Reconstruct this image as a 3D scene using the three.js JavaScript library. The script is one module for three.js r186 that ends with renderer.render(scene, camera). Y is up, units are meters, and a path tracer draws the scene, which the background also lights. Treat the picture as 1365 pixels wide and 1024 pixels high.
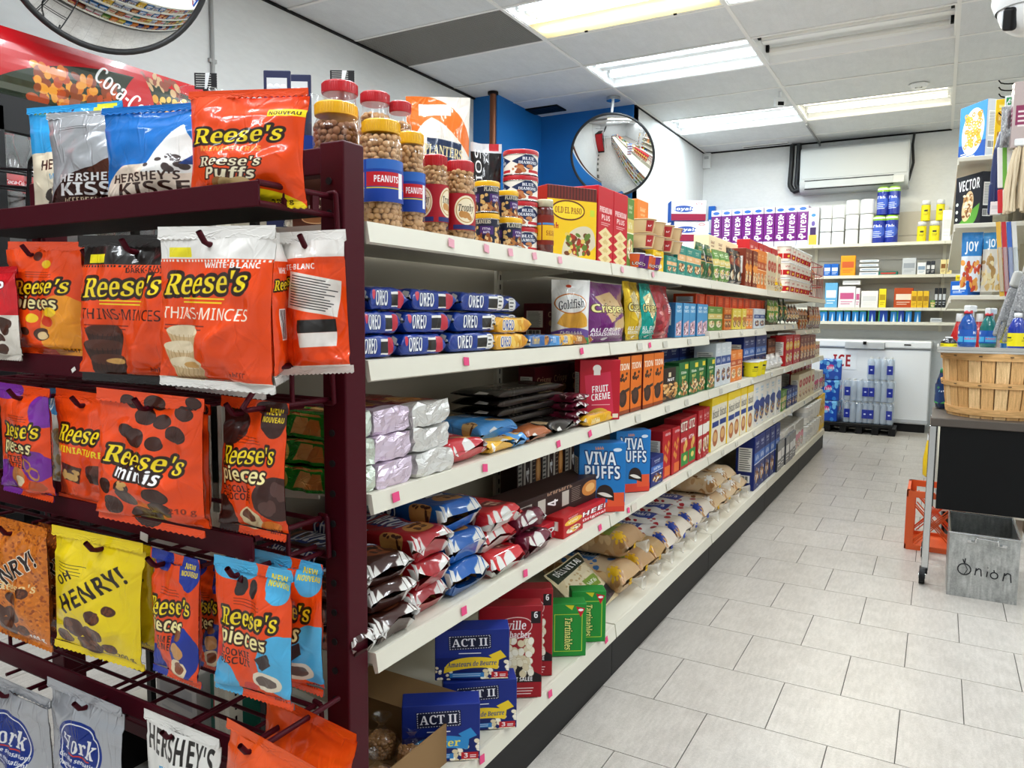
import * as THREE from 'three';
import { RoundedBoxGeometry } from 'three/addons/geometries/RoundedBoxGeometry.js';
import { mergeGeometries, mergeVertices } from 'three/addons/utils/BufferGeometryUtils.js';
import { RectAreaLightUniformsLib } from 'three/addons/lights/RectAreaLightUniformsLib.js';

// ---------------------------------------------------------------- camera, exposure, lamp level
const scene = new THREE.Scene();
const PW = 1365, PH = 1024, FOC = 1005, D2R = Math.PI / 180;
const camera = new THREE.PerspectiveCamera(2 * Math.atan(PH / 2 / FOC) / D2R, PW / PH, 0.05, 60);
camera.position.set(0, 1.1, 0);
camera.rotation.set(-5.19488 * D2R, 29.48012 * D2R, 0.50784 * D2R, 'YXZ');
camera.updateMatrixWorld();
scene.background = new THREE.Color(0, 0, 0);
const renderer = new THREE.WebGLRenderer({ antialias: true });
renderer.toneMapping = THREE.LinearToneMapping;
renderer.toneMappingExposure = 1.06;
renderer.shadowMap.enabled = true;
RectAreaLightUniformsLib.init();
const TUBE_LIGHT = 62;          // radiance of a fluorescent tube strip
const COOL = new THREE.Color(0.8, 0.93, 1.0), NEUTRAL = new THREE.Color(0.92, 0.965, 1.0), WARM = new THREE.Color(1.0, 0.9, 0.66);

// ---------------------------------------------------------------- helpers
const V3 = (x, y, z) => new THREE.Vector3(x, y, z);
const ray = (px, py) => V3(px - PW / 2, PH / 2 - py, -FOC).applyEuler(camera.rotation);
const onX = (px, py, x) => { const d = ray(px, py); return camera.position.clone().addScaledVector(d, x / d.x); };
const onY = (px, py, y) => { const d = ray(px, py); return camera.position.clone().addScaledVector(d, (y - 1.1) / d.y); };
const proj = (p) => { const v = p.clone().sub(camera.position).applyQuaternion(camera.quaternion.clone().invert()); return { x: PW / 2 + FOC * v.x / -v.z, y: PH / 2 - FOC * v.y / -v.z, d: -v.z }; };
const onZ = (px, py, z) => { const d = ray(px, py); return camera.position.clone().addScaledVector(d, z / d.z); };
const atDepth = (px, py, t) => camera.position.clone().addScaledVector(ray(px, py), t / FOC);
let seed = 12345;
const rnd = () => { seed = (seed * 1664525 + 1013904223) >>> 0; return seed / 4294967296; };
const rr = (a, b) => a + (b - a) * rnd();
function hash(x, y, z) { let n = Math.sin(x * 127.1 + y * 311.7 + z * 74.7) * 43758.5453; return n - Math.floor(n); }
function noise(x, y, z = 0) {
  const xi = Math.floor(x), yi = Math.floor(y), zi = Math.floor(z), f = (t) => t * t * (3 - 2 * t);
  const u = f(x - xi), v = f(y - yi), w = f(z - zi), L = (a, b, t) => a + (b - a) * t;
  return L(L(L(hash(xi, yi, zi), hash(xi + 1, yi, zi), u), L(hash(xi, yi + 1, zi), hash(xi + 1, yi + 1, zi), u), v),
    L(L(hash(xi, yi, zi + 1), hash(xi + 1, yi, zi + 1), u), L(hash(xi, yi + 1, zi + 1), hash(xi + 1, yi + 1, zi + 1), u), v), w) * 2 - 1;
}
const taken = {};
function numbered(n) { if (!(n in taken)) { taken[n] = 0; return n; } return n + '_' + String(++taken[n]).padStart(3, '0'); }
function mesh(name, geo, mat, parent) {
  const m = new THREE.Mesh(geo, mat); m.name = name; m.castShadow = m.receiveShadow = true; (parent || scene).add(m); return m;
}
function thing(name, label, category, group) {
  const o = new THREE.Group(); o.name = numbered(name); scene.add(o); o.userData = { label, category }; if (group) o.userData.group = group; return o;
}
function one(name, label, category, group, geo, mat) {
  const m = mesh(numbered(name), geo, mat); m.userData = { label, category }; if (group) m.userData.group = group; return m;
}
function dup(o, label, group) {
  const c = o.clone(); c.name = numbered(o.name.replace(/_\d{3}$/, '')); scene.add(c); c.userData = { ...o.userData };
  if (label) c.userData.label = label; if (group) c.userData.group = group; return c;
}
function struct(name, geo, mat) { const m = geo ? mesh(name, geo, mat) : new THREE.Group(); m.name = name; m.userData = { kind: 'structure' }; if (!geo) scene.add(m); return m; }
function put(o, x, y, z, ry = 0, rx = 0, rz = 0) { o.position.set(x, y, z); o.rotation.set(rx, ry, rz, 'YXZ'); return o; }
const box = (w, h, d, x = 0, y = 0, z = 0) => new THREE.BoxGeometry(w, h, d).translate(x, y, z);
const rbox = (w, h, d, r = 0.003, x = 0, y = 0, z = 0) => { const g = new RoundedBoxGeometry(w, h, d, 1, Math.min(r, w * .45, h * .45, d * .45)); g.translate(x, y, z); return g; };
function tube(pts, r, n = 8, closed = false, seg) {
  const c = new THREE.CatmullRomCurve3(pts, closed, 'catmullrom', 0.02); return new THREE.TubeGeometry(c, seg || pts.length * 6, r, n, closed);
}
function bar(a, b, r, n = 8) { const d = b.clone().sub(a), g = new THREE.CylinderGeometry(r, r, d.length(), n); g.applyQuaternion(new THREE.Quaternion().setFromUnitVectors(V3(0, 1, 0), d.normalize())); const m = a.clone().add(b).multiplyScalar(.5); return g.translate(m.x, m.y, m.z); }
const lathe = (pts, n = 24) => new THREE.LatheGeometry(pts.map(([r, y]) => new THREE.Vector2(r, y)), n);
const merge = (a) => mergeGeometries(a.map((g) => { const q = g.index ? g.toNonIndexed() : g; for (const k of Object.keys(q.attributes)) if (!['position', 'normal', 'uv'].includes(k)) q.deleteAttribute(k); q.clearGroups?.(); return q; }));
const std = (color, roughness = 0.6, o = {}) => new THREE.MeshPhysicalMaterial({ color, roughness, ...o });
const lin = (r, g, b) => new THREE.Color().setRGB(r, g, b);

// ---------------------------------------------------------------- print atlas
const AS = 2048; const atlases = []; let cur = null;
function alloc(w, h) {
  w += 8; h += 8;
  if (!cur || (cur.x + w > AS && cur.y + cur.rh + h > AS) || (cur.x + w <= AS && cur.y + h > AS)) {
    const c = document.createElement('canvas'); c.width = c.height = AS; const g = c.getContext('2d'); g.fillStyle = '#999'; g.fillRect(0, 0, AS, AS);
    const t = new THREE.CanvasTexture(c); t.colorSpace = THREE.SRGBColorSpace; t.magFilter = THREE.LinearFilter;
    cur = { c, g, t, x: 0, y: 0, rh: 0, mats: {} }; atlases.push(cur);
  }
  if (cur.x + w > AS) { cur.x = 0; cur.y += cur.rh; cur.rh = 0; }
  const p = [cur.x + 4, cur.y + 4]; cur.x += w; cur.rh = Math.max(cur.rh, h); return p;
}
// a cell of print: w x h pixels, the first ff of its width is the front, the rest the side panel
function cell(w, h, draw, ff = 1) {
  const [x, y] = alloc(w, h), g = cur.g; g.save(); g.translate(x, y); g.beginPath(); g.rect(-3, -3, w + 6, h + 6); g.clip(); draw(g, w * ff, h, w); g.restore();
  return { a: cur, x, y, w, h, ff };
}
const uvOf = (c, u, v) => [(c.x + u * c.w) / AS, 1 - (c.y + (1 - v) * c.h) / AS];
const crinkleTex = (() => {
  const n = 512, d = new Uint8Array(n * n * 4), P = [];
  for (let k = 0; k < 110; k++) P.push([rnd() * n, rnd() * n, rnd() * 6.28, rr(30, 110), rr(4, 12), rr(-1, 1)]);
  const f = new Float32Array(n * n);
  for (const [cx, cy, a, L, wd, amp] of P) {
    const ca = Math.cos(a), sa = Math.sin(a), R = L + 4;
    for (let y = -R; y <= R; y++) for (let x = -R; x <= R; x++) {
      const s = x * ca + y * sa, t = -x * sa + y * ca; if (Math.abs(s) > L || Math.abs(t) > wd * 2) continue;
      const e = (1 - Math.abs(s) / L), q = Math.max(0, 1 - Math.abs(t) / wd);
      f[((Math.round(cy + y) + 4 * n) % n) * n + ((Math.round(cx + x) + 4 * n) % n)] += amp * e * q;
    }
  }
  for (let i = 0; i < n * n; i++) { const v = Math.max(0, Math.min(255, 128 + f[i] * 60)); d[i * 4] = d[i * 4 + 1] = d[i * 4 + 2] = v; d[i * 4 + 3] = 255; }
  const t = new THREE.DataTexture(d, n, n); t.wrapS = t.wrapT = THREE.RepeatWrapping; t.magFilter = THREE.LinearFilter; t.channel = 1; t.needsUpdate = true; return t;
})();
const FIN = {
  card: { roughness: 0.45, specularIntensity: .6 },
  film: { roughness: 0.4, specularIntensity: .35, clearcoat: .75, clearcoatRoughness: 0.07, bumpMap: crinkleTex, bumpScale: 0.005 },
  foil: { roughness: 0.27, metalness: 0.5, bumpMap: crinkleTex, bumpScale: 0.006 },
  paper: { roughness: 0.75 },
  tin: { roughness: 0.38, specularIntensity: .7 },
};
function pm(c, fin) { return c.a.mats[fin] ||= new THREE.MeshPhysicalMaterial({ map: c.a.t, ...FIN[fin] }); }

// ---------------------------------------------------------------- package shapes
// carton standing on y = 0, front towards +z
function cartonGeo(w, h, d, c, r = 0.0025, topv = [0.9, 0.985]) {
  const g = new RoundedBoxGeometry(w, h, d, 1, r); g.translate(0, h / 2, 0);
  const uv = g.attributes.uv, ff = c.ff, S = ff < 1 ? [ff + .01, .99] : [0.01, .99];
  g.groups.forEach((gr, k) => {
    for (let i = gr.start; i < gr.start + gr.count; i++) {
      let u = uv.getX(i), v = uv.getY(i);
      if (k < 2) { u = S[0] + u * (S[1] - S[0]); }
      else if (k < 4) { u = S[0] + u * (S[1] - S[0]); v = topv[0] + v * (topv[1] - topv[0]); }
      else u = u * ff * .99 + .005;
      const [a, b] = uvOf(c, u, v); uv.setXY(i, a, b);
    }
  });
  g.clearGroups(); return g;
}
// pouch: sealed bag standing on y = 0, front towards +z; v0..v1 is the printed range in the cell
function pouchGeo(w, h, d, c, o = {}) {
  const { nx = 22, ny = 30, low = 0.35, sealB = .05, sealT = .1, cr = .0035, sd = rnd() * 50, gusset = 0, bend = 0, v0 = 0, v1 = 1, twist = 0 } = o;
  const pos = [], uv = [], uv1 = [], idx = [];
  const th = (s, t) => {
    const e = Math.pow(Math.max(0, 1 - s * s), .55); let p = 0;
    if (t > sealB && t < 1 - sealT) { const q = (t - sealB) / (1 - sealB - sealT), a = Math.max(.15, low); p = Math.pow(Math.sin(Math.PI * Math.pow(q, Math.log(.5) / Math.log(a))), .7); if (gusset) p = Math.max(p, Math.max(0, 1 - q * 2.2) * gusset); }
    return e * p;
  };
  for (const side of [1, -1]) {
    const b = pos.length / 3;
    for (let j = 0; j <= ny; j++) for (let i = 0; i <= nx; i++) {
      const s = i / nx * 2 - 1, t = j / ny, p = th(s, t);
      const wv = 1 - .05 * th(0, t) + .012 * noise(t * 6 + sd, 3.3);
      const n1 = noise(s * 2.2 + sd, t * 3.5, side * 3), n2 = 1 - Math.abs(noise(s * 4 + t * 3 + sd, t * 6 - s * 2, 7 + side)) * 2;
      const k = cr * (n1 * 1.4 + n2 * .8) * (.35 + p);
      const z = side * (d / 2 * p * (1 + .22 * n1) + .0006 + k * (Math.abs(s) < .99 ? 1 : 0)) + (bend * (t - .5) * (t - .5) + cr * 1.6 * noise(s * 1.5 + sd, t * 2, 9) * (t > .85 || t < .1 ? 1.6 : .6)) + twist * s * (t - .5);
      pos.push(s * w / 2 * wv, t * h, z); const [a, q] = uvOf(c, .5 + side * s / 2 * .985, v0 + (v1 - v0) * t); uv.push(a, q); uv1.push(s * w * 3 + sd, t * h * 3);
    }
    for (let j = 0; j < ny; j++) for (let i = 0; i < nx; i++) { const q = b + j * (nx + 1) + i, e = [q, q + 1, q + nx + 2, q, q + nx + 2, q + nx + 1]; if (side < 0) e.reverse(); idx.push(...e); }
  }
  const g = new THREE.BufferGeometry(); g.setAttribute('position', new THREE.Float32BufferAttribute(pos, 3)); g.setAttribute('uv', new THREE.Float32BufferAttribute(uv, 2)); g.setAttribute('uv1', new THREE.Float32BufferAttribute(uv1, 2)); g.setIndex(idx); g.computeVertexNormals(); return g;
}
// crimped seal strip of a pouch, saw-toothed
function sealGeo(w, h, c, va, vb) {
  const n = 40, pos = [], uv = [], uv1 = [], idx = [];
  for (const side of [1, -1]) {
    const b = pos.length / 3;
    for (let j = 0; j <= 2; j++) for (let i = 0; i <= n; i++) {
      const s = i / n, t = j / 2; pos.push((s - .5) * w, t * h + (j === 2 ? 0 : 0) - (j === 0 ? (i % 2) * .0022 : 0), side * .0009 + .0008 * Math.sin(t * 9 + side));
      const [a, q] = uvOf(c, side > 0 ? s * .985 + .007 : 1 - s * .985 - .007, va + (vb - va) * t); uv.push(a, q); uv1.push(s, t * .2);
    }
    for (let j = 0; j < 2; j++) for (let i = 0; i < n; i++) { const q = b + j * (n + 1) + i, e = [q, q + 1, q + n + 2, q, q + n + 2, q + n + 1]; if (side < 0) e.reverse(); idx.push(...e); }
  }
  const g = new THREE.BufferGeometry(); g.setAttribute('position', new THREE.Float32BufferAttribute(pos, 3)); g.setAttribute('uv', new THREE.Float32BufferAttribute(uv, 2)); g.setAttribute('uv1', new THREE.Float32BufferAttribute(uv1, 2)); g.setIndex(idx); g.computeVertexNormals(); return g;
}
// flow pack: film wrapped bar, length along x, on y = 0; print runs up the front side (+z) and over the top
function flowGeo(L, h, d, c, o = {}) {
  const { n = 26, fin = .1, sq = 5, cr = .003, sd = rnd() * 40, droop = 0, m = 24, flatEnd = 0 } = o;
  const pos = [], uv = [], uv1 = [], idx = [], per = h + d;
  for (let i = 0; i <= n; i++) {
    const u = i / n, e = Math.min(u, 1 - u) / fin, k = e >= 1 ? 1 : Math.pow(Math.sin(Math.max(0, e) * Math.PI / 2), .75), kk = flatEnd + (1 - flatEnd) * k;
    for (let j = 0; j <= m; j++) {
      const a = (j / m - .125) * Math.PI * 2, ca = Math.cos(a), sa = Math.sin(a), p = 2 / sq;
      let z = Math.sign(ca) * Math.pow(Math.abs(ca), p) * d / 2, y = Math.sign(sa) * Math.pow(Math.abs(sa), p) * h / 2;
      const nn = noise(u * 9 + sd, Math.sin(a) * 2.2, Math.cos(a) * 2.2), cx = cr * (nn * (1 + 2.2 * (1 - k)) + .7 * (1 - Math.abs(noise(u * 16 + sd, j % m * .6, 4))) * (1 - k * .6));
      y = y * (kk * .97 + .03) + (cx * sa) + droop * Math.abs(u - .5) * -1; z = z * (1 + .05 * (1 - k)) + cx * ca;
      pos.push((u - .5) * L, Math.max(.0008, y + h / 2), z);
      const s = j / m; let v = s < .25 ? s / .25 * h / per : s < .5 ? (h + (s - .25) / .25 * d) / per : s < .75 ? (1 - (s - .5) / .25 * h / per * .9) : (1 - (s - .75) / .25) * .2;
      const [q, w] = uvOf(c, u * .99 + .005, Math.min(.995, Math.max(.005, v))); uv.push(q, w); uv1.push(u * L * 3 + sd, s * per * 6);
    }
  }
  for (let i = 0; i < n; i++) for (let j = 0; j < m; j++) { const q = i * (m + 1) + j; idx.push(q, q + m + 1, q + m + 2, q, q + m + 2, q + 1); }
  const g = new THREE.BufferGeometry(); g.setAttribute('position', new THREE.Float32BufferAttribute(pos, 3)); g.setAttribute('uv', new THREE.Float32BufferAttribute(uv, 2)); g.setAttribute('uv1', new THREE.Float32BufferAttribute(uv1, 2)); g.setIndex(idx); g.computeVertexNormals(); return g;
}
// label band round a can or jar; the print covers the whole turn, centred on +z
function bandGeo(r, h, c, y = 0, n = 28, r2 = r) {
  const g = new THREE.CylinderGeometry(r2, r, h, n, 1, true); g.rotateY(Math.PI); g.translate(0, y + h / 2, 0);
  const uv = g.attributes.uv; for (let i = 0; i < uv.count; i++) { const [a, b] = uvOf(c, uv.getX(i) * .99 + .005, uv.getY(i)); uv.setXY(i, a, b); } return g;
}

// crumpled foil brick, length along x, on y = 0; print as for the film packs
function foilBrick(L, h, d, c, sd) {
  const g0 = new THREE.BoxGeometry(L, h, d, 22, 5, 6); g0.deleteAttribute('uv'); g0.deleteAttribute('normal'); const g = mergeVertices(g0, 1e-5), p = g.attributes.position, uv = [], u1 = [];
  for (let i = 0; i < p.count; i++) {
    const x = p.getX(i), y = p.getY(i), z = p.getZ(i), e = Math.max(0, (Math.abs(x) / L * 2 - .84) / .16), k = .0025 * (1 + e * 1.4);
    const r = 1 - .05 * Math.pow(Math.abs(y) / h * 2, 6) * Math.pow(Math.abs(z) / d * 2, 6);
    const top = y > h * .49 || (Math.abs(z) < d * .49 && y > 0 && e < 1), v = top ? .52 + .46 * (z / d + .5) : .02 + .46 * (y / h + .5);
    const [q, w] = uvOf(c, Math.min(.99, Math.max(.01, x / L + .5)), Math.min(.98, v)); uv.push(q, w); u1.push((x + z) * 9 + sd, y * 11 + sd);
    p.setXYZ(i, x * (1 - .03 * e * Math.abs(y) / h * 2) + k * noise(y * 90, z * 90, sd), h / 2 + y * r + k * noise(x * 60 + sd, z * 70, 3), z * r * (1 - .03 * e) + k * noise(x * 60, y * 90 + sd, 5));
  }
  for (let i = 0; i < p.count; i++) if (p.getY(i) < .0005) p.setY(i, .0005);
  g.setAttribute('uv', new THREE.Float32BufferAttribute(uv, 2)); g.setAttribute('uv1', new THREE.Float32BufferAttribute(u1, 2)); const q = g.toNonIndexed(); q.computeVertexNormals(); return q;
}
// ---------------------------------------------------------------- print on the packages
function tx(g, s, x, y, size, o = {}) {
  g.save(); g.translate(x, y); if (o.r) g.rotate(o.r); if (o.k) g.transform(1, 0, -o.k, 1, 0, 0); g.scale(o.sx || 1, o.sy || 1);
  g.font = `${o.w || 'bold'} ${size}px ${o.f || 'sans-serif'}`; if (o.mw) { const mw = g.measureText(s).width * (o.sx || 1); if (mw > o.mw) g.scale(o.mw / mw, 1); } g.textAlign = o.a || 'center'; g.textBaseline = 'middle';
  if (s[0] === '~') { const n = s.length - 1, cw = size * .5, x0 = (o.a === 'left' ? 0 : -n * cw / 2); g.fillStyle = o.c || '#fff'; const k = o.mw ? Math.min(1, o.mw / (n * cw)) : 1; g.scale(k, 1); for (let i = 0; i < n; i++) { const q = hash(i, n, size), a = x0 + i * cw; g.fillRect(a, -size * .32, size * .13, size * .62); if (q > .3) g.fillRect(a, -size * .32 + (q > .6 ? 0 : size * .25), cw * .7, size * .12); if (q < .7) g.fillRect(a + cw * .5, -size * .1, size * .12, size * .4); } g.restore(); return; }
  if (o.s) { g.lineWidth = o.sw || size * .22; g.lineJoin = 'round'; g.strokeStyle = o.s; g.strokeText(s, 0, 0); }
  if (o.c !== null) { g.fillStyle = o.c || '#fff'; g.fillText(s, 0, 0); } g.restore();
}
const fill = (g, c, x = -4, y = -4, w = 3000, h = 3000) => { g.fillStyle = c; g.fillRect(x, y, w, h); };
function el(g, c, x, y, rx, ry = rx, r = 0, st, sw = 2) { g.beginPath(); g.ellipse(x, y, rx, ry, r, 0, 7); if (c) { g.fillStyle = c; g.fill(); } if (st) { g.strokeStyle = st; g.lineWidth = sw; g.stroke(); } }
function poly(g, c, p) { g.beginPath(); p.forEach(([x, y], i) => i ? g.lineTo(x, y) : g.moveTo(x, y)); g.closePath(); g.fillStyle = c; g.fill(); }
function curve(g, c, p) { g.beginPath(); g.moveTo(p[0][0], p[0][1]); for (let i = 1; i + 1 < p.length; i += 2) g.quadraticCurveTo(p[i][0], p[i][1], p[i + 1][0], p[i + 1][1]); g.closePath(); g.fillStyle = c; g.fill(); }
function lines(g, c, x, y, w, n, step, lw = 2) { g.fillStyle = c; for (let i = 0; i < n; i++) g.fillRect(x, y + i * step, w * (.75 + .25 * hash(i, x, w)), lw); }
function bars(g, x, y, w, h) { fill(g, '#f4f4f0', x, y, w, h); g.fillStyle = '#111'; for (let i = 3; i < w - 4; i += 3) g.fillRect(x + i, y + 3, 1 + Math.floor(hash(i, 2, 1) * 2), h - 7); }
function panel(g, x0, x1, h, bg, facts = true) { fill(g, bg, x0, -4, x1 - x0 + 5, h + 8); if (!facts) return; const w = x1 - x0; fill(g, '#eceae2', x0 + w * .16, h * .2, w * .68, h * .45); lines(g, '#333', x0 + w * .22, h * .23, w * .55, Math.floor(h * .42 / 7), 7, 2); bars(g, x0 + w * .16, h * .72, w * .6, h * .14); }
function chips(g, col, x0, y0, x1, y1, n, r, sd = 1) { for (let i = 0; i < n; i++) el(g, Array.isArray(col) ? col[i % col.length] : col, x0 + (x1 - x0) * hash(i, sd, 1), y0 + (y1 - y0) * hash(i, sd, 2), r * (.6 + .8 * hash(i, sd, 3)), r * (.5 + .6 * hash(i, sd, 4)), hash(i, sd, 5) * 3); }
const PWc = 300, PHc = 430, OR = '#f0490a', YE = '#ffe01c';
function script(g, s, x, y, size, r = -.06, o = {}) { tx(g, s, x, y, size, { r, k: .24, f: 'serif', c: YE, s: '#2a1206', sw: size * .26, mw: PWc * .76, ...o }); }
function cup(g, x, y, s, light) { poly(g, light ? '#d9b98a' : '#3a1a0e', [[x - s, y - s * .35], [x + s, y - s * .35], [x + s * .75, y + s * .55], [x - s * .75, y + s * .55]]); el(g, light ? '#f0dcb8' : '#54291a', x, y - s * .35, s, s * .33); g.strokeStyle = light ? '#b8925e' : '#25100a'; g.lineWidth = 1.5; for (let i = -4; i <= 4; i++) { g.beginPath(); g.moveTo(x + i * s * .2, y - s * .15); g.lineTo(x + i * s * .17, y + s * .5); g.stroke(); } }
const A = {};

// stand-up candy pouches
A.cream = cell(PWc, PHc, (g, w, h) => { fill(g, '#f0e2c6'); fill(g, '#2a9fe0', -4, -4, w + 8, h * .4); tx(g, 'milk', w * .42, h * .33, 34, { c: '#fff' }); tx(g, "HERSHEY'S", w * .5, h * .5, 52, { c: '#3a1c10', sx: .8 }); tx(g, '~cookies', w * .45, h * .6, 30, { c: '#4aa7dd' }); chips(g, '#3a2a22', 60, h * .68, w - 40, h * .9, 14, 14); el(g, '#241a40', w * .52, 24, 6); fill(g, '#f4ee3a', w * .74, 6, 60, 40); });
A.kissDark = cell(PWc, PHc, (g, w, h) => { fill(g, '#c4c6ca'); curve(g, '#3b1a12', [[0, h], [0, h * .72], [w * .3, h * .6], [w * .6, h * .55], [w + 6, h * .38], [w + 6, h * .7], [w + 6, h + 6]]); curve(g, '#5a2d1c', [[w * .42, h * .6], [w * .6, h * .46], [w * .95, h * .38], [w * .9, h * .62], [w * .6, h * .68]]); tx(g, "HERSHEY'S", w * .45, h * .66, 46, { k: .1, mw: w * .66 }); tx(g, 'KISSES', w * .5, h * .77, 74, { mw: w * .84 }); tx(g, '~milk chocolate', w * .45, h * .87, 24, { c: '#e8d2b0' }); lines(g, '#555', 40, 70, 90, 2, 9); });
A.kissBlue = cell(PWc, PHc, (g, w, h) => { fill(g, '#0c6fc4'); curve(g, '#efdcc8', [[-5, h + 5], [-5, h * .66], [w * .2, h * .58], [w * .7, h * .58], [w + 8, h * .52], [w + 8, h], [w + 8, h + 5]]); curve(g, '#f6f4f0', [[w * .38, h * .66], [w * .55, h * .3], [w * .68, h * .22], [w * .78, h * .45], [w * .95, h * .64], [w * .7, h * .72], [w * .38, h * .66]]); chips(g, '#4a3c3a', w * .4, h * .52, w * .95, h * .66, 12, 12, 4); poly(g, '#1d3f8c', [[w * .68, h * .6], [w * .8, h * .5], [w * .92, h * .62]]); tx(g, "HERSHEY'S", w * .38, h * .7, 48, { c: '#3a1c10', mw: w * .6, k: .08 }); tx(g, 'KISSES', w * .5, h * .81, 72, { c: '#3a1c10', mw: w * .84 }); el(g, '#d8e22a', w * .97, h * .25, 26, 14); });
A.puffs = cell(PWc, PHc, (g, w, h) => { fill(g, OR); script(g, "Reese's", w * .47, h * .4, 76); tx(g, 'MINIATURES', w * .42, h * .52, 26, { c: '#f79a3a' }); tx(g, "Reese's", w * .42, h * .63, 46, { k: .2, c: '#fff3d0', s: '#3a1c0a', sw: 9, f: 'serif' }); tx(g, 'Puffs', w * .42, h * .73, 54, { k: .15, c: '#fff3d0', s: '#3a1c0a', sw: 10 }); el(g, YE, w * .5, h * 1.06, w * .52, h * .22); chips(g, ['#a5713a', '#d7b57a'], w * .3, h * .8, w * .55, h * .92, 12, 20, 3); fill(g, YE, w * .7, h * .18, w * .3, 28); tx(g, 'NOUVEAU', w * .84, h * .215, 20, { c: '#2a1206', mw: w * .26 }); tx(g, '183 g', w * .8, h * .95, 22, { c: '#2a1206' }); });
function pieces(bg2, sub1, sub2, food, nouv) {
  return cell(PWc, PHc, (g, w, h) => {
    fill(g, OR); for (const p of bg2.blobs || []) el(g, bg2.c, ...p);
    script(g, "Reese's", w * .5, h * .4, 74); tx(g, 'pieces', w * .44, h * .545, 64, { c: '#fff0a8', s: '#3a1c0a', sw: 13, k: .05, mw: w * .66 });
    tx(g, sub1, w * .34, h * .66, 32, { c: '#3a1208', mw: w * .5 }); tx(g, sub2, w * .34, h * .72, 32, { c: '#3a1208', mw: w * .5 });
    lines(g, '#7a2405', w * .3, h * .27, w * .4, 3, 9); if (nouv) { el(g, nouv, w * .83, h * .1, w * .17, h * .16); tx(g, 'NEW', w * .83, h * .07, 26, { c: YE }); tx(g, 'NOUVEAU', w * .83, h * .125, 24, { c: YE, mw: w * .28 }); }
    food(g, w, h); tx(g, '~170 g', w * .85, h * .95, 20, { c: '#3a1208' });
  });
}
A.pcPeanut = pieces({ c: '#f59a1e', blobs: [[240, 320, 90, 120]] }, '', '', (g, w, h) => { el(g, '#ffd21c', w * .38, h * .68, 22, 18); el(g, '#e23a10', w * .6, h * .7, 24, 22); el(g, '#ffd21c', w * .66, h * .62, 26, 18); el(g, '#4a1f10', w * .28, h * .8, 20, 16); el(g, '#4a2a1a', w * .52, h * .82, 36, 24); el(g, '#e8c890', w * .54, h * .83, 26, 15); el(g, '#5a1e0e', w * .42, h * .13, 16, 18); el(g, '#f7c61e', w * .55, h * .2, 20, 16); });
A.pcEaster = pieces({ c: '#ffd21c', blobs: [[70, 390, 90, 80], [200, 30, 130, 34]] }, 'YELLOW', 'ARACHIDE', (g, w, h) => { el(g, '#e8e01a', w * .3, h * .88, 50, 66); });
A.pcPretzel = pieces({ c: '#7a2a9c', blobs: [[40, 380, 90, 80], [270, 90, 70, 60], [230, 300, 80, 60], [40, 20, 110, 40]] }, 'PRETZEL', 'BRETZEL', (g, w, h) => { for (const [x, y] of [[.62, .7], [.76, .77]]) { el(g, null, w * x, h * y, 28, 20, .4, '#c98a42', 9); } el(g, '#c77a3a', w * .42, h * .83, 42, 40); el(g, '#f0d9b0', w * .46, h * .86, 28, 22); el(g, '#c2501c', w * .78, h * .88, 40, 20); });
A.pcChoc = pieces({ c: '#3a1a14', blobs: [[40, 90, 90, 60], [30, 400, 60, 90], [270, 300, 80, 70], [220, 20, 60, 20]] }, 'CHOCOLATE', 'CHOCOLAT', (g, w, h) => { el(g, '#ead3a4', w * .52, h * .87, 52, 38); el(g, '#6b3a24', w * .5, h * .85, 36, 22); el(g, '#f08a3a', w * .8, h * .91, 40, 18); chips(g, '#5a3a34', w * .7, h * .62, w, h * .8, 5, 24, 8); }, '#3a1a14');
A.pcCaramel = pieces({ c: '#17339c', blobs: [[30, 400, 70, 70], [230, 320, 70, 90], [80, 20, 70, 50]] }, 'CARAMEL', 'CARAMEL', (g, w, h) => { el(g, '#d99e5c', w * .7, h * .72, 36, 30); el(g, '#f2dcb4', w * .68, h * .87, 50, 34); el(g, '#8c4a2c', w * .7, h * .86, 30, 20); el(g, '#8c5430', w * .72, h * .6, 20, 16); }, '#17339c');
A.pcCookie = pieces({ c: '#4fb2e2', blobs: [[50, 410, 60, 100], [270, 300, 80, 100], [80, 20, 90, 46]] }, 'COOKIE', 'BISCUIT', (g, w, h) => { poly(g, '#3a2e2e', [[w * .62, h * .66], [w * .78, h * .6], [w * .82, h * .68], [w * .7, h * .74]]); el(g, '#efe3cc', w * .72, h * .83, 54, 34); el(g, '#6a5a52', w * .72, h * .83, 38, 20); el(g, '#d2362a', w * .5, h * .9, 24, 16); chips(g, '#2c2220', w * .3, h * .12, w * .55, h * .24, 3, 22, 6); }, '#4fb2e2');
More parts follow.
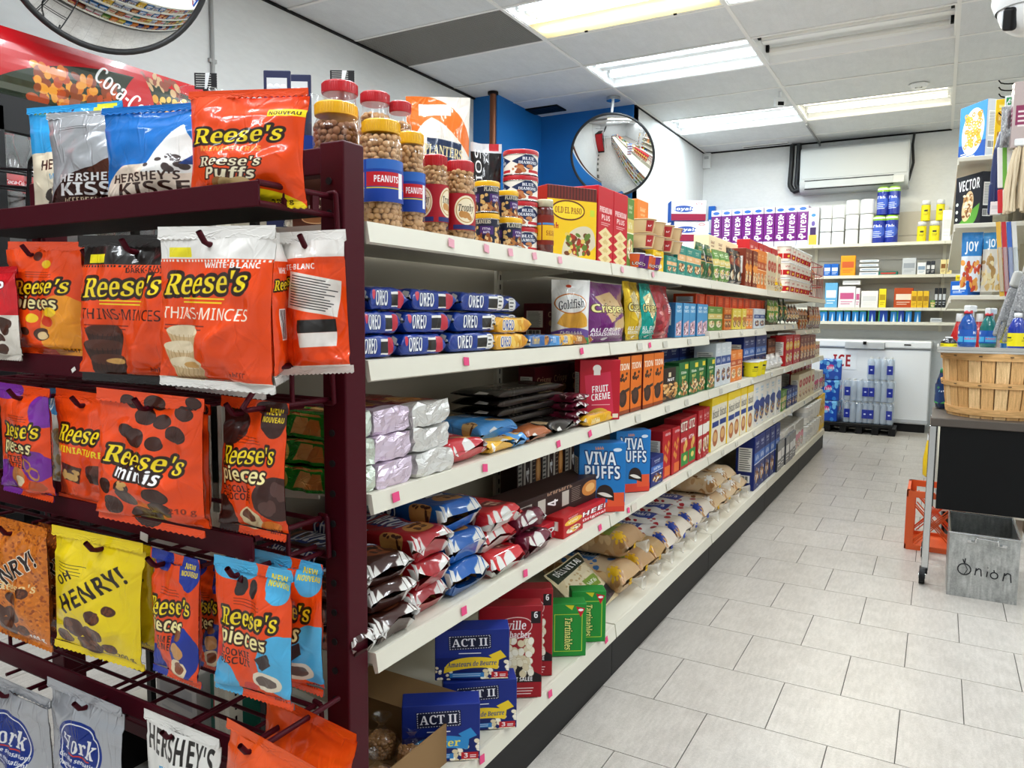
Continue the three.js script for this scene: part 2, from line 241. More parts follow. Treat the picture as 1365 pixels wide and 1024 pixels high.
function thins(top, lightCup, word) {
  return cell(PWc, PHc, (g, w, h) => {
    fill(g, OR); fill(g, top, -4, -4, w + 8, h * .21); g.fillStyle = top; for (let i = 0; i < w; i += 10) g.fillRect(i, h * .205, 5, 6); fill(g, lightCup ? '#f2efe8' : '#17110e', -4, h * .945, w + 8, h); fill(g, '#f6e41e', w * .1, h * .13, w * .2, h * .06);
    script(g, "Reese's", w * .46, h * .35, 78); tx(g, word, w * .68, h * .24, 22, { c: lightCup ? '#fff' : '#3a1206' }); lines(g, YE, w * .25, h * .44, w * .4, 2, 10, 4);
    tx(g, 'THINS·MINCES', w * .47, h * .535, 44, { c: lightCup ? '#fff2e2' : '#2a1006', w: 'normal', mw: w * .8 }); lines(g, '#7a1c05', w * .1, h * .61, w * .5, 2, 10, 3);
    cup(g, w * .28, h * .69, 50, lightCup); cup(g, w * .24, h * .79, 50, lightCup); cup(g, w * .28, h * .89, 50, lightCup); el(g, '#d9a55a', w * .34, h * .86, 26, 9); tx(g, '~165 g', w * .75, h * .9, 20, { c: '#7a1c05' });
  });
}
A.thinDark = thins('#1c1613', false, 'DARK·NOIR'); A.thinWhite = thins('#f4f0ea', true, 'WHITE·BLANC');
A.thinBack = cell(PWc, PHc, (g, w, h) => { fill(g, OR); fill(g, '#f4f0ea', -4, -4, w + 8, h * .2); tx(g, 'WHITE·BLANC', w * .4, h * .25, 24); script(g, "Reese's", w * .28, h * .34, 39); g.save(); g.translate(w * .62, h * .42); g.rotate(.2); fill(g, '#f2efe8', -90, -45, 180, 110); lines(g, '#333', -80, -36, 160, 12, 8, 3); g.restore(); fill(g, '#1a1512', w * .45, h * .62, w * .4, h * .09); fill(g, '#f2efe8', w * .45, h * .71, w * .4, h * .1); bars(g, w * .1, h * .5, 40, 90); fill(g, '#f2efe8', -4, h * .94, w + 8, h); });
A.mini = cell(PWc, PHc, (g, w, h) => { fill(g, OR); script(g, "Reese's", w * .48, h * .36, 81); tx(g, 'MINIATURES', w * .48, h * .5, 34, { c: YE }); cup(g, w * .74, h * .68, 58); poly(g, '#4a2416', [[w * .2, h * .62], [w * .46, h * .65], [w * .4, h * .8], [w * .16, h * .76]]); chips(g, '#d9a95e', w * .2, h * .69, w * .4, h * .76, 9, 12, 2); });
A.minis = cell(PWc, PHc, (g, w, h) => { fill(g, OR); for (const [x, y, s, r] of [[.3, .3, 26, .5], [.46, .18, 30, .2], [.4, .34, 30, .9], [.64, .2, 26, -.3], [.6, .36, 24, .3], [.78, .28, 28, .8], [.84, .12, 26, .4], [.56, .07, 28, .1], [.32, .08, 24, .6], [.14, .72, 24, 1.4], [.36, .78, 30, .5], [.34, .7, 22, .2], [.66, .73, 30, .2], [.66, .84, 32, 0], [.2, .86, 30, 1.2], [.48, .92, 40, .1], [.9, .04, 20, .3]]) { el(g, '#3d1c12', w * x, h * y, s, s * .8, r, '#25100a', 3); } script(g, "Reese's", w * .5, h * .49, 76, .06); tx(g, 'minis', w * .46, h * .6, 52, { s: '#2a1206', sw: 14, r: .05 }); tx(g, '210 g', w * .84, h * .83, 24, { c: '#7a2408' }); chips(g, '#d9a95e', w * .3, h * .67, w * .38, h * .72, 5, 8, 4); });
function henry(bg, dark, name) { return cell(PWc, PHc, (g, w, h) => { fill(g, bg); if (name) { chips(g, ['#a04a12', '#e8862a', '#c4661a'], 0, 0, w, h, 900, 5, 9); } tx(g, 'OH', w * .2, h * .38, 44, { c: '#20100a', r: -.64, s: name ? '#fff' : undefined, sw: 5 }); tx(g, 'HENRY!', w * .5, h * .44, 82, { c: '#20100a', r: -.64, s: name ? '#f4e8d8' : undefined, sw: 6, sx: .9 }); if (name) tx(g, name, w * .62, h * .53, 40, { c: '#f6d69a', k: .2, f: 'serif', r: -.1 }); lines(g, '#4a3a08', w * .1, h * .27, w * .35, 4, 10); for (const [x, y, s] of [[.72, .56, 20], [.56, .63, 26], [.54, .77, 34], [.3, .76, 40], [.14, .88, 30], [.46, .89, 40], [.68, .88, 22]]) { el(g, '#4b2415', w * x, h * y, s * 1.1, s * .85); chips(g, '#6d3a20', w * x - s * .7, h * y - s * .5, w * x + s * .7, h * y + s * .4, 7, s * .26, x * 9); } tx(g, name ? '180 g' : '200 g', w * .84, h * .92, 24, { c: dark }); }); }
A.henryY = henry('#f5d60c', '#3a2a08'); A.henryO = henry('#d9771c', '#fff', "Reese's"); A.henryB = henry('#8a4418', '#fff', "Reese's");
A.york = cell(PWc, PHc, (g, w, h) => { fill(g, '#b9bcc2'); el(g, '#16348f', w * .5, h * .46, w * .3, w * .34); el(g, null, w * .5, h * .46, w * .265, w * .3, 0, '#fff', 4); tx(g, 'York', w * .5, h * .43, 84, { mw: w * .44, f: 'serif', k: .2, w: 'bold' }); fill(g, '#d0383a', w * .36, h * .51, w * .3, 5); tx(g, 'Get the sensation!', w * .5, h * .55, 18, { k: .15 }); tx(g, 'Quelle sensation!', w * .5, h * .6, 18, { k: .15 }); chips(g, '#3a221a', w * .45, h * .75, w * .9, h * .92, 8, 30, 5); });
A.hersh = cell(PWc, PHc, (g, w, h) => { fill(g, '#eeece6'); tx(g, "HERSHEY'S", w * .5, h * .2, 86, { c: '#16110f', sx: .62, sy: 1.35 }); tx(g, '~COOKIES', w * .5, h * .4, 40, { c: '#2a9fd6' }); chips(g, '#3a3030', 30, h * .55, w - 30, h * .9, 26, 20, 6); });
A.orange = cell(PWc, PHc, (g, w, h) => { fill(g, '#ee5512'); script(g, "Reese's", w * .5, h * .45, 76); chips(g, '#4a2416', 40, h * .6, w - 40, h * .9, 8, 26, 2); });
A.krispy = cell(PWc, PHc, (g, w, h) => { fill(g, '#cf1420'); tx(g, 'KRISP', w * .5, h * .22, 72, { c: '#fff', s: '#8c0c14', sw: 12 }); tx(g, '~caramel', w * .5, h * .38, 50, { c: '#f6c62c', s: '#5a1008', sw: 10, k: .2 }); fill(g, '#e6dfd2', -4, h * .52, w + 8, h); chips(g, '#4a2a1c', 20, h * .58, w - 20, h * .92, 22, 24, 3); });

// ---------- boxes, cans and jars on the gondola: front share ff, then a side panel
const BX = (w, h, ff, bg, draw, side, facts) => cell(w, h, (g, fw, fh, all) => { fill(g, bg); draw(g, fw, fh); if (ff < 1) { g.save(); panel(g, fw, all, fh, side || bg, facts); g.restore(); } }, ff);
function pop(g, x, y, r, n = 26, sd = 1) { for (let i = 0; i < n; i++) el(g, ['#f3ead0', '#e6d8b4', '#fbf6e6'][i % 3], x + (hash(i, sd, 1) - .5) * 2 * r, y + (hash(i, sd, 2) - .5) * 1.8 * r, r * .2, r * .17, hash(i, sd, 3) * 3, '#c9b78a', 1); }
function actii(sub, band, bandText) { return BX(330, 230, .79, '#12297f', (g, w, h) => { fill(g, '#0d1f66', -4, h * .55, w + 8, h); pop(g, w * .82, h * .85, 52, 30, 2); pop(g, w * .1, h * .86, 34, 14, 5); g.save(); g.translate(w * .47, h * .25); g.rotate(-.03); fill(g, '#0a1233', -74, -32, 148, 64); g.strokeStyle = '#e8e8f2'; g.lineWidth = 3; g.setLineDash([5, 4]); g.strokeRect(-70, -28, 140, 56); g.setLineDash([]); tx(g, 'ACT II', 0, 1, 50, { mw: 126, f: 'serif', c: '#f4f4fa', sx: 1 }); g.restore(); lines(g, '#fff', w * .32, h * .46, w * .34, 1, 5, 4); curve(g, band, [[w * .12, h * .86], [w * .12, h * .64], [w * .3, h * .58], [w * .55, h * .5], [w * .86, h * .6], [w * .86, h * .7], [w * .84, h * .8], [w * .5, h * .7], [w * .12, h * .86]]); poly(g, band, [[w * .72, h * .52], [w * .88, h * .42], [w * .96, h * .56], [w * .82, h * .64]]); tx(g, sub, w * .5, h * .68, sub.length > 8 ? 30 : 40, { mw: w * .66, c: bandText, r: -.04, k: .12, f: 'serif' }); fill(g, '#2b7dc4', w * .2, h * .86, w * .46, h * .09); lines(g, '#fff', w * .24, h * .88, w * .38, 2, 8, 2); fill(g, '#b81a24', w * .76, h * .85, w * .22, h * .12); tx(g, '3', w * .82, h * .91, 26); lines(g, '#fff', w * .87, h * .9, w * .09, 2, 7, 3); }, '#12297f'); }
A.actButter = actii('Amateurs de Beurre', '#f2cf2a', '#14308f'); A.actBlue = actii('Butter', '#2f8fd4', '#f7e65a');
A.orville = BX(300, 300, .76, '#9c1220', (g, w, h) => { el(g, null, w * .5, h * .25, w * .34, h * .12, -.2, '#f0d8d0', 3); tx(g, 'Orville', w * .5, h * .21, 38, { mw: w * .5, f: 'serif', k: .1 }); tx(g, 'Redenbacher', w * .5, h * .31, 30, { mw: w * .64, f: 'serif', k: .1 }); fill(g, '#1c1416', -4, h * .76, w + 8, h * .07); poly(g, '#1c1416', [[w * .1, h * .76], [w * .55, h * .6], [w, h * .76]]); pop(g, w * .55, h * .57, 66, 70, 3); tx(g, 'BEURRE ET SALÉE', w * .55, h * .795, 17); fill(g, '#201418', w * .82, h * .06, w * .15, h * .13); tx(g, '6', w * .895, h * .1, 28); lines(g, '#f2d8d8', w * .1, h * .89, w * .8, 3, 9, 3); }, '#8a0f1c');
A.tart = BX(230, 270, .72, '#1f8c34', (g, w, h) => { g.strokeStyle = '#c8d83a'; g.lineWidth = 3; g.strokeRect(w * .12, h * .2, w * .76, h * .7); tx(g, 'Tartinables', w * .5, h * .57, 46, { mw: h * .62, r: Math.PI / 2, f: 'serif', k: .15, c: '#f2ef8a', s: '#0f5a1c', sw: 8 }); poly(g, '#c41a2a', [[w * .7, h * .05], [w * .96, h * .09], [w * .84, h * .26]]); el(g, '#fff', w * .84, h * .12, 12, 7); poly(g, '#c9c620', [[w * .4, h * .02], [w * .66, h * .03], [w * .6, h * .12]]); }, '#187a2c');
A.puffBox = BX(300, 300, .78, '#1c77c0', (g, w, h) => { tx(g, 'VIVA', w * .46, h * .22, 78, { mw: w * .66, c: '#eef4fa', s: '#0e3c74', sw: 12, r: .06, k: -.1 }); tx(g, 'PUFFS', w * .5, h * .42, 76, { mw: w * .78, c: '#eef4fa', s: '#0e3c74', sw: 12, r: .05, k: -.1 }); fill(g, '#d8402c', w * .02, h * .86, w * .98, h * .16); fill(g, '#e4562e', w * .62, h * .72, w * .36, h * .2); curve(g, '#2a1812', [[w * .38, h * .78], [w * .36, h * .6], [w * .56, h * .6], [w * .78, h * .62], [w * .76, h * .84], [w * .6, h * .8], [w * .38, h * .78]]); curve(g, '#f2ede2', [[w * .4, h * .72], [w * .56, h * .68], [w * .74, h * .78], [w * .6, h * .8], [w * .4, h * .72]]); tx(g, '~Dare', w * .44, h * .07, 22, { c: '#f08a3a' }); el(g, '#dce8f4', w * .82, h * .1, 22, 8); }, '#1a6ab0');
A.fruit = BX(300, 260, .78, '#b81428', (g, w, h) => { g.save(); g.translate(w * .5, h * .56); g.rotate(-.12); fill(g, '#cf2c4a', -w * .34, -h * .34, w * .64, h * .7); g.restore(); el(g, '#f2ece4', w * .42, h * .14, 24, 16); fill(g, '#f2ece4', w * .34, h * .16, 38, 24); tx(g, 'FRUIT', w * .5, h * .48, 40, { r: -.08, sx: .85 }); tx(g, 'CREME', w * .52, h * .61, 40, { r: -.08, sx: .85 }); lines(g, '#f2c8c8', w * .3, h * .74, w * .5, 1, 8, 3); curve(g, '#e6c04a', [[w * .1, h * .96], [w * .3, h * .78], [w * .55, h * .8], [w * .8, h * .84], [w * .7, h * .97]]); fill(g, '#e8dcc4', w * .82, h * .9, w * .14, h * .07); }, '#a01022');
A.tion = BX(180, 300, .66, '#e0701a', (g, w, h) => { tx(g, 'TION', w * .5, h * .18, 46, { mw: w * .86, c: '#f8ead8' }); chips(g, '#3a2418', w * .2, h * .3, w * .8, h * .42, 6, 12, 2); el(g, '#32211c', w * .42, h * .72, w * .32, h * .15); el(g, '#4a3028', w * .42, h * .7, w * .2, h * .09); poly(g, '#3a2a22', [[w * .05, h * .62], [w * .95, h * .55], [w * .95, h * .6], [w * .05, h * .68]]); fill(g, '#8a3a10', -4, h * .93, w + 8, h); }, '#5a0f18', false);
A.granola = BX(200, 250, .72, '#2a1c14', (g, w, h) => { fill(g, '#1f5a2c', w * .8, -4, w, h + 8); fill(g, '#d8c8a0', w * .35, h * .14, 22, 34); tx(g, 'NUT', w * .5, h * .36, 30); chips(g, ['#c98f4a', '#8a5a2a', '#e2b878'], w * .1, h * .5, w * .9, h * .92, 40, 14, 3); }, '#1c4a26');
A.granolaG = BX(200, 250, .72, '#1f6a34', (g, w, h) => { fill(g, '#e8cf3a', w * .6, h * .06, w * .34, h * .14); tx(g, '~CHEWY', w * .5, h * .3, 32, { c: '#f4f0d8' }); tx(g, 'NUT', w * .5, h * .44, 30, { c: '#f4e078' }); chips(g, ['#b5793c', '#5a3018', '#d9a866', '#eadab8'], w * .1, h * .55, w * .9, h * .92, 44, 14, 7); }, '#17562a');
A.paso = BX(300, 260, .8, '#f0c418', (g, w, h) => { fill(g, '#6e241a', -4, -4, w + 8, h * .2); g.fillStyle = '#4a1812'; for (let i = 0; i < w; i += 15) g.fillRect(i, 0, 6, h * .17); el(g, '#f6d62c', w * .42, h * .33, w * .32, h * .13, 0, '#5a1c12', 5); tx(g, 'OLD EL PASO', w * .42, h * .33, 31, { mw: w * .54, c: '#7a1712', f: 'serif' }); curve(g, '#d8cdb0', [[w * .3, h * .98], [w * .3, h * .66], [w * .6, h * .56], [w * .98, h * .45], [w * .98, h * .8], [w * .8, h], [w * .3, h * .98]]); chips(g, ['#a8321e', '#5f7a2a', '#e0c060', '#6e3a1c'], w * .4, h * .66, w * .85, h * .94, 60, 10, 3); tx(g, '~KIT', w * .14, h * .55, 34, { c: '#b02018' }); fill(g, '#c8d23a', w * .86, h * .3, 22, 24); }, '#b02818');
A.premium = BX(260, 320, .34, '#c41828', (g, w, h) => { tx(g, 'PREMIUM', w * .5, h * .3, 34, { mw: w * .8, c: '#f0e0d8' }); tx(g, 'PLUS', w * .5, h * .4, 30, { sx: .7, c: '#f0e0d8' }); for (let i = 0; i < 4; i++) { const y = h * (.62 + i * .11); poly(g, '#ecd8a0', [[w * .5, y - 30], [w * .95, y], [w * .5, y + 30], [w * .05, y]]); poly(g, '#dcc07e', [[w * .5, y - 14], [w * .7, y], [w * .5, y + 14], [w * .3, y]]); } lines(g, '#e8c8c0', w * .2, h * .47, w * .6, 2, 8, 3); }, '#c01626', false);
A.goldbag = cell(240, 340, (g, w, h) => { fill(g, '#eceae6'); el(g, '#c8401c', w * .42, h * .1, 16, 8); curve(g, '#e2a62e', [[w * .1, h * .68], [w * .2, h * .5], [w * .5, h * .46], [w * .95, h * .5], [w * .9, h * .72], [w * .5, h * .8], [w * .1, h * .68]]); curve(g, '#6a4a9c', [[-5, h * .82], [w * .5, h * .68], [w + 6, h * .8], [w + 6, h], [w + 6, h + 5], [w * .5, h + 5], [-5, h + 5]]); curve(g, '#3c9a5a', [[w * .3, h + 5], [w * .6, h * .86], [w + 6, h * .9], [w + 6, h + 3], [w + 6, h + 5]]); el(g, '#f4f2ee', w * .46, h * .37, w * .4, h * .15, 0, '#c8742a', 6); tx(g, 'Goldfish', w * .47, h * .38, 62, { mw: w * .68, c: '#1c1c24', k: .12, f: 'serif', r: -.1 }); tx(g, '~crackers', w * .5, h * .83, 34, { c: '#f2f2ea', k: .1 }); });
function crisp(bg, c2, n) { return cell(200, 300, (g, w, h) => { fill(g, bg); poly(g, c2, [[w * .15, h * .25], [w * .6, h * .15], [w * .8, h * .5], [w * .4, h * .68]]); poly(g, c2, [[w * .5, h * .7], [w * .9, h * .55], [w * .95, h * .75], [w * .6, h * .82]]); chips(g, '#b0803c', w * .2, h * .22, w * .75, h * .6, 18, 4, n); tx(g, 'Crispers', w * .48, h * .44, 56, { mw: w * .84, c: '#f8ef9a', s: '#4a2a10', sw: 8, sx: .9 }); tx(g, 'ALL DRESSED', w * .42, h * .8, 26, { mw: w * .7 }); tx(g, 'ASSAISONNÉES', w * .42, h * .87, 24, { mw: w * .7 }); el(g, '#fff', w * .45, h * .95, 14, 7); }); }
A.crP = crisp('#6d1470', '#d8b47c', 2); A.crY = crisp('#d8b21a', '#f2e6b0', 3); A.crT = crisp('#0f9a8e', '#e2d6a4', 4); A.crR = cell(160, 300, (g, w, h) => { fill(g, '#a01424'); chips(g, ['#c04a50', '#7a0e1c', '#d8807c'], 0, h * .2, w, h, 22, 15, 2); tx(g, '~TREATS', w * .7, h * .35, 40, { r: Math.PI / 2 }); });
A.crBox = BX(260, 300, .8, '#6a1220', (g, w, h) => { tx(g, 'Crispy', w * .5, h * .3, 60, { c: '#d8b890', sx: .9 }); chips(g, '#b88a5a', w * .2, h * .5, w * .8, h * .9, 10, 24, 3); }, '#5a0e1a');
A.poptart = BX(150, 250, .62, '#4a94c4', (g, w, h) => { tx(g, 'POP', w * .5, h * .13, 30, { c: '#e6eef2', sx: .9 }); tx(g, 'TARTS', w * .5, h * .24, 26, { c: '#e6eef2', sx: .9 }); poly(g, '#c89aa4', [[w * .1, h * .6], [w * .9, h * .5], [w * .9, h * .95], [w * .1, h * .95]]); chips(g, ['#f0dce0', '#5a3a34', '#d8a8b8'], w * .15, h * .55, w * .85, h * .93, 26, 9, 2); }, '#2c6a9c');
A.orRow = BX(150, 110, .8, '#d6400e', (g, w, h) => { fill(g, '#a82c08', w * .1, h * .1, w * .3, h * .8); lines(g, '#f0a070', w * .5, h * .2, w * .4, 5, 12, 3); });
function small(bg, c2, c3, t = '') { const k = bg.charCodeAt(1) + bg.charCodeAt(3) * 3 + c2.charCodeAt(2); return BX(130, 170, .7, bg, (g, w, h) => {
  if (k % 3 === 0) curve(g, c2, [[-4, h * .5], [w * .4, h * .3], [w + 4, h * .44], [w + 4, h * .8], [w * .5, h * .66], [-4, h * .8]]); else if (k % 3 === 1) { fill(g, c2, -4, h * .3, w + 8, h * .2); fill(g, c3, -4, h * .5, w + 8, 3); } else { el(g, c2, w * .5, h * .34, w * .44, h * .15); }
  tx(g, t || '~' + 'x'.repeat(4 + k % 3), w * .5, h * (k % 3 === 1 ? .4 : .34), 26, { c: c3, mw: w * .74 }); tx(g, '~xxxxxx', w * .5, h * .13, 15, { c: c3, mw: w * .8 }); tx(g, '~xxxxxxxx', w * .5, h * .2, 9, { c: c3, mw: w * .7 });
  el(g, k % 2 ? '#e9dcc0' : '#5a2e18', w * .5, h * .74, w * .36, h * .15); chips(g, [c3, c2, '#b5793c', '#e2bd7c', '#7a4424'], w * .2, h * .63, w * .8, h * .85, 26, 7, k); tx(g, '~xxxxx', w * .7, h * .94, 9, { c: c3, mw: w * .4 }); }, undefined); }
A.s1 = small('#d9c24a', '#b5702a', '#f4ecc8'); A.s2 = small('#5f8a3a', '#d8c06a', '#f0ecd0'); A.s3 = small('#c86a24', '#6a2a14', '#f2d8a0'); A.s4 = small('#cfd6da', '#2a4a8c', '#f4f4f4'); A.s5 = small('#2f8a7c', '#e8b27a', '#f6e2c4', '~BARS'); A.s6 = small('#1f5a2a', '#101c14', '#e0b060', '~Rice'); A.s7 = small('#1c1412', '#7a2a18', '#d89048'); A.s8 = small('#7a2c14', '#e8923a', '#f2d2a0'); A.s9 = small('#e2d2b0', '#c03a22', '#f4ead0'); A.s10 = small('#b81c20', '#f0c040', '#fff'); A.s11 = small('#16276c', '#3c6ab8', '#f0f2f6'); A.s12 = small('#eceae2', '#243c8c', '#7ab0d8', 'Lu'); A.s13 = small('#e2802e', '#b84a1a', '#f8e0b8'); A.s14 = small('#e9ddb4', '#f2c61c', '#5a2a12', 'Biscuit'); A.s15 = small('#5a2a1a', '#a85a30', '#e8c090'); A.s16 = small('#2a72b8', '#e8eef4', '#dce8f0'); A.s17 = small('#d8d4cc', '#d2306a', '#f6f2f4'); A.s18 = small('#f2c61c', '#d8a010', '#fff6d8'); A.s19 = small('#b01820', '#f2ece0', '#f8f2e8', 'RITZ');
A.cuit = BX(180, 220, .74, '#efe8d2', (g, w, h) => { fill(g, '#f0cf1e', -4, -4, w + 8, h * .17); tx(g, 'biscuit', w * .5, h * .32, 46, { mw: w * .84, c: '#1c1712' }); fill(g, '#1d3a86', w * .08, h * .46, w * .84, h * .1); el(g, '#b5683a', w * .5, h * .77, w * .34, h * .16); el(g, '#e0b070', w * .5, h * .75, w * .24, h * .09); }, '#f0cf1e', false);
A.crackR = BX(180, 240, .74, '#b41420', (g, w, h) => { tx(g, '~CHRISTIE', w * .62, h * .09, 20); for (const [x, y] of [[.35, .36], [.6, .44], [.5, .62], [.72, .3], [.3, .56]]) poly(g, '#d98a3a', [[w * x - 18, h * y], [w * x, h * y - 20], [w * x + 20, h * y], [w * x, h * y + 20]]); fill(g, '#e06a2c', w * .3, h * .76, w * .66, h * .2); }, '#9c101c');
A.crackG = BX(180, 240, .74, '#b01422', (g, w, h) => { tx(g, 'RITZ', w * .3, h * .16, 60, { c: '#f2e8d8', s: '#3a1410', sw: 6 }); tx(g, '~MINCES', w * .4, h * .42, 30); el(g, '#e2b45a', w * .66, h * .52, 22); el(g, '#d9a24a', w * .5, h * .6, 22); fill(g, '#2f8a3c', w * .1, h * .68, w * .84, h * .26); el(g, '#e6cf6a', w * .56, h * .8, 26, 14); }, '#8c0f1a');
A.wheelBox = BX(400, 110, .8, '#2c1410', (g, w, h) => { fill(g, '#b8b2a8', w * .04, h * .2, w * .16, h * .56); lines(g, '#2a2a2a', w * .055, h * .24, w * .13, 7, 8, 3); fill(g, '#c9c2b6', w * .26, h * .2, w * .08, h * .56); tx(g, '4', w * .42, h * .48, 50, { r: -1.57 }); fill(g, '#c9c2b6', w * .52, h * .2, w * .08, h * .56); lines(g, '#a89888', w * .63, h * .2, w * .12, 8, 8, 2); el(g, '#d0853c', w * .86, h * .46, h * .3); el(g, '#f0b870', w * .86, h * .44, h * .17); tx(g, '~SPECULOOS', w * .5, h * .09, 20, { c: '#d8b090' }); }, '#2c1410', false);
A.whee = BX(360, 110, .8, '#c01828', (g, w, h) => { tx(g, 'WAGON WHEELS', w * .5, h * .45, 46, { s: '#5a0c14', sw: 6, k: .1 }); tx(g, 'Original', w * .84, h * .82, 24); }, '#b01424');
// film wrapped cookies: lower band is the side, upper band the top
function flow(bg, word, fg, st, extra) { return cell(320, 150, (g, w, h) => { fill(g, bg); if (extra) extra(g, w, h); tx(g, word, w * .34, h * .78, 36, { mw: w * .46, c: fg, s: st, sw: 8, k: .1 }); tx(g, word, w * .45, h * .28, 52, { mw: w * .6, c: fg, s: st, sw: 10, k: .12 }); for (let i = 0; i < 7; i++) { const y = i * h / 7, a = 8 + 22 * hash(i, word.length, 2), b = 8 + 26 * hash(i, word.length, 5); if (hash(i, 3, word.length) > .45) { poly(g, '#dcdad4', [[-4, y], [a, y + 4], [a * .6, y + h / 7], [-4, y + h / 7]]); poly(g, '#dcdad4', [[w + 4, y], [w - b, y + 6], [w - b * .5, y + h / 7], [w + 4, y + h / 7]]); } } }); }
const cookieArt = (c1, c2) => (g, w, h) => { for (const [x, y] of [[.78, .78], [.82, .28], [.2, .3]]) { el(g, c1, w * x, h * y, 30, 22); chips(g, c2, w * x - 20, h * y - 12, w * x + 20, h * y + 12, 9, 5, x * 7); } };
A.oreo = flow('#0b3390', 'OREO', '#f4f4f6', '#0a2460', (g, w, h) => { for (const y of [.8, .3]) { fill(g, '#f2f0ea', w * .6, h * y - 16, 60, 32); fill(g, '#1a1410', w * .6, h * y - 9, 60, 18); fill(g, '#c01c34', w * .79, h * y - 22, 44, 44); el(g, '#d03048', w * .14, h * (y - .08), 12); } });
A.oreoW = flow('#0c358c', 'OREO', '#f4f4f6', '#0a2460', (g, w, h) => { for (const y of [.8, .3]) { fill(g, '#f2f0ea', w * .6, h * y - 16, 60, 32); fill(g, '#1a1410', w * .6, h * y - 9, 60, 18); fill(g, '#eceae6', w * .79, h * y - 24, 40, 48); lines(g, '#555', w * .81, h * y - 14, 26, 4, 8, 3); } });
A.oreoG = flow('#e2a62c', 'OREO', '#2a4aa0', '#f4ead0', (g, w, h) => { chips(g, ['#f0c860', '#d08a1a'], w * .5, 0, w, h, 16, 16, 2); });
A.cookA = flow('#2b63a4', '~Chips', '#f0c02a', '#3a1c10', cookieArt('#c88a44', '#4a2414')); A.cookB = flow('#a8642a', '~Choco', '#f4e6c0', '#3a1c10', cookieArt('#5a301c', '#d8a860'));
A.ahoyB = flow('#1358a8', 'CHIPS AHOY', '#f2f4f8', '#0a2a60', cookieArt('#c58a48', '#4a2412')); A.ahoyR = flow('#a51822', 'CHIPS AHOY', '#f2f4f8', '#1c2a70', cookieArt('#c58a48', '#4a2412')); A.ahoyD = flow('#38170f', 'CHIPS AHOY', '#f2f4f8', '#1c3a80', cookieArt('#8a4a2c', '#22100a'));
A.redPk = flow('#c41f26', '~Celebration', '#f8e8d8', '#6a0c10', cookieArt('#7a2a2a', '#e8c0a0')); A.marPk = flow('#64122a', '~Whippet', '#e8d8e0', '#2a0812', cookieArt('#3a1a1a', '#c89aa0')); A.blackPk = flow('#17120f', '~DARK', '#d8ccb8', '#000', (g, w, h) => { fill(g, '#c8aa80', w * .66, h * .72, w * .24, h * .12); }); A.ltBlue = flow('#4b94d4', '~Lait', '#f2f6fa', '#1a4a84', cookieArt('#d8b070', '#6a3a1c')); A.yelPk = flow('#e8b024', '~Citron', '#f8f0d0', '#a05a10'); A.redSh = flow('#c22630', '~Social', '#f6e6da', '#701018', cookieArt('#d8a25a', '#7a3a1a')); A.bk2 = flow('#1c1a1a', '~Noir', '#c8c8c8', '#000', (g, w, h) => { fill(g, '#a85a2a', w * .7, 0, w * .3, h); });
function wafer(bg, foil, fruit) { return cell(330, 140, (g, w, h) => { fill(g, bg); for (const y of [.77, .28]) { poly(g, '#d8a45a', [[w * .5, h * y + 20], [w * .58, h * y - 24], [w * .68, h * y - 24], [w * .72, h * y + 20]]); poly(g, '#c4853c', [[w * .62, h * y + 20], [w * .7, h * y - 20], [w * .78, h * y - 18], [w * .8, h * y + 20]]); el(g, fruit, w * .4, h * y, 20, 24); el(g, fruit, w * .34, h * y + 8, 16, 16); } fill(g, '#c01c24', w * .2, h * .12, w * .4, h * .1); fill(g, foil, w * .86, -4, w * .2, h + 8); fill(g, foil, -4, -4, w * .1, h + 8); }); }
A.wafG = wafer('#1f8c24', '#d2dccd', '#e8c860'); A.wafP = wafer('#7a1c5a', '#dccbdc', '#c83a6a'); A.wafR = wafer('#7a1418', '#e0dfdb', '#a83a2a');
function loaf(c1, c2, c3, bread, word, sp) { return cell(300, 170, (g, w, h) => { fill(g, bread); chips(g, ['#b98a58', '#d6b285', '#a87848'], 0, h * .5, w, h, 40, 14, 3); fill(g, c1, w * .06, -4, w * .72, h * .72); chips(g, c2, w * .06, 0, w * .78, h * .68, 26, 9, 5); fill(g, c3, w * .26, h * .16, w * .32, h * .26); tx(g, word, w * .42, h * .29, 30, { sx: .9 }); el(g, sp || c3, w * .87, h * .62, 15, 20); for (let i = 0; i < 8; i++) el(g, sp || c3, w * .87 + Math.cos(i * .785) * 20, h * .62 + Math.sin(i * .785) * 26, 5, 6); }); }
A.loafW = loaf('#ece8e4', '#b02a34', '#1c3c9c', '#e2d6c6', '~White'); A.loafG = loaf('#8aa03a', '#e2c83a', '#5a8a2c', '#b9936a', '~Grain', '#e6b41e'); A.loafT = loaf('#d8c2a4', '#8a5a34', '#f0ece4', '#d8bb94', '~Toast'); A.loafY = loaf('#d2bfa0', '#e0b82c', '#e8b020', '#b89464', '~Bran'); A.loafB = loaf('#cdb494', '#3a6aa8', '#2d6cb0', '#c9a67c', '~100 % BLÉ', '#e6b41e');
A.tort = cell(240, 240, (g, w, h) => { fill(g, '#d9c7a0'); el(g, '#e6d8b6', w * .5, h * .55, w * .44, h * .4); chips(g, '#c4a676', 20, 40, w - 20, h - 20, 60, 6, 2); poly(g, '#16281c', [[w * .05, h * .02], [w * .95, h * .02], [w * .95, h * .2], [w * .05, h * .26]]); tx(g, 'DÉLI VITAL', w * .5, h * .12, 36, { sx: .9 }); fill(g, '#7a9a34', w * .4, h * .46, w * .4, h * .2); tx(g, '~WRAPS', w * .6, h * .56, 26); poly(g, '#2a2c34', [[w * .45, h * .78], [w, h * .7], [w, h * .92], [w * .45, h]]); });
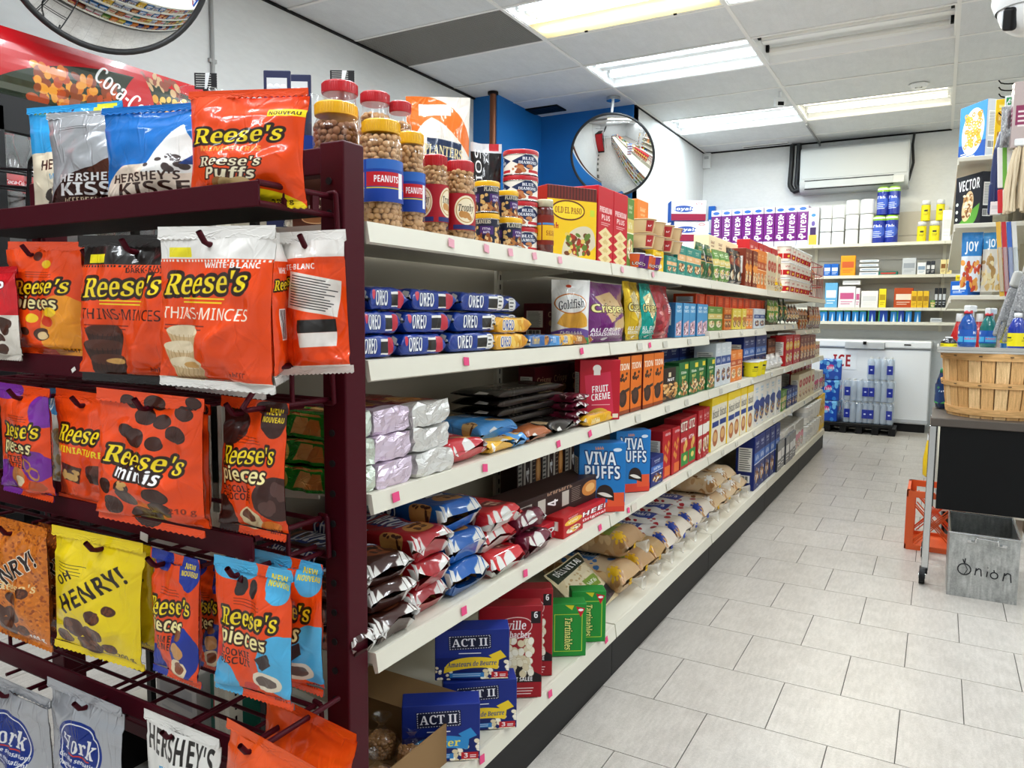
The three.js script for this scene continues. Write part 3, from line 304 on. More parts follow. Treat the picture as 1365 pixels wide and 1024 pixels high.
// cans and jars, print all round
function can(bg, fn) { return cell(420, 140, (g, w, h) => { fill(g, bg); for (const q of [.02, .35, .68]) { g.save(); g.translate(w * q, 0); g.beginPath(); g.rect(0, -4, w * .31, h + 8); g.clip(); fn(g, w * .31, h); g.restore(); } }); }
A.almond = can('#ece6da', (g, w, h) => { poly(g, '#1c2c54', [[w * .5, h * .06], [w * 1.02, h * .42], [w * .5, h * .78], [-2, h * .42]]); tx(g, 'BLUE', w * .5, h * .3, 26, { f: 'serif', mw: w * .4 }); tx(g, 'DIAMOND', w * .5, h * .48, 26, { f: 'serif', mw: w * .62 }); chips(g, ['#9a4a2a', '#c07a4a'], 0, h * .6, w * .6, h * .92, 14, 11, 4); fill(g, '#c0242c', w * .5, h * .8, w * .5, h * .12); });
A.mixed = can('#1c2036', (g, w, h) => { tx(g, 'PLANTERS', w * .52, h * .2, 27, { c: '#efe6c8', f: 'serif', mw: w * .72 }); fill(g, '#4a2a6c', w * .4, h * .36, w * .6, h * .3); tx(g, '~MIXED', w * .7, h * .46, 18); tx(g, '~NUTS', w * .7, h * .58, 18); chips(g, ['#b5763c', '#8a4a24', '#e2bd84'], 0, h * .68, w, h * .96, 26, 11, 6); chips(g, '#d9b06a', 0, h * .4, w * .3, h * .7, 5, 12, 2); });
A.salsa = can('#7a2416', (g, w, h) => { fill(g, '#e8b41c', -4, h * .34, w + 8, h * .5); tx(g, 'SALSA', w * .5, h * .6, 32, { mw: w * .6, c: '#7a1712', f: 'serif' }); fill(g, '#4a82b8', -4, h * .26, w + 8, h * .07); });
A.peanutY = can('#1b3f9a', (g, w, h) => { fill(g, '#2f66b8', -4, -4, w + 8, h * .26); fill(g, '#c41c28', -4, h * .3, w + 8, h * .34); tx(g, 'PEANUTS', w * .5, h * .47, 30, { mw: w * .62 }); fill(g, '#e8c83a', -4, h * .66, w + 8, 4); fill(g, '#eef0f2', w * .82, h * .3, w * .16, h * .6); });
A.trophy = can('#a51a26', (g, w, h) => { el(g, '#efe0c0', w * .5, h * .46, w * .4, h * .4); el(g, null, w * .5, h * .46, w * .34, h * .33, 0, '#b88a3c', 3); tx(g, 'Trophy', w * .5, h * .4, 36, { c: '#20140c', k: .15, f: 'serif', mw: w * .56 }); chips(g, '#c48a4a', w * .3, h * .56, w * .7, h * .72, 6, 13, 3); fill(g, '#28306a', w * .06, h * .86, w * .88, h * .12); });
A.icy = can('#1f3f94', (g, w, h) => { fill(g, '#e8ecf2', -4, h * .2, w + 8, h * .45); tx(g, 'Mondoux', w * .5, h * .34, 34, { mw: w * .8, c: '#1c2c78', k: .15, f: 'serif' }); tx(g, 'ICY SQUARES', w * .5, h * .55, 23, { c: '#28304a', mw: w * .8 }); tx(g, '~Fruit', w * .5, h * .82, 24, { k: .1 }); });
A.blackCard = cell(110, 110, (g, w, h) => { fill(g, '#1c1a1c'); for (let i = 0; i < 6; i++) lines(g, '#d8d6d0', 8, 12 + i * 16, w - 20, 1, 6, 4); poly(g, '#e8e8e8', [[w * .5, 0], [w * .7, 0], [w * .55, h], [w * .45, h]]); });
A.rawBag = cell(240, 300, (g, w, h) => { fill(g, '#ece6dc'); curve(g, '#ea7420', [[-5, -5], [w + 5, -5], [w + 5, h * .4], [w * .7, h * .2], [w * .4, h * .14], [w * .1, h * .2], [-5, h * .5]]); fill(g, '#f2e6e0', w * .2, h * .05, w * .5, h * .08); g.save(); g.translate(w * .58, h * .36); g.rotate(.08); fill(g, '#1c2c4c', -62, -20, 130, 44); tx(g, 'PLANTERS', 2, 2, 27, { c: '#e8d6a0', f: 'serif' }); g.restore(); tx(g, 'RAW', w * .62, h * .54, 44, { c: '#b0242c', f: 'serif' }); tx(g, '~IN SHELL', w * .62, h * .65, 24, { c: '#b0242c', f: 'serif' }); tx(g, '~OATS', w * .6, h * .86, 36, { c: '#3a2a20', f: 'serif' }); });
A.pist = cell(200, 280, (g, w, h) => { fill(g, '#151314'); fill(g, '#d8dce0', -4, -4, w + 8, h * .1); fill(g, '#c03038', w * .6, -4, w * .3, h * .08); tx(g, 'PISTACHIOS', w * .24, h * .58, 54, { r: -1.57, w: 'normal' }); curve(g, '#c9bf9a', [[w * .75, h], [w * .8, h * .5], [w + 4, h * .4], [w + 4, h * .8], [w + 4, h], [w * .9, h], [w * .75, h]]); });
A.brownBox = BX(200, 240, .66, '#4a2416', (g, w, h) => { tx(g, '~MIX', w * .6, h * .5, 34, { c: '#f0e0c8' }); tx(g, '~MELANGE', w * .55, h * .66, 24, { c: '#f0e0c8' }); el(g, '#8c5a34', w * .5, h * .86, w * .3, h * .1, 0, '#d8b080', 3); }, '#e8e6e0');
// back wall and service side
A.purex = BX(90, 220, .6, '#6f1b78', (g, w, h) => { fill(g, '#e8eaf0', -4, -4, w + 8, h * .17); fill(g, '#dfe4ee', -4, h * .86, w + 8, h); el(g, '#3a6ac0', w * .5, h * .08, w * .32, 9); tx(g, 'Purex', w * .5, h * .52, 48, { r: -1.57, sx: .95 }); el(g, '#fff', w * .5, h * .8, 7); el(g, '#fff', w * .55, h * .22, 6); }, '#7a2a84', false);
A.royale = BX(150, 120, .74, '#ece8e8', (g, w, h) => { fill(g, '#8a1c3c', -4, h * .66, w + 8, h); el(g, '#2c4f9e', w * .36, h * .42, w * .3, h * .17); tx(g, 'Royale', w * .36, h * .42, 24, { k: .1 }); el(g, null, w * .8, h * .16, 9, 6, 0, '#c03040', 2); }, '#3a6ac8', false);
A.towel = BX(100, 190, .7, '#e9ecf0', (g, w, h) => { el(g, '#4a8ac4', w * .5, h * .2, 16, 8); el(g, '#6a5aa0', w * .5, h * .42, 13); fill(g, '#402a5a', w * .2, h * .52, w * .6, h * .2); fill(g, '#e8b84a', w * .1, h * .72, w * .8, h * .26); }, '#e9ecf0', false);
A.navyRoll = BX(150, 150, .85, '#1c2f94', (g, w, h) => { fill(g, '#84b82c', -4, -4, w + 8, h * .18); fill(g, '#eef2ea', w * .2, h * .02, w * .6, h * .07); el(g, '#3c5cc0', w * .5, h * .56, w * .3, h * .24); tx(g, '~PLUS', w * .5, h * .36, 24); lines(g, '#dfe6f6', w * .32, h * .56, w * .36, 4, 10, 3); });
A.yelCan = can('#e8d818', (g, w, h) => { fill(g, '#3a3a2a', w * .3, h * .3, w * .4, h * .12); lines(g, '#6a6418', w * .2, h * .5, w * .6, 3, 9, 3); });
A.kleen = BX(90, 60, .7, '#2a7fc4', (g, w, h) => { poly(g, '#eaf2f8', [[w * .35, h], [w * .55, h * .2], [w * .7, h]]); fill(g, '#4aa84a', -4, -4, w + 8, h * .16); }, '#1f6ab0', false);
A.kleenD = BX(90, 60, .7, '#1a3f9a', (g, w, h) => { poly(g, '#cfe6f0', [[w * .4, h], [w * .55, h * .3], [w * .7, h]]); fill(g, '#3f9a5a', -4, -4, w * .2, h + 8); }, '#5ab04a', false);
function med(bg, c2) { return BX(90, 90, .75, bg, (g, w, h) => { fill(g, c2, w * .1, h * .3, w * .8, h * .3); lines(g, c2, w * .15, h * .7, w * .7, 2, 9, 3); }, undefined, false); }
A.m1 = med('#e89a1c', '#c85a2a'); A.m2 = med('#e6e8ea', '#8aa0b8'); A.m3 = med('#1f6a5a', '#d2342c'); A.m4 = med('#c2c6ca', '#9aa0a8'); A.m5 = med('#30343c', '#e0e0e0'); A.m6 = med('#6ab0dc', '#eef2f4'); A.m7 = med('#eae4e6', '#c85a8a'); A.m8 = med('#f2dc28', '#b89a10'); A.m9 = med('#b84a1c', '#f0e2d0'); A.m10 = med('#e8bc2a', '#a87a1a'); A.m11 = med('#24262a', '#c8ccd0'); A.m12 = med('#f0eeea', '#d8d8d8'); A.m13 = med('#1c64c0', '#e8f0f8'); A.m14 = med('#e8d89a', '#8a5a2a');
A.cerealB = BX(300, 260, .62, '#3a8cc8', (g, w, h) => { fill(g, '#1c4f9e', -4, h * .7, w + 8, h); el(g, '#e8eef2', w * .52, h * .5, w * .4, h * .42, .15); for (let i = 0; i < 60; i++) el(g, null, w * (.25 + .55 * hash(i, 3, 1)), h * (.18 + .6 * hash(i, 3, 2)), 9, 8, 0, ['#e8b030', '#d89420'][i % 2], 6); lines(g, '#fff', w * .1, h * .86, w * .6, 3, 9, 4); }, '#c8ccd0');
A.vector = BX(300, 260, .62, '#17181e', (g, w, h) => { curve(g, '#5a9a34', [[w * .1, h], [w * .5, h * .75], [w * .95, h * .6], [w * .9, h], [w * .6, h + 4]]); el(g, '#e2c494', w * .5, h * .62, w * .2, h * .3, .2); chips(g, ['#b5854a', '#7a4a24', '#f0e2c4'], w * .36, h * .4, w * .66, h * .84, 40, 9, 3); tx(g, 'VECTOR', w * .52, h * .2, 62, { s: '#000', sw: 5, mw: w * .8, sy: 1.2 }); for (const y of [.55, .7, .85]) el(g, '#e8f0e0', w * .1, h * y, 9); }, '#23252c');
A.krisp2 = BX(200, 260, .66, '#d8b070', (g, w, h) => { el(g, '#c86a34', w * .5, h * .3, w * .24); lines(g, '#6a4a2a', w * .2, h * .6, w * .6, 5, 12, 4); }, '#ccc2ae');
A.snack = cell(130, 200, (g, w, h) => { fill(g, '#e2e8ee'); fill(g, '#2a7fc4', -4, -4, w + 8, h * .42); tx(g, 'JOY', w * .5, h * .24, 46); chips(g, ['#c8442a', '#e8a04a'], 6, h * .5, w - 6, h * .96, 40, 12, 2); });
A.snack2 = cell(130, 200, (g, w, h) => { fill(g, '#dcd6c8'); fill(g, '#3a8cc4', -4, -4, w + 8, h * .3); tx(g, 'JOY', w * .5, h * .18, 40); chips(g, ['#d8b878', '#b08a50', '#e8d8a8'], 6, h * .4, w - 6, h * .94, 40, 12, 4); });
A.wash = can('#1c56b0', (g, w, h) => { fill(g, '#4aaee0', -4, h * .5, w + 8, h * .4); tx(g, 'N', w * .6, h * .22, 40); tx(g, '~Fresh', w * .4, h * .64, 38, { c: '#e2486a', k: .1 }); });
A.soap = can('#16386a', (g, w, h) => { curve(g, '#3f9a4a', [[0, h], [w * .3, h * .75], [w, h], [w * .6, h + 3]]); chips(g, ['#7ac0d8', '#2f7a5a', '#c8d0e8'], 0, h * .1, w, h * .6, 16, 9, 4); });
A.cola = can('#c4141c', (g, w, h) => { tx(g, 'Coca-Cola', w * .5, h * .5, 44, { f: 'serif', k: .2, sx: .55 }); });
A.colaH = cell(1000, 170, (g, w, h) => { fill(g, '#c0101a'); curve(g, '#24301f', [[w * .2, h], [w * .3, h * .5], [w * .5, h * .3], [w * .7, h * .1], [w * .98, h * .3], [w * .9, h * .8], [w * .8, h], [w * .5, h + 4], [w * .2, h]]); chips(g, ['#d8741c', '#8a3a14', '#e89a34', '#b8481c'], w * .36, h * .45, w * .62, h * .95, 90, 14, 3); chips(g, ['#d89a34', '#e8b85a', '#b0481c'], w * .76, h * .4, w * .9, h * .95, 50, 13, 5); chips(g, ['#c8a47a', '#8a4a3a'], w * .72, h * .06, w * .86, h * .3, 24, 12, 7); curve(g, '#c0101a', [[w * .6, h * 1.05], [w * .66, h * .2], [w * .72, h * .1], [w * .78, h * .6], [w * .76, h * 1.05]]); curve(g, '#d01420', [[w * .9, h * 1.05], [w * .93, h * .5], [w + 4, h * .2], [w + 4, h * .8], [w + 4, h * 1.05]]); tx(g, 'Coca-Cola', w * .66, h * .56, 74, { f: 'serif', k: .25, r: .42, sx: .62 }); });
A.onion = cell(300, 140, (g, w, h) => { fill(g, '#a9aba8'); g.strokeStyle = '#15171a'; g.lineWidth = 6; el(g, null, w * .18, h * .55, 34, 32, 0, '#15171a', 6); g.beginPath(); g.moveTo(w * .18, h * .32); g.lineTo(w * .14, h * .14); g.moveTo(w * .18, h * .32); g.lineTo(w * .2, h * .12); g.stroke(); el(g, null, w * .18, h * .55, 14, 31, 0, '#15171a', 2.5); tx(g, 'n i', w * .42, h * .56, 70, { c: '#15171a', k: .15, w: 'normal' }); el(g, null, w * .63, h * .62, 18, 18, 0, '#15171a', 6); tx(g, 'n', w * .83, h * .6, 76, { c: '#15171a', k: .25, w: 'normal' }); });
A.ice = cell(300, 130, (g, w, h) => { fill(g, '#f0f3f7'); tx(g, 'ICE', w * .5, h * .52, 120, { c: '#a81c26', sx: 1 }); });
A.hex = cell(60, 60, (g, w, h) => { fill(g, '#1e2f98'); el(g, '#c8d4f0', w * .5, h * .5, 12, 5); });
A.popB = cell(140, 110, (g, w, h) => { fill(g, '#1a4cb4'); el(g, '#d03a8a', w * .5, h * .4, 26, 18); chips(g, ['#3c86d8', '#7ac0f0'], 0, 0, w, h, 18, 12, 3); tx(g, '~soda', w * .5, h * .4, 26); });
A.glove = cell(120, 180, (g, w, h) => { fill(g, '#8e8f90'); chips(g, ['#a5a6a8', '#78797c', '#b5b6b6'], 0, 0, w, h, 240, 4, 3); });
A.hdr = cell(120, 140, (g, w, h) => { fill(g, '#b8a8a4'); fill(g, '#8c3a5a', w * .1, h * .36, w * .8, h * .3); lines(g, '#e8e0dc', w * .18, h * .44, w * .64, 4, 10, 4); });
A.grnHdr = cell(60, 80, (g, w, h) => { fill(g, '#eef0ee'); fill(g, '#1f8a4a', w * .15, h * .1, w * .7, h * .4); tx(g, 'C', w * .5, h * .3, 26); });
A.noodle = can('#e8ded0', (g, w, h) => { fill(g, '#b81c20', -4, h * .5, w + 8, h * .34); tx(g, '~NOODLE', w * .5, h * .28, 24, { c: '#b81c20' }); el(g, '#f0c850', w * .5, h * .68, 20, 12); });
A.cupBeige = can('#d9b98a', (g, w, h) => { fill(g, '#b02a2a', w * .3, h * .1, w * .4, h * .8); tx(g, '~SB', w * .5, h * .5, 30); });
A.loco = can('#6a2a7c', (g, w, h) => { fill(g, '#e0602a', -4, -4, w * .5, h + 8); tx(g, 'LOCO', w * .5, h * .72, 40, { c: '#f4ece0', s: '#2a1020', sw: 6 }); });
// ---------------------------------------------------------------- the room
const CH = 2.97, XL = -3.62, XR = 2.44, ZB = -8.78, ZF = 3.0;
function grainTex(n, base, amp, streak, blot, sd, colour = false) {
  const d = new Uint8Array(n * n * 4);
  for (let y = 0; y < n; y++) for (let x = 0; x < n; x++) {
    const per = (f, k) => { const a = x / n * 6.2832, b = y / n * 6.2832; return noise(Math.cos(a) * f + k, Math.sin(a) * f + Math.cos(b) * f, Math.sin(b) * f + sd); };
    const v = (hash(x, y, sd) - .5) * amp + per(1.6, 1) * blot + noise(x * .16, y * .03, sd + 3) * streak + noise(x * .25, y * .25, sd + 9) * streak * .6, o = (y * n + x) * 4;
    for (let c = 0; c < 3; c++) d[o + c] = Math.max(0, Math.min(255, base[c] + v)); d[o + 3] = 255;
  }
  const t = new THREE.DataTexture(d, n, n); t.wrapS = t.wrapT = THREE.RepeatWrapping; t.magFilter = THREE.LinearFilter; t.colorSpace = colour ? THREE.SRGBColorSpace : THREE.NoColorSpace; t.needsUpdate = true; return t;
}
const M = {
  white: std('#e3e3e1', .7), wall: std('#dcdedd', .75), blue: std('#0f6fb4', .6), tile: null,
  grout: std('#5c5852', .9), shelf: std('#dcd8c8', .45), panel: std('#b3ab98', .6), dark: std('#0e0d0d', .6, { specularIntensity: .4 }), kick: std('#0d0d0e', .5, { specularIntensity: .5 }), black: std('#08080a', .4, { specularIntensity: .6 }),
  maroon: std('#450a17', .45, { specularIntensity: .3 }), hole: std('#0a0305', .9), chrome: std('#c9cbcc', .2, { metalness: 1 }), mirror: std('#f2f4f4', .015, { metalness: 1 }),
  rim: std('#1d1e20', .4), plast: std('#e6e8e8', .35, { clearcoat: .4 }), freez: std('#f0f3f7', .3, { clearcoat: .6, clearcoatRoughness: .15 }), pink: std('#e0457c', .7), palePink: std('#e5a3b2', .7), holder: std('#e6e3d6', .18, { clearcoat: 1, clearcoatRoughness: .1 }), tag: std('#efece4', .6), clear: std('#ffffff', .08, { transmission: 1, thickness: 0 }),
  copper: std('#7a4a30', .4, { metalness: .6 }), lidR: std('#b81420', .32, { clearcoat: .3 }), lidY: std('#edb40f', .32, { clearcoat: .3 }), nut: std('#c49866', .6), nutD: std('#8a5a34', .6), wood: null, galv: null, bwood: std('#4d453e', .5),
};
const floorTex = grainTex(512, [182, 176, 168], 26, 7, 6, 3, true);
M.tile = std('#ffffff', .34, { map: floorTex, clearcoat: .2, clearcoatRoughness: .3 });
const ceilTex = grainTex(256, [210, 213, 215], 10, 2, 3, 7, true); M.ctile = std('#ffffff', .85, { map: ceilTex });
const wallTex = grainTex(256, [217, 219, 218], 5, 2, 4, 5, true); M.wall = std('#ffffff', .7, { map: wallTex });
M.bluew = std('#0d6ab2', .55);
// floor: slab, tiles in running bond
const floor = struct('floor');
mesh('slab', box(XR - XL + .4, .1, ZF - ZB + .4, (XL + XR) / 2, -.053, (ZF + ZB) / 2), M.grout, floor);
const TWd = .311, TDp = .2995, tileGeos = [];
for (let k = 0; k < 6; k++) { const g = new THREE.BoxGeometry(TWd - .0028, .004, TDp - .0028); const uv = g.attributes.uv; for (let i = 0; i < uv.count; i++) uv.setXY(i, uv.getX(i) * .6 + hash(k, 1, 1), uv.getY(i) * .6 + hash(k, 2, 1)); tileGeos.push(g); }
const restTiles = []; let tileCount = 0;
for (let r = -30; r < 40; r++) {
  const zc = -2.17 - (r - 3) * TDp; if (zc > ZF || zc < ZB) continue;
  const off = ((r - 3) % 2 + 2) % 2 ? -.042 - TWd / 2 : -.042;
  for (let k = -14; k < 10; k++) {
    const xc = off + (k + .5) * TWd; if (xc < XL + .1 || xc > XR - .1) continue;
    if (xc > -1.0 && xc < .75 && zc < -.95 && zc > -8.45 && tileCount < 290) { tileCount++; const m = mesh('tile', tileGeos[(r * 7 + k * 3 + 600) % 6], M.tile, floor); m.position.set(xc, -.002, zc); }
    else restTiles.push(tileGeos[(r * 7 + k * 3 + 600) % 6].clone().translate(xc, -.002, zc));
  }
}
mesh('tile_field', merge(restTiles), M.tile, floor).userData.kind = 'stuff';
// walls
const wallT = .12;
struct('wall_left', box(wallT, CH + .3, ZF + 5.68 + .2, XL - wallT / 2, CH / 2 + .05, (ZF - 5.68 + .2) / 2), M.wall);
struct('wall_pier', box(.24 + wallT, CH + .3, .82, XL + .12 - wallT / 2, CH / 2 + .05, -5.68 - .41), M.bluew);
struct('wall_alcove', box(1.3, CH + .3, wallT, -3.11, CH / 2 + .05, -6.5 - wallT / 2), M.bluew);
struct('wall_inner', box(wallT, CH + .3, 2.3, -2.46 - wallT / 2 + .0, CH / 2 + .05, -6.505 - 1.15), M.wall);
struct('wall_back', box(6, CH + .3, wallT, -.2, CH / 2 + .05, ZB - wallT / 2), M.wall);
struct('wall_right', box(wallT, CH + .3, ZF - ZB + .4, XR + wallT / 2, CH / 2 + .05, (ZF + ZB) / 2), M.wall);
struct('wall_front', box(XR - XL + .4, CH + .3, wallT, (XL + XR) / 2, CH / 2 + .05, ZF + wallT / 2), M.wall);
// ceiling: slab, lay-in panels and T-bars
const ceiling = struct('ceiling');
mesh('slab', box(XR - XL + .4, .1, ZF - ZB + .4, (XL + XR) / 2, CH + .2, (ZF + ZB) / 2), M.white, ceiling);
const cxs = [XL, -2.44, -1.22, 0, 1.22, XR], RZ = -5.965, rowOf = (z) => Math.round((z - RZ) / .61 - .5);
const lampSpots = [[1, 2, 'lens'], [2, 2, 'on'], [1, 0, 'on'], [2, 0, 'off'], [1, -3, 'on'], [2, -3, 'warm'], [1, 5, 'on'], [2, 5, 'on'], [1, 8, 'on'], [2, 8, 'on'], [1, 11, 'on'], [2, 11, 'on'], [4, 2, 'on'], [4, 5, 'on'], [4, 8, 'on'], [4, -1, 'on']];
const isLamp = (c, r) => lampSpots.some(([a, b]) => a === c && b === r);
const ctGeo = {};
for (let r = -5; r < 15; r++) {
  const z0 = Math.max(RZ + r * .61, ZB), z1 = Math.min(RZ + (r + 1) * .61, ZF); if (z1 - z0 < .05) continue;
  for (let c = 0; c < 5; c++) {
    if (isLamp(c, r)) continue; const w = cxs[c + 1] - cxs[c], d = z1 - z0, grille = c === 0 && r === 2;
    const key = w.toFixed(3) + d.toFixed(3); const g = ctGeo[key] ||= (() => { const q = new THREE.BoxGeometry(w - .006, .015, d - .006); const uv = q.attributes.uv; for (let i = 0; i < uv.count; i++) uv.setXY(i, uv.getX(i) * w * 1.6, uv.getY(i) * d * 1.6); return q; })();
    if (grille) continue;
    mesh('ceiling_panel', g, M.ctile, ceiling).position.set((cxs[c] + cxs[c + 1]) / 2, CH + .0095 + (hash(c, r, 2) - .5) * .004, (z0 + z1) / 2);
  }
}
for (const x of cxs) mesh('t_bar', box(.024, .006, ZF - ZB, x, CH - .001, (ZF + ZB) / 2), M.white, ceiling);
const tb = box(XR - XL, .005, .022); for (let r = -4; r < 15; r++) mesh('t_bar', tb, M.white, ceiling).position.set((XL + XR) / 2, CH - .0005, RZ + r * .61);
mesh('edge_angle', box(.02, .012, ZF + 5.68, XL + .01, CH - .006, (ZF - 5.68) / 2), M.dark, ceiling); mesh('edge_angle', box(2.46, .012, .02, -1.23, CH - .006, ZB + .01), M.dark, ceiling); mesh('edge_angle', box(.016, .01, 2.27, -2.45, CH - .005, -7.64), M.dark, ceiling);
{ // return-air grille: eggcrate of thin fins
  const o = thing('air_grille', 'grey perforated return air grille set in the ceiling beside the wall', 'vent'); const f = [];
  const w = 1.17, d = .6; for (let i = 0; i <= 70; i++) f.push(box(.0025, .014, d - .02, -w / 2 + .01 + i * (w - .02) / 70, 0, 0)); for (let i = 0; i <= 34; i++) f.push(box(w - .02, .014, .0025, 0, 0, -d / 2 + .01 + i * (d - .02) / 34));
  const gm = std('#9a9a96', .6); const fm = mesh('fin_grid', merge(f), gm, o); fm.userData.kind = 'stuff'; mesh('frame', merge([box(w, .014, .014, 0, 0, d / 2 - .007), box(w, .014, .014, 0, 0, -d / 2 + .007), box(.014, .014, d, w / 2 - .007, 0, 0), box(.014, .014, d, -w / 2 + .007, 0, 0)]), gm, o);
  mesh('duct_plate', box(w, .01, d, 0, .09, 0), std('#3a3a38', .8), o); put(o, (XL - 2.44) / 2, CH + .007, RZ + 2.5 * .61);
}
// fluorescent troffers
const lampMats = { on: std('#ffffff', .5, { emissive: COOL.clone(), emissiveIntensity: 5 }), warm: std('#ffffff', .5, { emissive: WARM.clone(), emissiveIntensity: 4 }), off: std('#d9d9d4', .35) };
lampMats.lens = lampMats.on;
const housing = std('#e8eaea', .4), lensMat = std('#fbf0d2', .9, { transmission: .55, thickness: 0 });
const LL = { on: 'lit fluorescent ceiling light with two white tubes over the shop front', lens: 'lit ceiling light half covered by a yellowed plastic diffuser', off: 'unlit fluorescent ceiling light with grey dead tubes', warm: 'lit fluorescent ceiling light with warm yellowish tubes above the wall air conditioner' };
const LC = { '2,2': 'lit bare tube ceiling light next to the one with the yellowed diffuser', '1,0': 'lit bare tube ceiling light above the convex mirror of the blue alcove', '1,-3': 'lit bare tube ceiling light close to the white inner wall corner' };
for (const [c, r, st] of lampSpots) {
  const o = thing('ceiling_light', LC[c + ',' + r] || LL[st], 'ceiling light', st === 'on' && !LC[c + ',' + r] ? 'lit fluorescent ceiling lights' : undefined), L = 1.2, W = .59, xc = (cxs[c] + cxs[c + 1]) / 2;
  put(o, xc, CH, RZ + (r + .5) * .61);
  const sh = new THREE.Shape([[-W / 2, 0], [-W / 2 + .012, 0], [-W / 2 + .03, .05], [-.2, .085], [.2, .085], [W / 2 - .03, .05], [W / 2 - .012, 0], [W / 2, 0], [W / 2 - .01, .1], [-W / 2 + .01, .1]].map(([a, b]) => new THREE.Vector2(a, b)));
  const hg = new THREE.ExtrudeGeometry(sh, { depth: L - .02, bevelEnabled: false }); hg.translate(0, 0, -(L - .02) / 2); hg.rotateY(Math.PI / 2); mesh('housing', hg, housing, o);
  mesh('end_plate', box(.012, .1, W, -L / 2 + .006, .05, 0), housing, o); mesh('end_plate', box(.012, .1, W, L / 2 - .006, .05, 0), housing, o);
  mesh('ridge', merge([box(L - .03, .03, .07, 0, .072, 0)]), housing, o);
  for (const s of [-1, 1]) {
    const t = new THREE.CylinderGeometry(.017, .017, L - .08, 14); t.rotateZ(Math.PI / 2); t.translate(0, .048, s * .14); mesh('tube', t, lampMats[st], o);
    for (const e of [-1, 1]) mesh('socket', box(.02, .045, .03, e * (L / 2 - .024), .06, s * .14), st === 'off' ? M.dark : M.plast, o);
    if (st === 'off') continue;
    const q = new THREE.RectAreaLight(st === 'warm' ? WARM : r < 2 ? COOL : NEUTRAL, TUBE_LIGHT * (r < 1 ? 1.25 : r < 3 ? 1.6 : 1.0), L - .1, .05); q.position.set(xc, CH + .024, o.position.z + s * .14); q.rotation.x = -Math.PI / 2; scene.add(q);
  }
  if (st === 'lens') { mesh('diffuser', box(L - .02, .004, .27, 0, .004, -.15), lensMat, o); mesh('diffuser_clip', merge([box(.02, .012, .01, -.3, 0, -.28), box(.02, .012, .01, .3, 0, -.28)]), M.dark, o); }
}
// ---------------------------------------------------------------- fixtures on ceiling and walls
{ const o = thing('ceiling_vent', 'small black louvred vent in the ceiling of the blue alcove', 'vent'); const p = onY(725, 146, CH); mesh('frame', rbox(.36, .012, .2, .003), M.dark, o); for (let i = 0; i < 6; i++) mesh('louvre', box(.33, .002, .022), M.black, o).position.set(0, -.007, -.075 + i * .03); put(o, p.x, CH - .005, p.z); }
{ const o = thing('slot_vent', 'thin dark slot diffuser in the ceiling by the back wall', 'vent'); const p = onY(1020, 193, CH); mesh('slot', box(.46, .008, .05), M.black, o); for (const s of [-1, 1]) mesh('rim', box(.48, .01, .012, 0, 0, s * .03), M.white, o); put(o, p.x, CH - .005, p.z); }
{ const o = thing('smoke_detector', 'round white smoke detector on the ceiling', 'detector'); const p = onY(1225, 112, CH); mesh('base', lathe([[0, -.008], [.075, -.008], [.075, 0], [0, 0]], 32), M.plast, o); mesh('dome', lathe([[0, -.04], [.03, -.038], [.055, -.026], [.062, -.008]], 32), M.plast, o); mesh('slot', box(.05, .004, .012, 0, -.034, .03), M.dark, o); put(o, p.x, CH - .001, p.z); }
{ const o = thing('motion_sensor', 'small white sensor hanging from a ceiling bar', 'sensor'); const p = onY(1040, 122, CH); mesh('stem', bar(V3(0, 0, 0), V3(0, -.05, 0), .012), M.plast, o); mesh('body', rbox(.09, .07, .06, .012, 0, -.08, 0), M.plast, o); mesh('lens', rbox(.05, .03, .01, .004, 0, -.1, .03), M.dark, o); put(o, p.x, CH - .004, p.z, .5); }
{ const a = onY(1075, 163, CH), b = onY(1094, 191, CH); const o = thing('ceiling_conduit', 'thin grey conduit running along the ceiling to a round box', 'conduit'); mesh('pipe', bar(V3(a.x, CH - .02, a.z), V3(b.x, CH - .02, b.z), .011), std('#8a8c8c', .5), o); mesh('junction_box', new THREE.CylinderGeometry(.06, .06, .04, 20).translate(b.x, CH - .025, b.z), std('#8a8c8c', .5), o); }
{ const o = thing('alarm_box', 'small white alarm box high in the corner of the back wall', 'alarm'); mesh('case', rbox(.09, .17, .05, .01), M.plast, o); mesh('grille', box(.05, .03, .004, 0, .03, .026), std('#b5b8b8', .6), o); const p = onZ(939, 214, ZB + .06); put(o, p.x + .02, p.y, ZB + .026); }
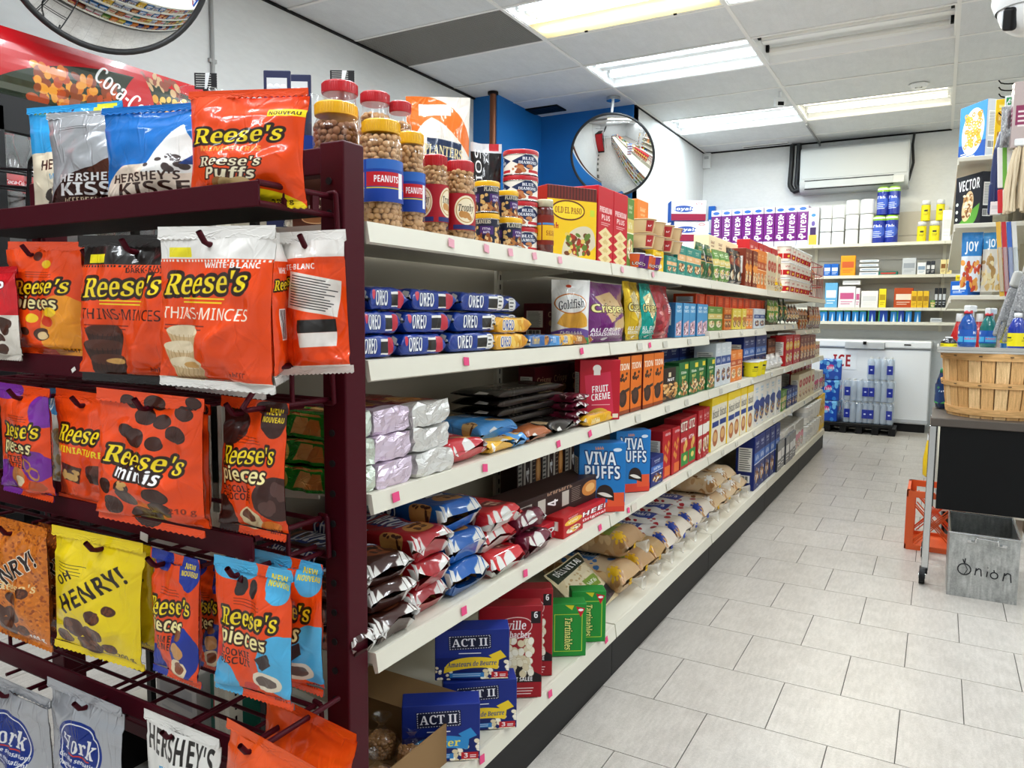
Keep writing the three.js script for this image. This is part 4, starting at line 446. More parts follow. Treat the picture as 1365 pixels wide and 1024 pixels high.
{ // air conditioner
  const acM = std('#b9bec1', .5); const o = thing('air_conditioner', 'white split air conditioner unit mounted high on the back wall', 'air conditioner'); const a = onZ(1069, 205, -8.6), b = onZ(1210, 245, -8.6), w = b.x - a.x, h = a.y - b.y + .06;
  const s = new THREE.Shape(); s.moveTo(0, 0); s.lineTo(.15, 0); s.quadraticCurveTo(.21, .02, .215, .1); s.lineTo(.215, h - .04); s.quadraticCurveTo(.21, h, .17, h); s.lineTo(0, h); const g = new THREE.ExtrudeGeometry(s, { depth: w, bevelEnabled: true, bevelSize: .006, bevelThickness: .006, bevelSegments: 2 }); g.translate(0, 0, -w / 2); g.rotateY(-Math.PI / 2); mesh('casing', g, acM, o);
  mesh('front_panel', rbox(w * .985, h * .66, .008, .003, 0, h * .62, .222), acM, o); mesh('louvre', rbox(w * .82, .07, .006, .002, -w * .04, .07, .224), acM, o); mesh('louvre_gap', box(w * .83, .007, .004, -w * .04, .112, .2245), M.dark, o); mesh('outlet_gap', box(w * .83, .008, .006, -w * .04, .026, .2215), M.dark, o); mesh('display_box', rbox(.1, .07, .008, .002, w * .42, .07, .2265), std('#c9cccc', .4), o);
  put(o, (a.x + b.x) / 2, b.y - .02, ZB + .005);
  const pm2 = std('#17181a', .55); const pp = thing('refrigerant_lines', 'black insulated pipes bending from the ceiling to the air conditioner side', 'pipe');
  for (let k = 0; k < 2; k++) { const x = a.x - .05 - k * .07, z = ZB + .06; mesh('insulated_pipe', tube([V3(x, CH - .01, z), V3(x, CH - .2, z), V3(x - .01, a.y - .3, z), V3(x + .03, b.y + .02, z), V3(a.x + .02 - .03, b.y + .02 + k * .02, z)], .026, 10), pm2, pp); }
  const cb = thing('power_cable', 'black power cable from the ceiling to the air conditioner end', 'cable'); mesh('cord', tube([V3(b.x + .03, CH - .01, ZB + .03), V3(b.x + .02, CH - .12, ZB + .03), V3(b.x + .035, CH - .3, ZB + .04), V3(b.x + .0, b.y + .05, ZB + .06)], .012, 8), pm2, cb);
}
function convexMirror(label, p, R, target, rod) {
  const o = thing('convex_mirror', label, 'mirror'), k = R * 2.1, a = Math.asin(R / k), pts = []; for (let i = 0; i <= 20; i++) { const t = a * i / 20; pts.push([k * Math.sin(t), k * Math.cos(t) - k * Math.cos(a)]); }
  const g = lathe(pts.reverse(), 72).rotateX(Math.PI / 2); mesh('mirror_face', g, M.mirror, o); mesh('rim', new THREE.TorusGeometry(R, .011, 10, 72), M.rim, o); mesh('backing', lathe([[0, -.04], [R * .6, -.035], [R, -.003]], 48).rotateX(Math.PI / 2), M.rim, o);
  o.position.copy(p); o.lookAt(target); o.updateMatrixWorld();
  return o;
}
{ const p = atDepth(816, 208, 6.45), o = convexMirror('round convex mirror hung from a white rod by the blue alcove', p, .352, V3(-1.5, .3, -2.2));
  const inv = o.matrixWorld.clone().invert(), top = V3(p.x - .02, CH, p.z - .05), q = V3(p.x - .04, p.y + .3, p.z - .05), L = (v) => v.clone().applyMatrix4(inv); mesh('hanging_rod', bar(L(q), L(top), .012), M.plast, o); mesh('ceiling_flange', bar(L(top), L(top.clone().setY(CH - .03)), .06, 16), M.chrome, o); mesh('arm', bar(L(q), V3(0, 0, -.03), .01), M.plast, o); }
{ const p = atDepth(147, -76, 2.6), o = convexMirror('big round convex mirror above the red drinks cooler', p, .352, V3(.6, .9, -1.0)); const inv = o.matrixWorld.clone().invert(), L = (v) => v.clone().applyMatrix4(inv); mesh('wall_bracket', bar(L(V3(XL, p.y + .15, p.z)), V3(0, 0, -.03), .014), M.rim, o); }
{ const o = thing('wall_conduit', 'thin grey conduit running down the side wall from the ceiling', 'conduit'); const p = onX(283, 60, XL + .012); mesh('pipe', bar(V3(p.x, CH, p.z), V3(p.x, .3, p.z), .011), std('#a4a5a3', .5), o); mesh('clamp', box(.02, .02, .05, p.x - .005, 2.5, p.z), std('#a4a5a3', .5), o); }
{ const o = thing('copper_pipe', 'brown copper pipe standing in the corner of the blue pier', 'pipe'); const p = onZ(657, 160, -5.6); mesh('pipe', bar(V3(p.x, CH, p.z), V3(p.x, 0, p.z), .028, 14), M.copper, o); mesh('collar', bar(V3(p.x, CH, p.z), V3(p.x, CH - .02, p.z), .045, 16), M.dark, o); }
{ // dome camera by the service shelves
  const o = thing('security_camera', 'white dome security camera hanging from the ceiling over the service shelves', 'camera'); const p = atDepth(1372, 10, 3.1); mesh('housing', lathe([[0, .16], [.1, .155], [.13, .12], [.135, .03], [.12, -.01]], 36), M.plast, o); mesh('ball', new THREE.SphereGeometry(.112, 32, 20, 0, 7, Math.PI / 2 - .2, Math.PI / 2 + .2), M.plast, o); const q = mesh('lens', rbox(.055, .09, .03, .012), M.black, o); q.position.set(-.068, -.055, .065); q.rotation.set(.4, -.8, 0); mesh('stem', bar(V3(0, .15, 0), V3(0, CH - p.y, 0), .03, 14), M.plast, o); put(o, p.x, p.y, p.z); }
// ---------------------------------------------------------------- drinks cooler along the side wall
{ const o = thing('drinks_cooler', 'tall red drinks cooler with printed food header along the side wall', 'cooler'); const xf = -2.85, z0 = .2, z1 = -2.3, zc = (z0 + z1) / 2, len = z0 - z1, d = 3.58 - 2.85;
  mesh('cabinet_back', box(.04, 2.05, len, -3.57, 1.035, zc), M.dark, o); mesh('cabinet_top', box(d, .05, len, xf - d / 2, 2.04, zc), M.dark, o); mesh('plinth', box(d, .2, len, xf - d / 2, .1, zc), M.black, o);
  for (const z of [z0 - .02, z1 + .02]) mesh('side_wall', box(d, 1.85, .04, xf - d / 2, 1.1, z), std('#b01018', .35), o);
  const hs = new THREE.Shape(); hs.moveTo(0, 0); hs.quadraticCurveTo(.05, .1, .02, .225); hs.lineTo(-.06, .225); hs.lineTo(-.06, 0); const hg = new THREE.ExtrudeGeometry(hs, { depth: len, steps: 24, bevelEnabled: false, curveSegments: 10 });
  { const p = hg.attributes.position, uv = hg.attributes.uv; for (let i = 0; i < p.count; i++) { const z = z1 + p.getZ(i), u = Math.max(.01, .28 + (-1.46 - z) * .857), v = p.getY(i) / .225; const [a, b] = uvOf(A.colaH, Math.min(.995, u), .02 + .96 * v); uv.setXY(i, a, b); } }
  hg.translate(xf, 1.842, z1); const hh = mesh('header', hg, new THREE.MeshPhysicalMaterial({ map: A.colaH.a.t, roughness: .22, clearcoat: 1, clearcoatRoughness: .05 }), o); hh.userData.label = 'red header panel printed with food and white script lettering';
  mesh('door_frame', merge([box(.04, .12, len, xf, 1.78, zc), box(.04, .1, len, xf, .25, zc), ...[z0, -.6, -1.42, z1].map((z) => box(.04, 1.6, .06, xf, 1.0, z))]), M.black, o); mesh('door_glass', box(.006, 1.45, len - .1, xf, 1.0, zc), M.clear, o);
  for (const y of [.5, .95, 1.4]) mesh('wire_shelf', merge([box(.5, .01, len - .1, -3.2, y, zc)]), std('#d8d8d6', .4), o);
  mesh('door_handle', rbox(.03, .4, .02, .008, xf + .035, 1.1, -1.3), M.black, o);
  const bp = [[0, 0], [.03, 0], [.034, .02], [.033, .1], [.035, .15], [.03, .19], [.014, .235], [.0135, .26]], bg = lathe(bp, 16), lb = bandGeo(.0352, .05, A.cola, .1, 16), cg = lathe([[0, .285], [.015, .285], [.0155, .262], [.0135, .26]], 12), liq = std('#1a0a06', .1, { clearcoat: 1, clearcoatRoughness: .03 }), clr = std('#b8c8c8', .08, { clearcoat: 1, clearcoatRoughness: .03, transmission: .6, thickness: 0 });
  for (const y of [.955, 1.405]) for (let i = 0; i < 14; i++) { const cola = i % 4 !== 1, b = thing('soda_bottle', cola ? 'dark cola bottle with red label behind the cooler glass' : 'clear soda bottle with red label behind the cooler glass', 'bottle', cola ? 'dark bottles in the drinks cooler' : 'clear bottles in the drinks cooler'); mesh('bottle_body', bg, cola ? liq : clr, b); mesh('label_band', lb, pm(A.cola, 'card'), b); mesh('bottle_cap', cg, M.lidR, b); put(b, -2.96, y, -1.0 - i * .088, Math.PI / 2); b.scale.setScalar(1.25); }
}
// ---------------------------------------------------------------- gondola
const SEC = [-1.0, -2.09, -3.2, -4.4, -5.6, -6.85], XP = -1.23;
const LV = { 1: { y: 1.256, x: -.85 }, 2: { y: 1.02, x: -.85 }, 3: { y: .786, x: -.845 }, 4: { y: .5, x: -.838 }, 5: { y: .165, x: -.812 } };
const levelY = (l, z) => l === 2 && z < -3.2 ? (z < -5.6 ? 1.012 : z < -4.4 ? 1.058 : 1.04) : LV[l].y;
const gondola = thing('gondola_shelving', 'long cream metal gondola shelving with five tiers of packaged food', 'shelving');
function shelfProfile(depth, lip) { return new THREE.Shape([[0, 0], [depth - .012, 0], [depth - .008, .0008], [depth - .002, .0006], [depth + .004, -lip], [depth - .004, -lip - .003], [depth - .01, -.02], [depth - .03, -.022], [depth - .03, -.016], [0, -.016]].map(([a, b]) => new THREE.Vector2(a, b))); }
const stickers = { 1: [[601, 323], [648, 335], [680, 341], [712, 348], [746, 354], [829, 366], [870, 371]], 2: [[621, 473], [775, 466], [866, 456]], 3: [[527, 655], [646, 619], [744, 592], [786, 579]], 4: [[618, 806], [800, 677], [838, 655], [700, 748]], 5: [[642, 1000], [733, 916], [808, 843]] };
for (let l = 1; l <= 5; l++) {
  const { x, y } = LV[l], n = SEC.length - 1;
  for (let s = 0; s < n; s++) {
    const z0 = SEC[s] - .004, z1 = SEC[s + 1] + .004, yy = levelY(l, (z0 + z1) / 2), dep = x - XP - (l === 2 && s === 4 ? .03 : 0) - (l === 2 && s === 3 ? .02 : 0), lip = l === 5 ? .04 : .034;
    const g = new THREE.ExtrudeGeometry(shelfProfile(dep, lip), { depth: z0 - z1, bevelEnabled: false }); g.translate(XP, yy, z1);
    const m = mesh(l === 5 ? 'base_deck' : 'shelf', g, M.shelf, gondola);
    if (l < 5) for (const z of [z0 - .012, z1 + .012]) { const b = new THREE.ExtrudeGeometry(new THREE.Shape([[0, 0], [dep * .6, 0], [dep * .6, -.01], [0, -.03]].map(([a, q]) => new THREE.Vector2(a, q))), { depth: .004, bevelEnabled: false }); b.translate(XP + .02, yy - .016, z); mesh('bracket', b, M.shelf, m); }
    for (const [px, py] of stickers[l]) { const p = onX(px, py, x + .003); if (p.z < z0 && p.z > z1) { const q = mesh('price_sticker', box(.0012, .017, .019), l === 1 ? M.palePink : M.pink, m); q.position.set(x + .0045, yy - .015, p.z); q.rotation.set(hash(px, 1, 1) * .5 - .25, 0, .13); } }
    if (l > 1 && l < 5 && s > 0) for (let k = 0; k < 3; k++) { const q = mesh('label_holder', box(.001, .022, .045), M.holder, m); q.position.set(x + .005, yy - .016, z0 - .16 - k * (z0 - z1 - .2) / 3 - hash(k, l, s) * .1); q.rotation.z = .13; }
    const g2 = new THREE.ExtrudeGeometry(shelfProfile(dep, lip), { depth: z0 - z1, bevelEnabled: false }); g2.rotateY(Math.PI); g2.translate(XP - .04, yy, z0); mesh(l === 5 ? 'base_deck' : 'shelf', g2, M.shelf, gondola);
  }
}
for (let s = 0; s < SEC.length - 1; s++) mesh('back_panel', box(.02, 1.26, SEC[s] - SEC[s + 1] - .01, XP - .02, .13 + .63, (SEC[s] + SEC[s + 1]) / 2), M.panel, gondola);
for (const zz of SEC) { const z = zz === SEC[0] ? zz - .022 : zz; const u = mesh('upright', box(.044, 1.37, .034, XP - .02, .7, z), M.shelf, gondola); const sl = []; for (let k = 0; k < 42; k++) sl.push(box(.002, .016, .004, XP + .0025, .14 + k * .03, z)); mesh('slots', merge(sl), M.hole, u); }
for (let s = 0; s < SEC.length - 1; s++) { mesh('kick_plate', box(.012, .126, SEC[s] - SEC[s + 1] - .003, -.828, .063, (SEC[s] + SEC[s + 1]) / 2), M.kick, gondola); mesh('kick_plate', box(.012, .126, SEC[s] - SEC[s + 1] - .003, -1.65, .063, (SEC[s] + SEC[s + 1]) / 2), M.kick, gondola); }
mesh('end_plate', box(.84, .126, .012, -1.24, .063, SEC[5] + .006), M.kick, gondola);

// ---------------------------------------------------------------- maroon end rack
const rack = thing('display_rack', 'maroon metal end rack with wire baskets and hooks full of candy pouches', 'rack');
const RZf = -.79, RX0 = -1.76, RX1 = -.885, PZ = -.945;
for (const x of [-.877, -1.735]) { const p = mesh('post', rbox(.052, 1.38, .052, .004, x, .69, -.972), M.maroon, rack); const hs = []; for (let k = 0; k < 24; k++) { const c = new THREE.CylinderGeometry(.006, .006, .002, 12); c.rotateX(Math.PI / 2); c.translate(x - .004, .12 + k * .052, PZ + .0008); hs.push(c); } mesh('post_holes', merge(hs), M.hole, p); }
{ const t = mesh('top_bar', rbox(.81, .045, .03, .003, -1.306, 1.352, -.968), M.maroon, rack); const hs = []; for (let k = 0; k < 6; k++) { const c = new THREE.CylinderGeometry(.005, .005, .002, 12); c.rotateX(Math.PI / 2); c.translate(-.97 - k * .12, 1.352, -.9525); hs.push(c); } mesh('bar_holes', merge(hs), M.hole, t); }
mesh('cross_bar', rbox(.81, .03, .02, .003, -1.306, .2, -.968), M.maroon, rack);
for (const x of [-1.1, -1.45]) mesh('slotted_strip', box(.014, 1.1, .012, x, .72, -.985), M.black, rack);
const RT = [[1.274, -.872, 0], [1.002, -.885, 1], [.738, -.9, 1], [.4, -.92, 1]];
for (const [y, xr, wire] of RT) {
  const cxr = (xr + RX0) / 2, wr = xr - RX0; const r = mesh('front_rail', rbox(wr, .038, .006, .002, cxr, y, RZf), M.maroon, rack);
  if (!wire) { mesh('tray', merge([box(wr, .004, .15, cxr, y - .014, RZf - .075)]), M.dark, rack); mesh('side_frame', merge([bar(V3(xr - .003, y + .016, RZf), V3(xr - .003, y + .016, PZ), .005), bar(V3(xr - .003, y - .014, RZf), V3(xr - .003, y - .014, PZ), .005), box(.006, .03, .014, xr - .003, y, RZf - .055), box(.006, .03, .014, xr - .003, y, RZf - .115)]), M.maroon, rack); }
  else {
    const g = []; const top = y + .012, bot = y - .045;
    for (const s of [0, 1]) { const x = s ? xr : RX0; g.push(tube([V3(x, top + .004, RZf), V3(x, top + .004, PZ + .004)], .0048), tube([V3(x, bot, PZ + .004), V3(x, bot, RZf + .03), V3(x, bot + .03, RZf + .004)], .0042), bar(V3(x, bot, RZf - .07), V3(x, top, RZf - .07), .004)); }
    for (let k = 0; k < 4; k++) g.push(bar(V3(RX0, bot, RZf - .03 - k * .04), V3(xr, bot, RZf - .03 - k * .04), .0038)); for (let k = 1; k < 7; k++) { const x = RX0 + (xr - RX0) * k / 7; g.push(bar(V3(x, bot - .003, RZf), V3(x, bot - .003, PZ), .0038)); }
    g.push(bar(V3(RX0, top, PZ + .01), V3(xr, top, PZ + .01), .0045));
    mesh('wire_basket', merge(g), M.maroon, rack);
  }
  for (const x of [xr - .006, RX0 + .03]) mesh('clip', tube([V3(x, y + .02, PZ + .006), V3(x + .02, y + .02, PZ + .01), V3(x + .022, y - .05, PZ + .008), V3(x, y - .05, PZ + .006)], .0045, 8, false, 30), M.maroon, rack);
}
function hook(x, y, zt, zb = -.93) { const lean = (hash(x, y, 1) - .5) * .012; mesh('hook', tube([V3(x, y - .004, zb), V3(x, y - .004, zt - .03), V3(x + lean, y - .003, zt), V3(x + lean * 1.4, y + .014, zt + .012)], .0045, 8, false, 24), M.maroon, rack); }
{ const t = mesh('price_tag', box(.02, .014, .0008), M.tag, rack); const p = onZ(192, 716, RZf + .0045); t.position.copy(p); t.rotation.z = -.15; const t2 = mesh('torn_label', box(.012, .007, .0008), M.tag, rack); t2.position.copy(onZ(98, 493, RZf + .0045)); t2.rotation.z = .5; }
// pouch hung on a hook: px box of its front on the plane z
let hung = 0;
function pouch(c, label, group, x0, y0, x1, y1, z, o = {}) {
  const a = onZ(x0, (y0 + y1) / 2, z), b = onZ(x1, (y0 + y1) / 2, z), t = onZ((x0 + x1) / 2, y0, z), q = onZ((x0 + x1) / 2, y1, z), w = b.x - a.x, h = t.y - q.y, p = thing('candy_pouch', label, 'candy pouch', group);
  const st = o.st ?? .075, sb = o.sb ?? .05; const fin = o.fin || 'film';
  mesh('pouch_body', pouchGeo(w * .985, h * (1 - st - sb), o.d || .034, c, { low: .42, sealB: 0, sealT: .02, v0: sb, v1: 1 - st, cr: o.cr ?? .0034, sd: 3.7 * ++hung, gusset: .5 }).translate(0, h * sb, 0), pm(c, fin), p);
  mesh('top_seal', sealGeo(w, h * st, c, 1 - st, 1).translate(0, h * (1 - st), 0), pm(c, fin), p); mesh('bottom_seal', sealGeo(w, h * sb, c, 0, sb), pm(c, fin), p);
  put(p, (a.x + b.x) / 2, q.y, z, o.ry || 0, o.rx || 0, o.rz || 0);
  if (o.hook !== 0) hook((a.x + b.x) / 2 + (o.hx || 0), t.y - h * (o.hd ?? .1), z + .012);
  return p;
}
// ---------------------------------------------------------------- pouches on the end rack
const G1 = 'pouches standing on the top tray of the end rack';
pouch(A.cream, 'blue and cream cookie pouch standing behind a silver pouch on the top tray', G1, 62, 138, 150, 300, -.9, { ry: 0.3, hook: 0, rz: .02, st: .05 });
pouch(A.kissDark, 'silver and dark brown milk chocolate pouch standing on the rack top tray', G1, 88, 146, 196, 284, -.855, { ry: 0.3, hook: 0, fin: 'foil', st: .06, d: .045 });
pouch(A.kissBlue, 'bright blue and cream cookie kiss pouch standing on the rack top tray', G1, 161, 138, 292, 280, -.845, { ry: 0.28, hook: 0, st: .06, d: .05 });
pouch(A.puffs, 'orange miniature puffs pouch standing at the open end of the rack top tray', G1, 268, 119, 392, 276, -.825, { ry: 0.28, hook: 0, d: .05, st: .06, rz: -.03 });
const G2 = 'pouches hanging under the top tray';
pouch(A.krispy, 'red crispy caramel pouch with white lower half on the end rack', G2, -36, 356, 26, 478, -.77, {});
pouch(A.pcPeanut, 'orange pouch of round candies with a yellow swirl hanging under the top tray', G2, 22, 322, 102, 472, -.8, { ry: 0.15, rz: -.03, hx: -.02 });
pouch(A.pcEaster, 'orange candy pouch with a big yellow egg, half hidden behind the dark cup pouch', G2, 96, 330, 160, 472, -.83, {});
pouch(A.thinDark, 'orange thin cup pouch with black top band', G2, 121, 313, 236, 510, -.75, { ry: 0.18, rz: -.02, d: .03, hx: .01, cr: .005 });
pouch(A.thinDark, 'second black-topped thin cup pouch hanging behind the first', G2, 128, 318, 230, 506, -.79, { hook: 0 });
pouch(A.thinWhite, 'orange thin cup pouch with white top band and pale cups', G2, 220, 301, 356, 518, -.75, { ry: 0.12, rz: -.025, d: .034, hx: .0, cr: .0055 });
pouch(A.thinWhite, 'white-topped thin cup pouch hanging just behind the front pale one', G2, 232, 330, 352, 524, -.8, { rz: -.03, hook: 0 });
pouch(A.thinBack, 'orange pouch turned edge-on showing a barcode, beside the maroon post', G2, 338, 312, 424, 506, -.87, { ry: -1.0, rz: -.05, hook: 0 });
pouch(A.thinBack, 'orange pouch showing its back with a white text panel beside the post', G2, 372, 308, 458, 498, -.87, { ry: .45, rz: .05, d: .03, cr: .006 });
const G3 = 'pouches hanging under the second rail';
pouch(A.pcPretzel, 'orange and purple pretzel candy pouch', G3, 2, 514, 68, 660, -.76, { rz: -.02 });
pouch(A.snack2, 'beige nut pouch glimpsed between two orange pouches', G3, 60, 516, 92, 640, -.86, { hook: 0 });
pouch(A.mini, 'orange miniature cup pouch hanging beside the minis pouch', G3, 76, 524, 176, 676, -.79, { rz: -.03, hx: -.01 });
pouch(A.minis, 'large orange minis pouch covered with small brown cups', G3, 138, 524, 262, 702, -.73, { ry: 0.1, rz: -.03, d: .04, st: .09, cr: .005 });
pouch(A.minis, 'orange minis pouch hanging behind the large front one', G3, 190, 534, 280, 700, -.79, { rz: -.02, hook: 0 });
pouch(A.pcChoc, 'orange chocolate candy pouch with dark brown corners', G3, 296, 532, 376, 712, -.8, { ry: 0.1, rz: -.045, hx: -.02, d: .03 });
const G4 = 'pouches hanging under the third rail';
pouch(A.henryO, 'speckled orange-brown cluster pouch with tilted black lettering', G4, -22, 694, 66, 850, -.75, {});
pouch(A.henryB, 'dark brown speckled cluster pouch hanging behind the yellow one', G4, 52, 702, 100, 842, -.8, { hook: 0 });
pouch(A.henryY, 'bright yellow chocolate cluster pouch with tilted black lettering', G4, 80, 712, 180, 876, -.745, { ry: 0.12, rz: -.03, hx: .02 });
pouch(A.henryY, 'yellow cluster pouch hidden behind the front yellow one', G4, 160, 724, 206, 858, -.8, { hook: 0 });
pouch(A.pcCaramel, 'orange caramel candy pouch with dark blue corner', G4, 202, 738, 266, 904, -.77, { rz: -.02, hx: -.03 });
pouch(A.pcCaramel, 'orange pouch in shade behind the caramel candy pouch', G4, 256, 748, 302, 890, -.85, { hook: 0 });
pouch(A.pcCookie, 'orange cookie candy pouch with light blue corners', G4, 290, 750, 386, 930, -.765, { ry: 0.08, rz: -.02, hx: -.03, d: .03 });
pouch(A.pcCookie, 'light blue cornered cookie pouch hanging behind its twin', G4, 340, 742, 430, 912, -.83, { hook: 0, rz: -.01 });
const G5 = 'pouches hanging under the lowest rail';
pouch(A.york, 'silver mint pouch with round blue emblem at the outer rack edge', G5, -26, 912, 70, 1066, -.75, { fin: 'foil' });
pouch(A.york, 'silver mint pouch with its whole round blue emblem showing', G5, 68, 924, 164, 1080, -.75, { fin: 'foil', hx: .01 });
pouch(A.hersh, 'white cookie pouch with tall black lettering under the lowest rail', G5, 196, 966, 294, 1130, -.75, { hx: -.02 });
pouch(A.orange, 'plain orange pouch tipped out under the lowest rail end', G5, 292, 988, 424, 1150, -.75, { rz: -.12, hx: -.02 });
pouch(A.orange, 'large orange pouch slumped behind the lowest basket end', G5, 344, 944, 462, 1110, -.86, { rz: -.1, hook: 0, d: .05 });
// ---------------------------------------------------------------- goods on the gondola
const QX = Math.PI / 2, ceilOf = (l, z) => l === 1 ? 9 : levelY(l - 1, z) - (l === 2 ? .024 : .042), depthOf = (p) => proj(p).d;
function S(x0, x1, yt, l, o = {}) { const X = (o.X ?? LV[l].x - .014), a = onX(x0, yt, X), b = onX(x1, yt, X), y = levelY(l, (a.z + b.z) / 2) + (o.b || 0); return { w: a.z - b.z, h: Math.max(.015, Math.min(a.y - y, ceilOf(l, (a.z + b.z) / 2) - y)), z: (a.z + b.z) / 2, z0: a.z, z1: b.z, X, y }; }
// n cartons side by side, fronts facing the aisle, between two pixel columns
function cartons(name, label, cat, group, c, x0, x1, n, yt, l, o = {}) {
  const s = S(x0, x1, yt, l, o); n = Math.max(n, Math.round(s.w / (o.wm || .15))); const w = (s.w - .006) / n, d = o.d || .07, g = cartonGeo(w - .004, s.h - .002, d, c); s.z0 -= .003; let first;
  for (let i = 0; i < n; i++) for (let k = 0; k < (o.rows || 1); k++) for (let q = 0; q < (o.deep || 1); q++) {
    const m = first ? dup(first) : (first = one(name, label, cat, group, g, pm(c, o.fin || 'card')));
    put(m, s.X - d / 2 - q * (d + .002) - hash(i, q, x0) * (o.j ?? .008), s.y + .0015 + k * (s.h + .0005), s.z0 - (i + .5) * w, QX + (hash(i, k, x0 + 3) - .5) * (o.jr ?? .012) + (o.ry || 0), o.rx || 0, o.rz || 0);
  } return first;
}
function bagsX(name, label, cat, group, c, x0, x1, n, yt, l, o = {}) {
  const s = S(x0, x1, yt, l, o); n = Math.max(n, Math.round(s.w / (o.wm || .17))); const w = s.w / n; let first;
  for (let i = 0; i < n; i++) { const m = first ? dup(first) : (first = one(name, label, cat, group, pouchGeo(w * (o.ov || .95), s.h, o.d || .05, c, { nx: 16, ny: 22, low: .4, gusset: .7, cr: o.cr || .003, sealT: .06 }), pm(c, o.fin || 'film'))); put(m, s.X - (o.d || .05) / 2 - hash(i, 1, x0) * .01, s.y + .002 + Math.abs(o.rz || 0) * w * .46, s.z0 - (i + .5) * w, QX + (o.ry || 0) + (hash(i, 2, x0) - .5) * .05, o.rx || -.04, o.rz || 0); } return first;
}
// film packs lying with their long side to the aisle
function flowSide(name, label, cat, group, c, x0, x1, yt, l, o = {}) { const s = S(x0, x1, yt, l, o), h = o.h || s.h, g = flowGeo(s.w * .97, h * .97, (o.d || .05) * .95, c, { cr: o.cr || .0022, fin: o.fin || .14 }); const m = one(name, label, cat, group, g, pm(c, 'film')); put(m, s.X - (o.d || .05) / 2, s.y + .0015, s.z, QX + (o.ry || 0), 0, o.rz || 0); return m; }
// film packs lying with an end to the aisle
function flowEnd(name, label, cat, group, c, x0, x1, yt, l, o = {}) { const s = S(x0, x1, yt, l, o), h = o.h || s.h, L = o.L || .27, g = flowGeo(L, h * .93, s.w * .88, c, { cr: o.cr || .0045, fin: o.fin || .1, sq: o.sq || 4 }); const m = one(name, label, cat, group, g, pm(c, o.finish || 'film')); put(m, s.X - L / 2 + (o.out || 0), s.y + .003, s.z, (o.ry || 0), 0, o.rz || 0); return m; }

// carton seen nearly square-on: px of its bottom centre, px width and height of the face, turn
function stand(name, label, cat, group, c, px, py, pw, ph, y, ry, o = {}) {
  const p = o.top ? onX(px, py, o.z).setY(y) : o.z !== undefined ? onX(px, py, o.z) : onY(px, py, y), t = V3(Math.cos(ry), 0, -Math.sin(ry)), a = proj(p.clone().addScaledVector(t, -.03)), b = proj(p.clone().addScaledVector(t, .03)), w = pw * .06 / (b.x - a.x), u = proj(p.clone().setY(p.y + .05)), h = ph * .05 / (proj(p).y - u.y), d = o.d || .055; y += .0015;
  const m = one(name, label, cat, group, o.bag ? pouchGeo(w, h, d, c, { nx: 18, ny: 24, low: .4, gusset: .7, sealT: .06 }) : cartonGeo(w, h, d, c), pm(c, o.bag ? 'film' : 'card')); put(m, p.x - Math.sin(ry) * d / 2, y, p.z - Math.cos(ry) * d / 2, ry, o.rx || 0, o.rz || 0); return m;
}
// ---- jars of nuts
const nutBase = new THREE.IcosahedronGeometry(1, 1);
function nutPile(R, h, n, size, sd) { const a = []; const rings = Math.max(2, Math.round(h / (size * 1.35))), per = Math.round(6.28 * R / (size * 1.7)); for (let j = 0; j < rings; j++) for (let i = 0; i < per; i++) { const t = (i + (j % 2) * .5 + hash(i, j, sd) * .5) / per * 6.283, r = R - size * .75 - hash(i, j, sd + 1) * size * .5; a.push(nutBase.clone().scale(size * (.8 + .4 * hash(i, j, sd + 2)), size * (.7 + .3 * hash(i, j, sd + 3)), size * .75).rotateY(hash(i, j, 5) * 6).rotateZ(hash(i, j, 6) * 3).translate(Math.sin(t) * r, size * .8 + j * size * 1.32 + (hash(i, j, 8) - .5) * size * .6, Math.cos(t) * r)); } for (let i = 0; i < per * .8; i++) { const r = Math.sqrt(hash(i, 9, sd)) * (R - size), t = hash(i, 8, sd) * 6.28; a.push(nutBase.clone().scale(size, size * .8, size).translate(Math.sin(t) * r, rings * size * 1.32, Math.cos(t) * r)); } a.push(new THREE.CylinderGeometry(R - size * 1.6, R - size * 1.6, rings * size * 1.3, 16).translate(0, rings * size * .65, 0)); return merge(a); }
const pileCache = {};
function jar(label, group, p, R, h, lid, c, fillH, o = {}) {
  const j = thing('nut_jar', label, 'jar', group), lh = o.lh || .022;
  mesh('jar_wall', lathe([[0, .001], [R * .9, .001], [R, .008], [R, h * .38], [R * .985, h * .4], [R, h * .44], [R, h * .74], [R * .93, h * .82], [R * .8, h * .87], [R * .8, h - lh]], 36), M.clear, j);
  const key = [R, fillH, o.size || .0075].map((v) => v.toFixed(3)).join(); const pile = pileCache[key] ||= nutPile(R * .955, fillH, 0, o.size || .0075, R * 100);
  mesh('nuts', pile, o.nut || M.nut, j).position.y = .004;
  const R2 = o.lr || R * .9; mesh('lid', lathe([[0, h], [R2 - .003, h], [R2, h - .003], [R2, h - lh], [R2 - .002, h - lh - .001], [0, h - lh - .001]], 40), lid, j);
  const rib = []; for (let k = 0; k < 48; k++) rib.push(box(.0012, lh * .75, .0012, Math.sin(k / 48 * 6.283) * R2, h - lh * .52, Math.cos(k / 48 * 6.283) * R2)); mesh('lid_ribs', merge(rib), lid, j);
  if (c) mesh('label_band', bandGeo(R + .0012, o.bh || h * .34, c, o.by || h * .1, 36), pm(c, 'card'), j);
  put(j, p.x, p.y, p.z, o.ry ?? .9); return j;
}
function jarAt(label, group, x0, x1, yt, X, y, lid, c, o = {}) { const cp = onX((x0 + x1) / 2, yt + 20, X), R = (x1 - x0) / 2 * depthOf(cp) / FOC * .97, zc = cp.z, h = onX((x0 + x1) / 2, yt, X).y - y; return jar(label, group, V3(X, y, zc), R, h, lid, c, h * (o.f || .84), o); }
const GJ = 'nut jars on the top shelf', y1 = LV[1].y;
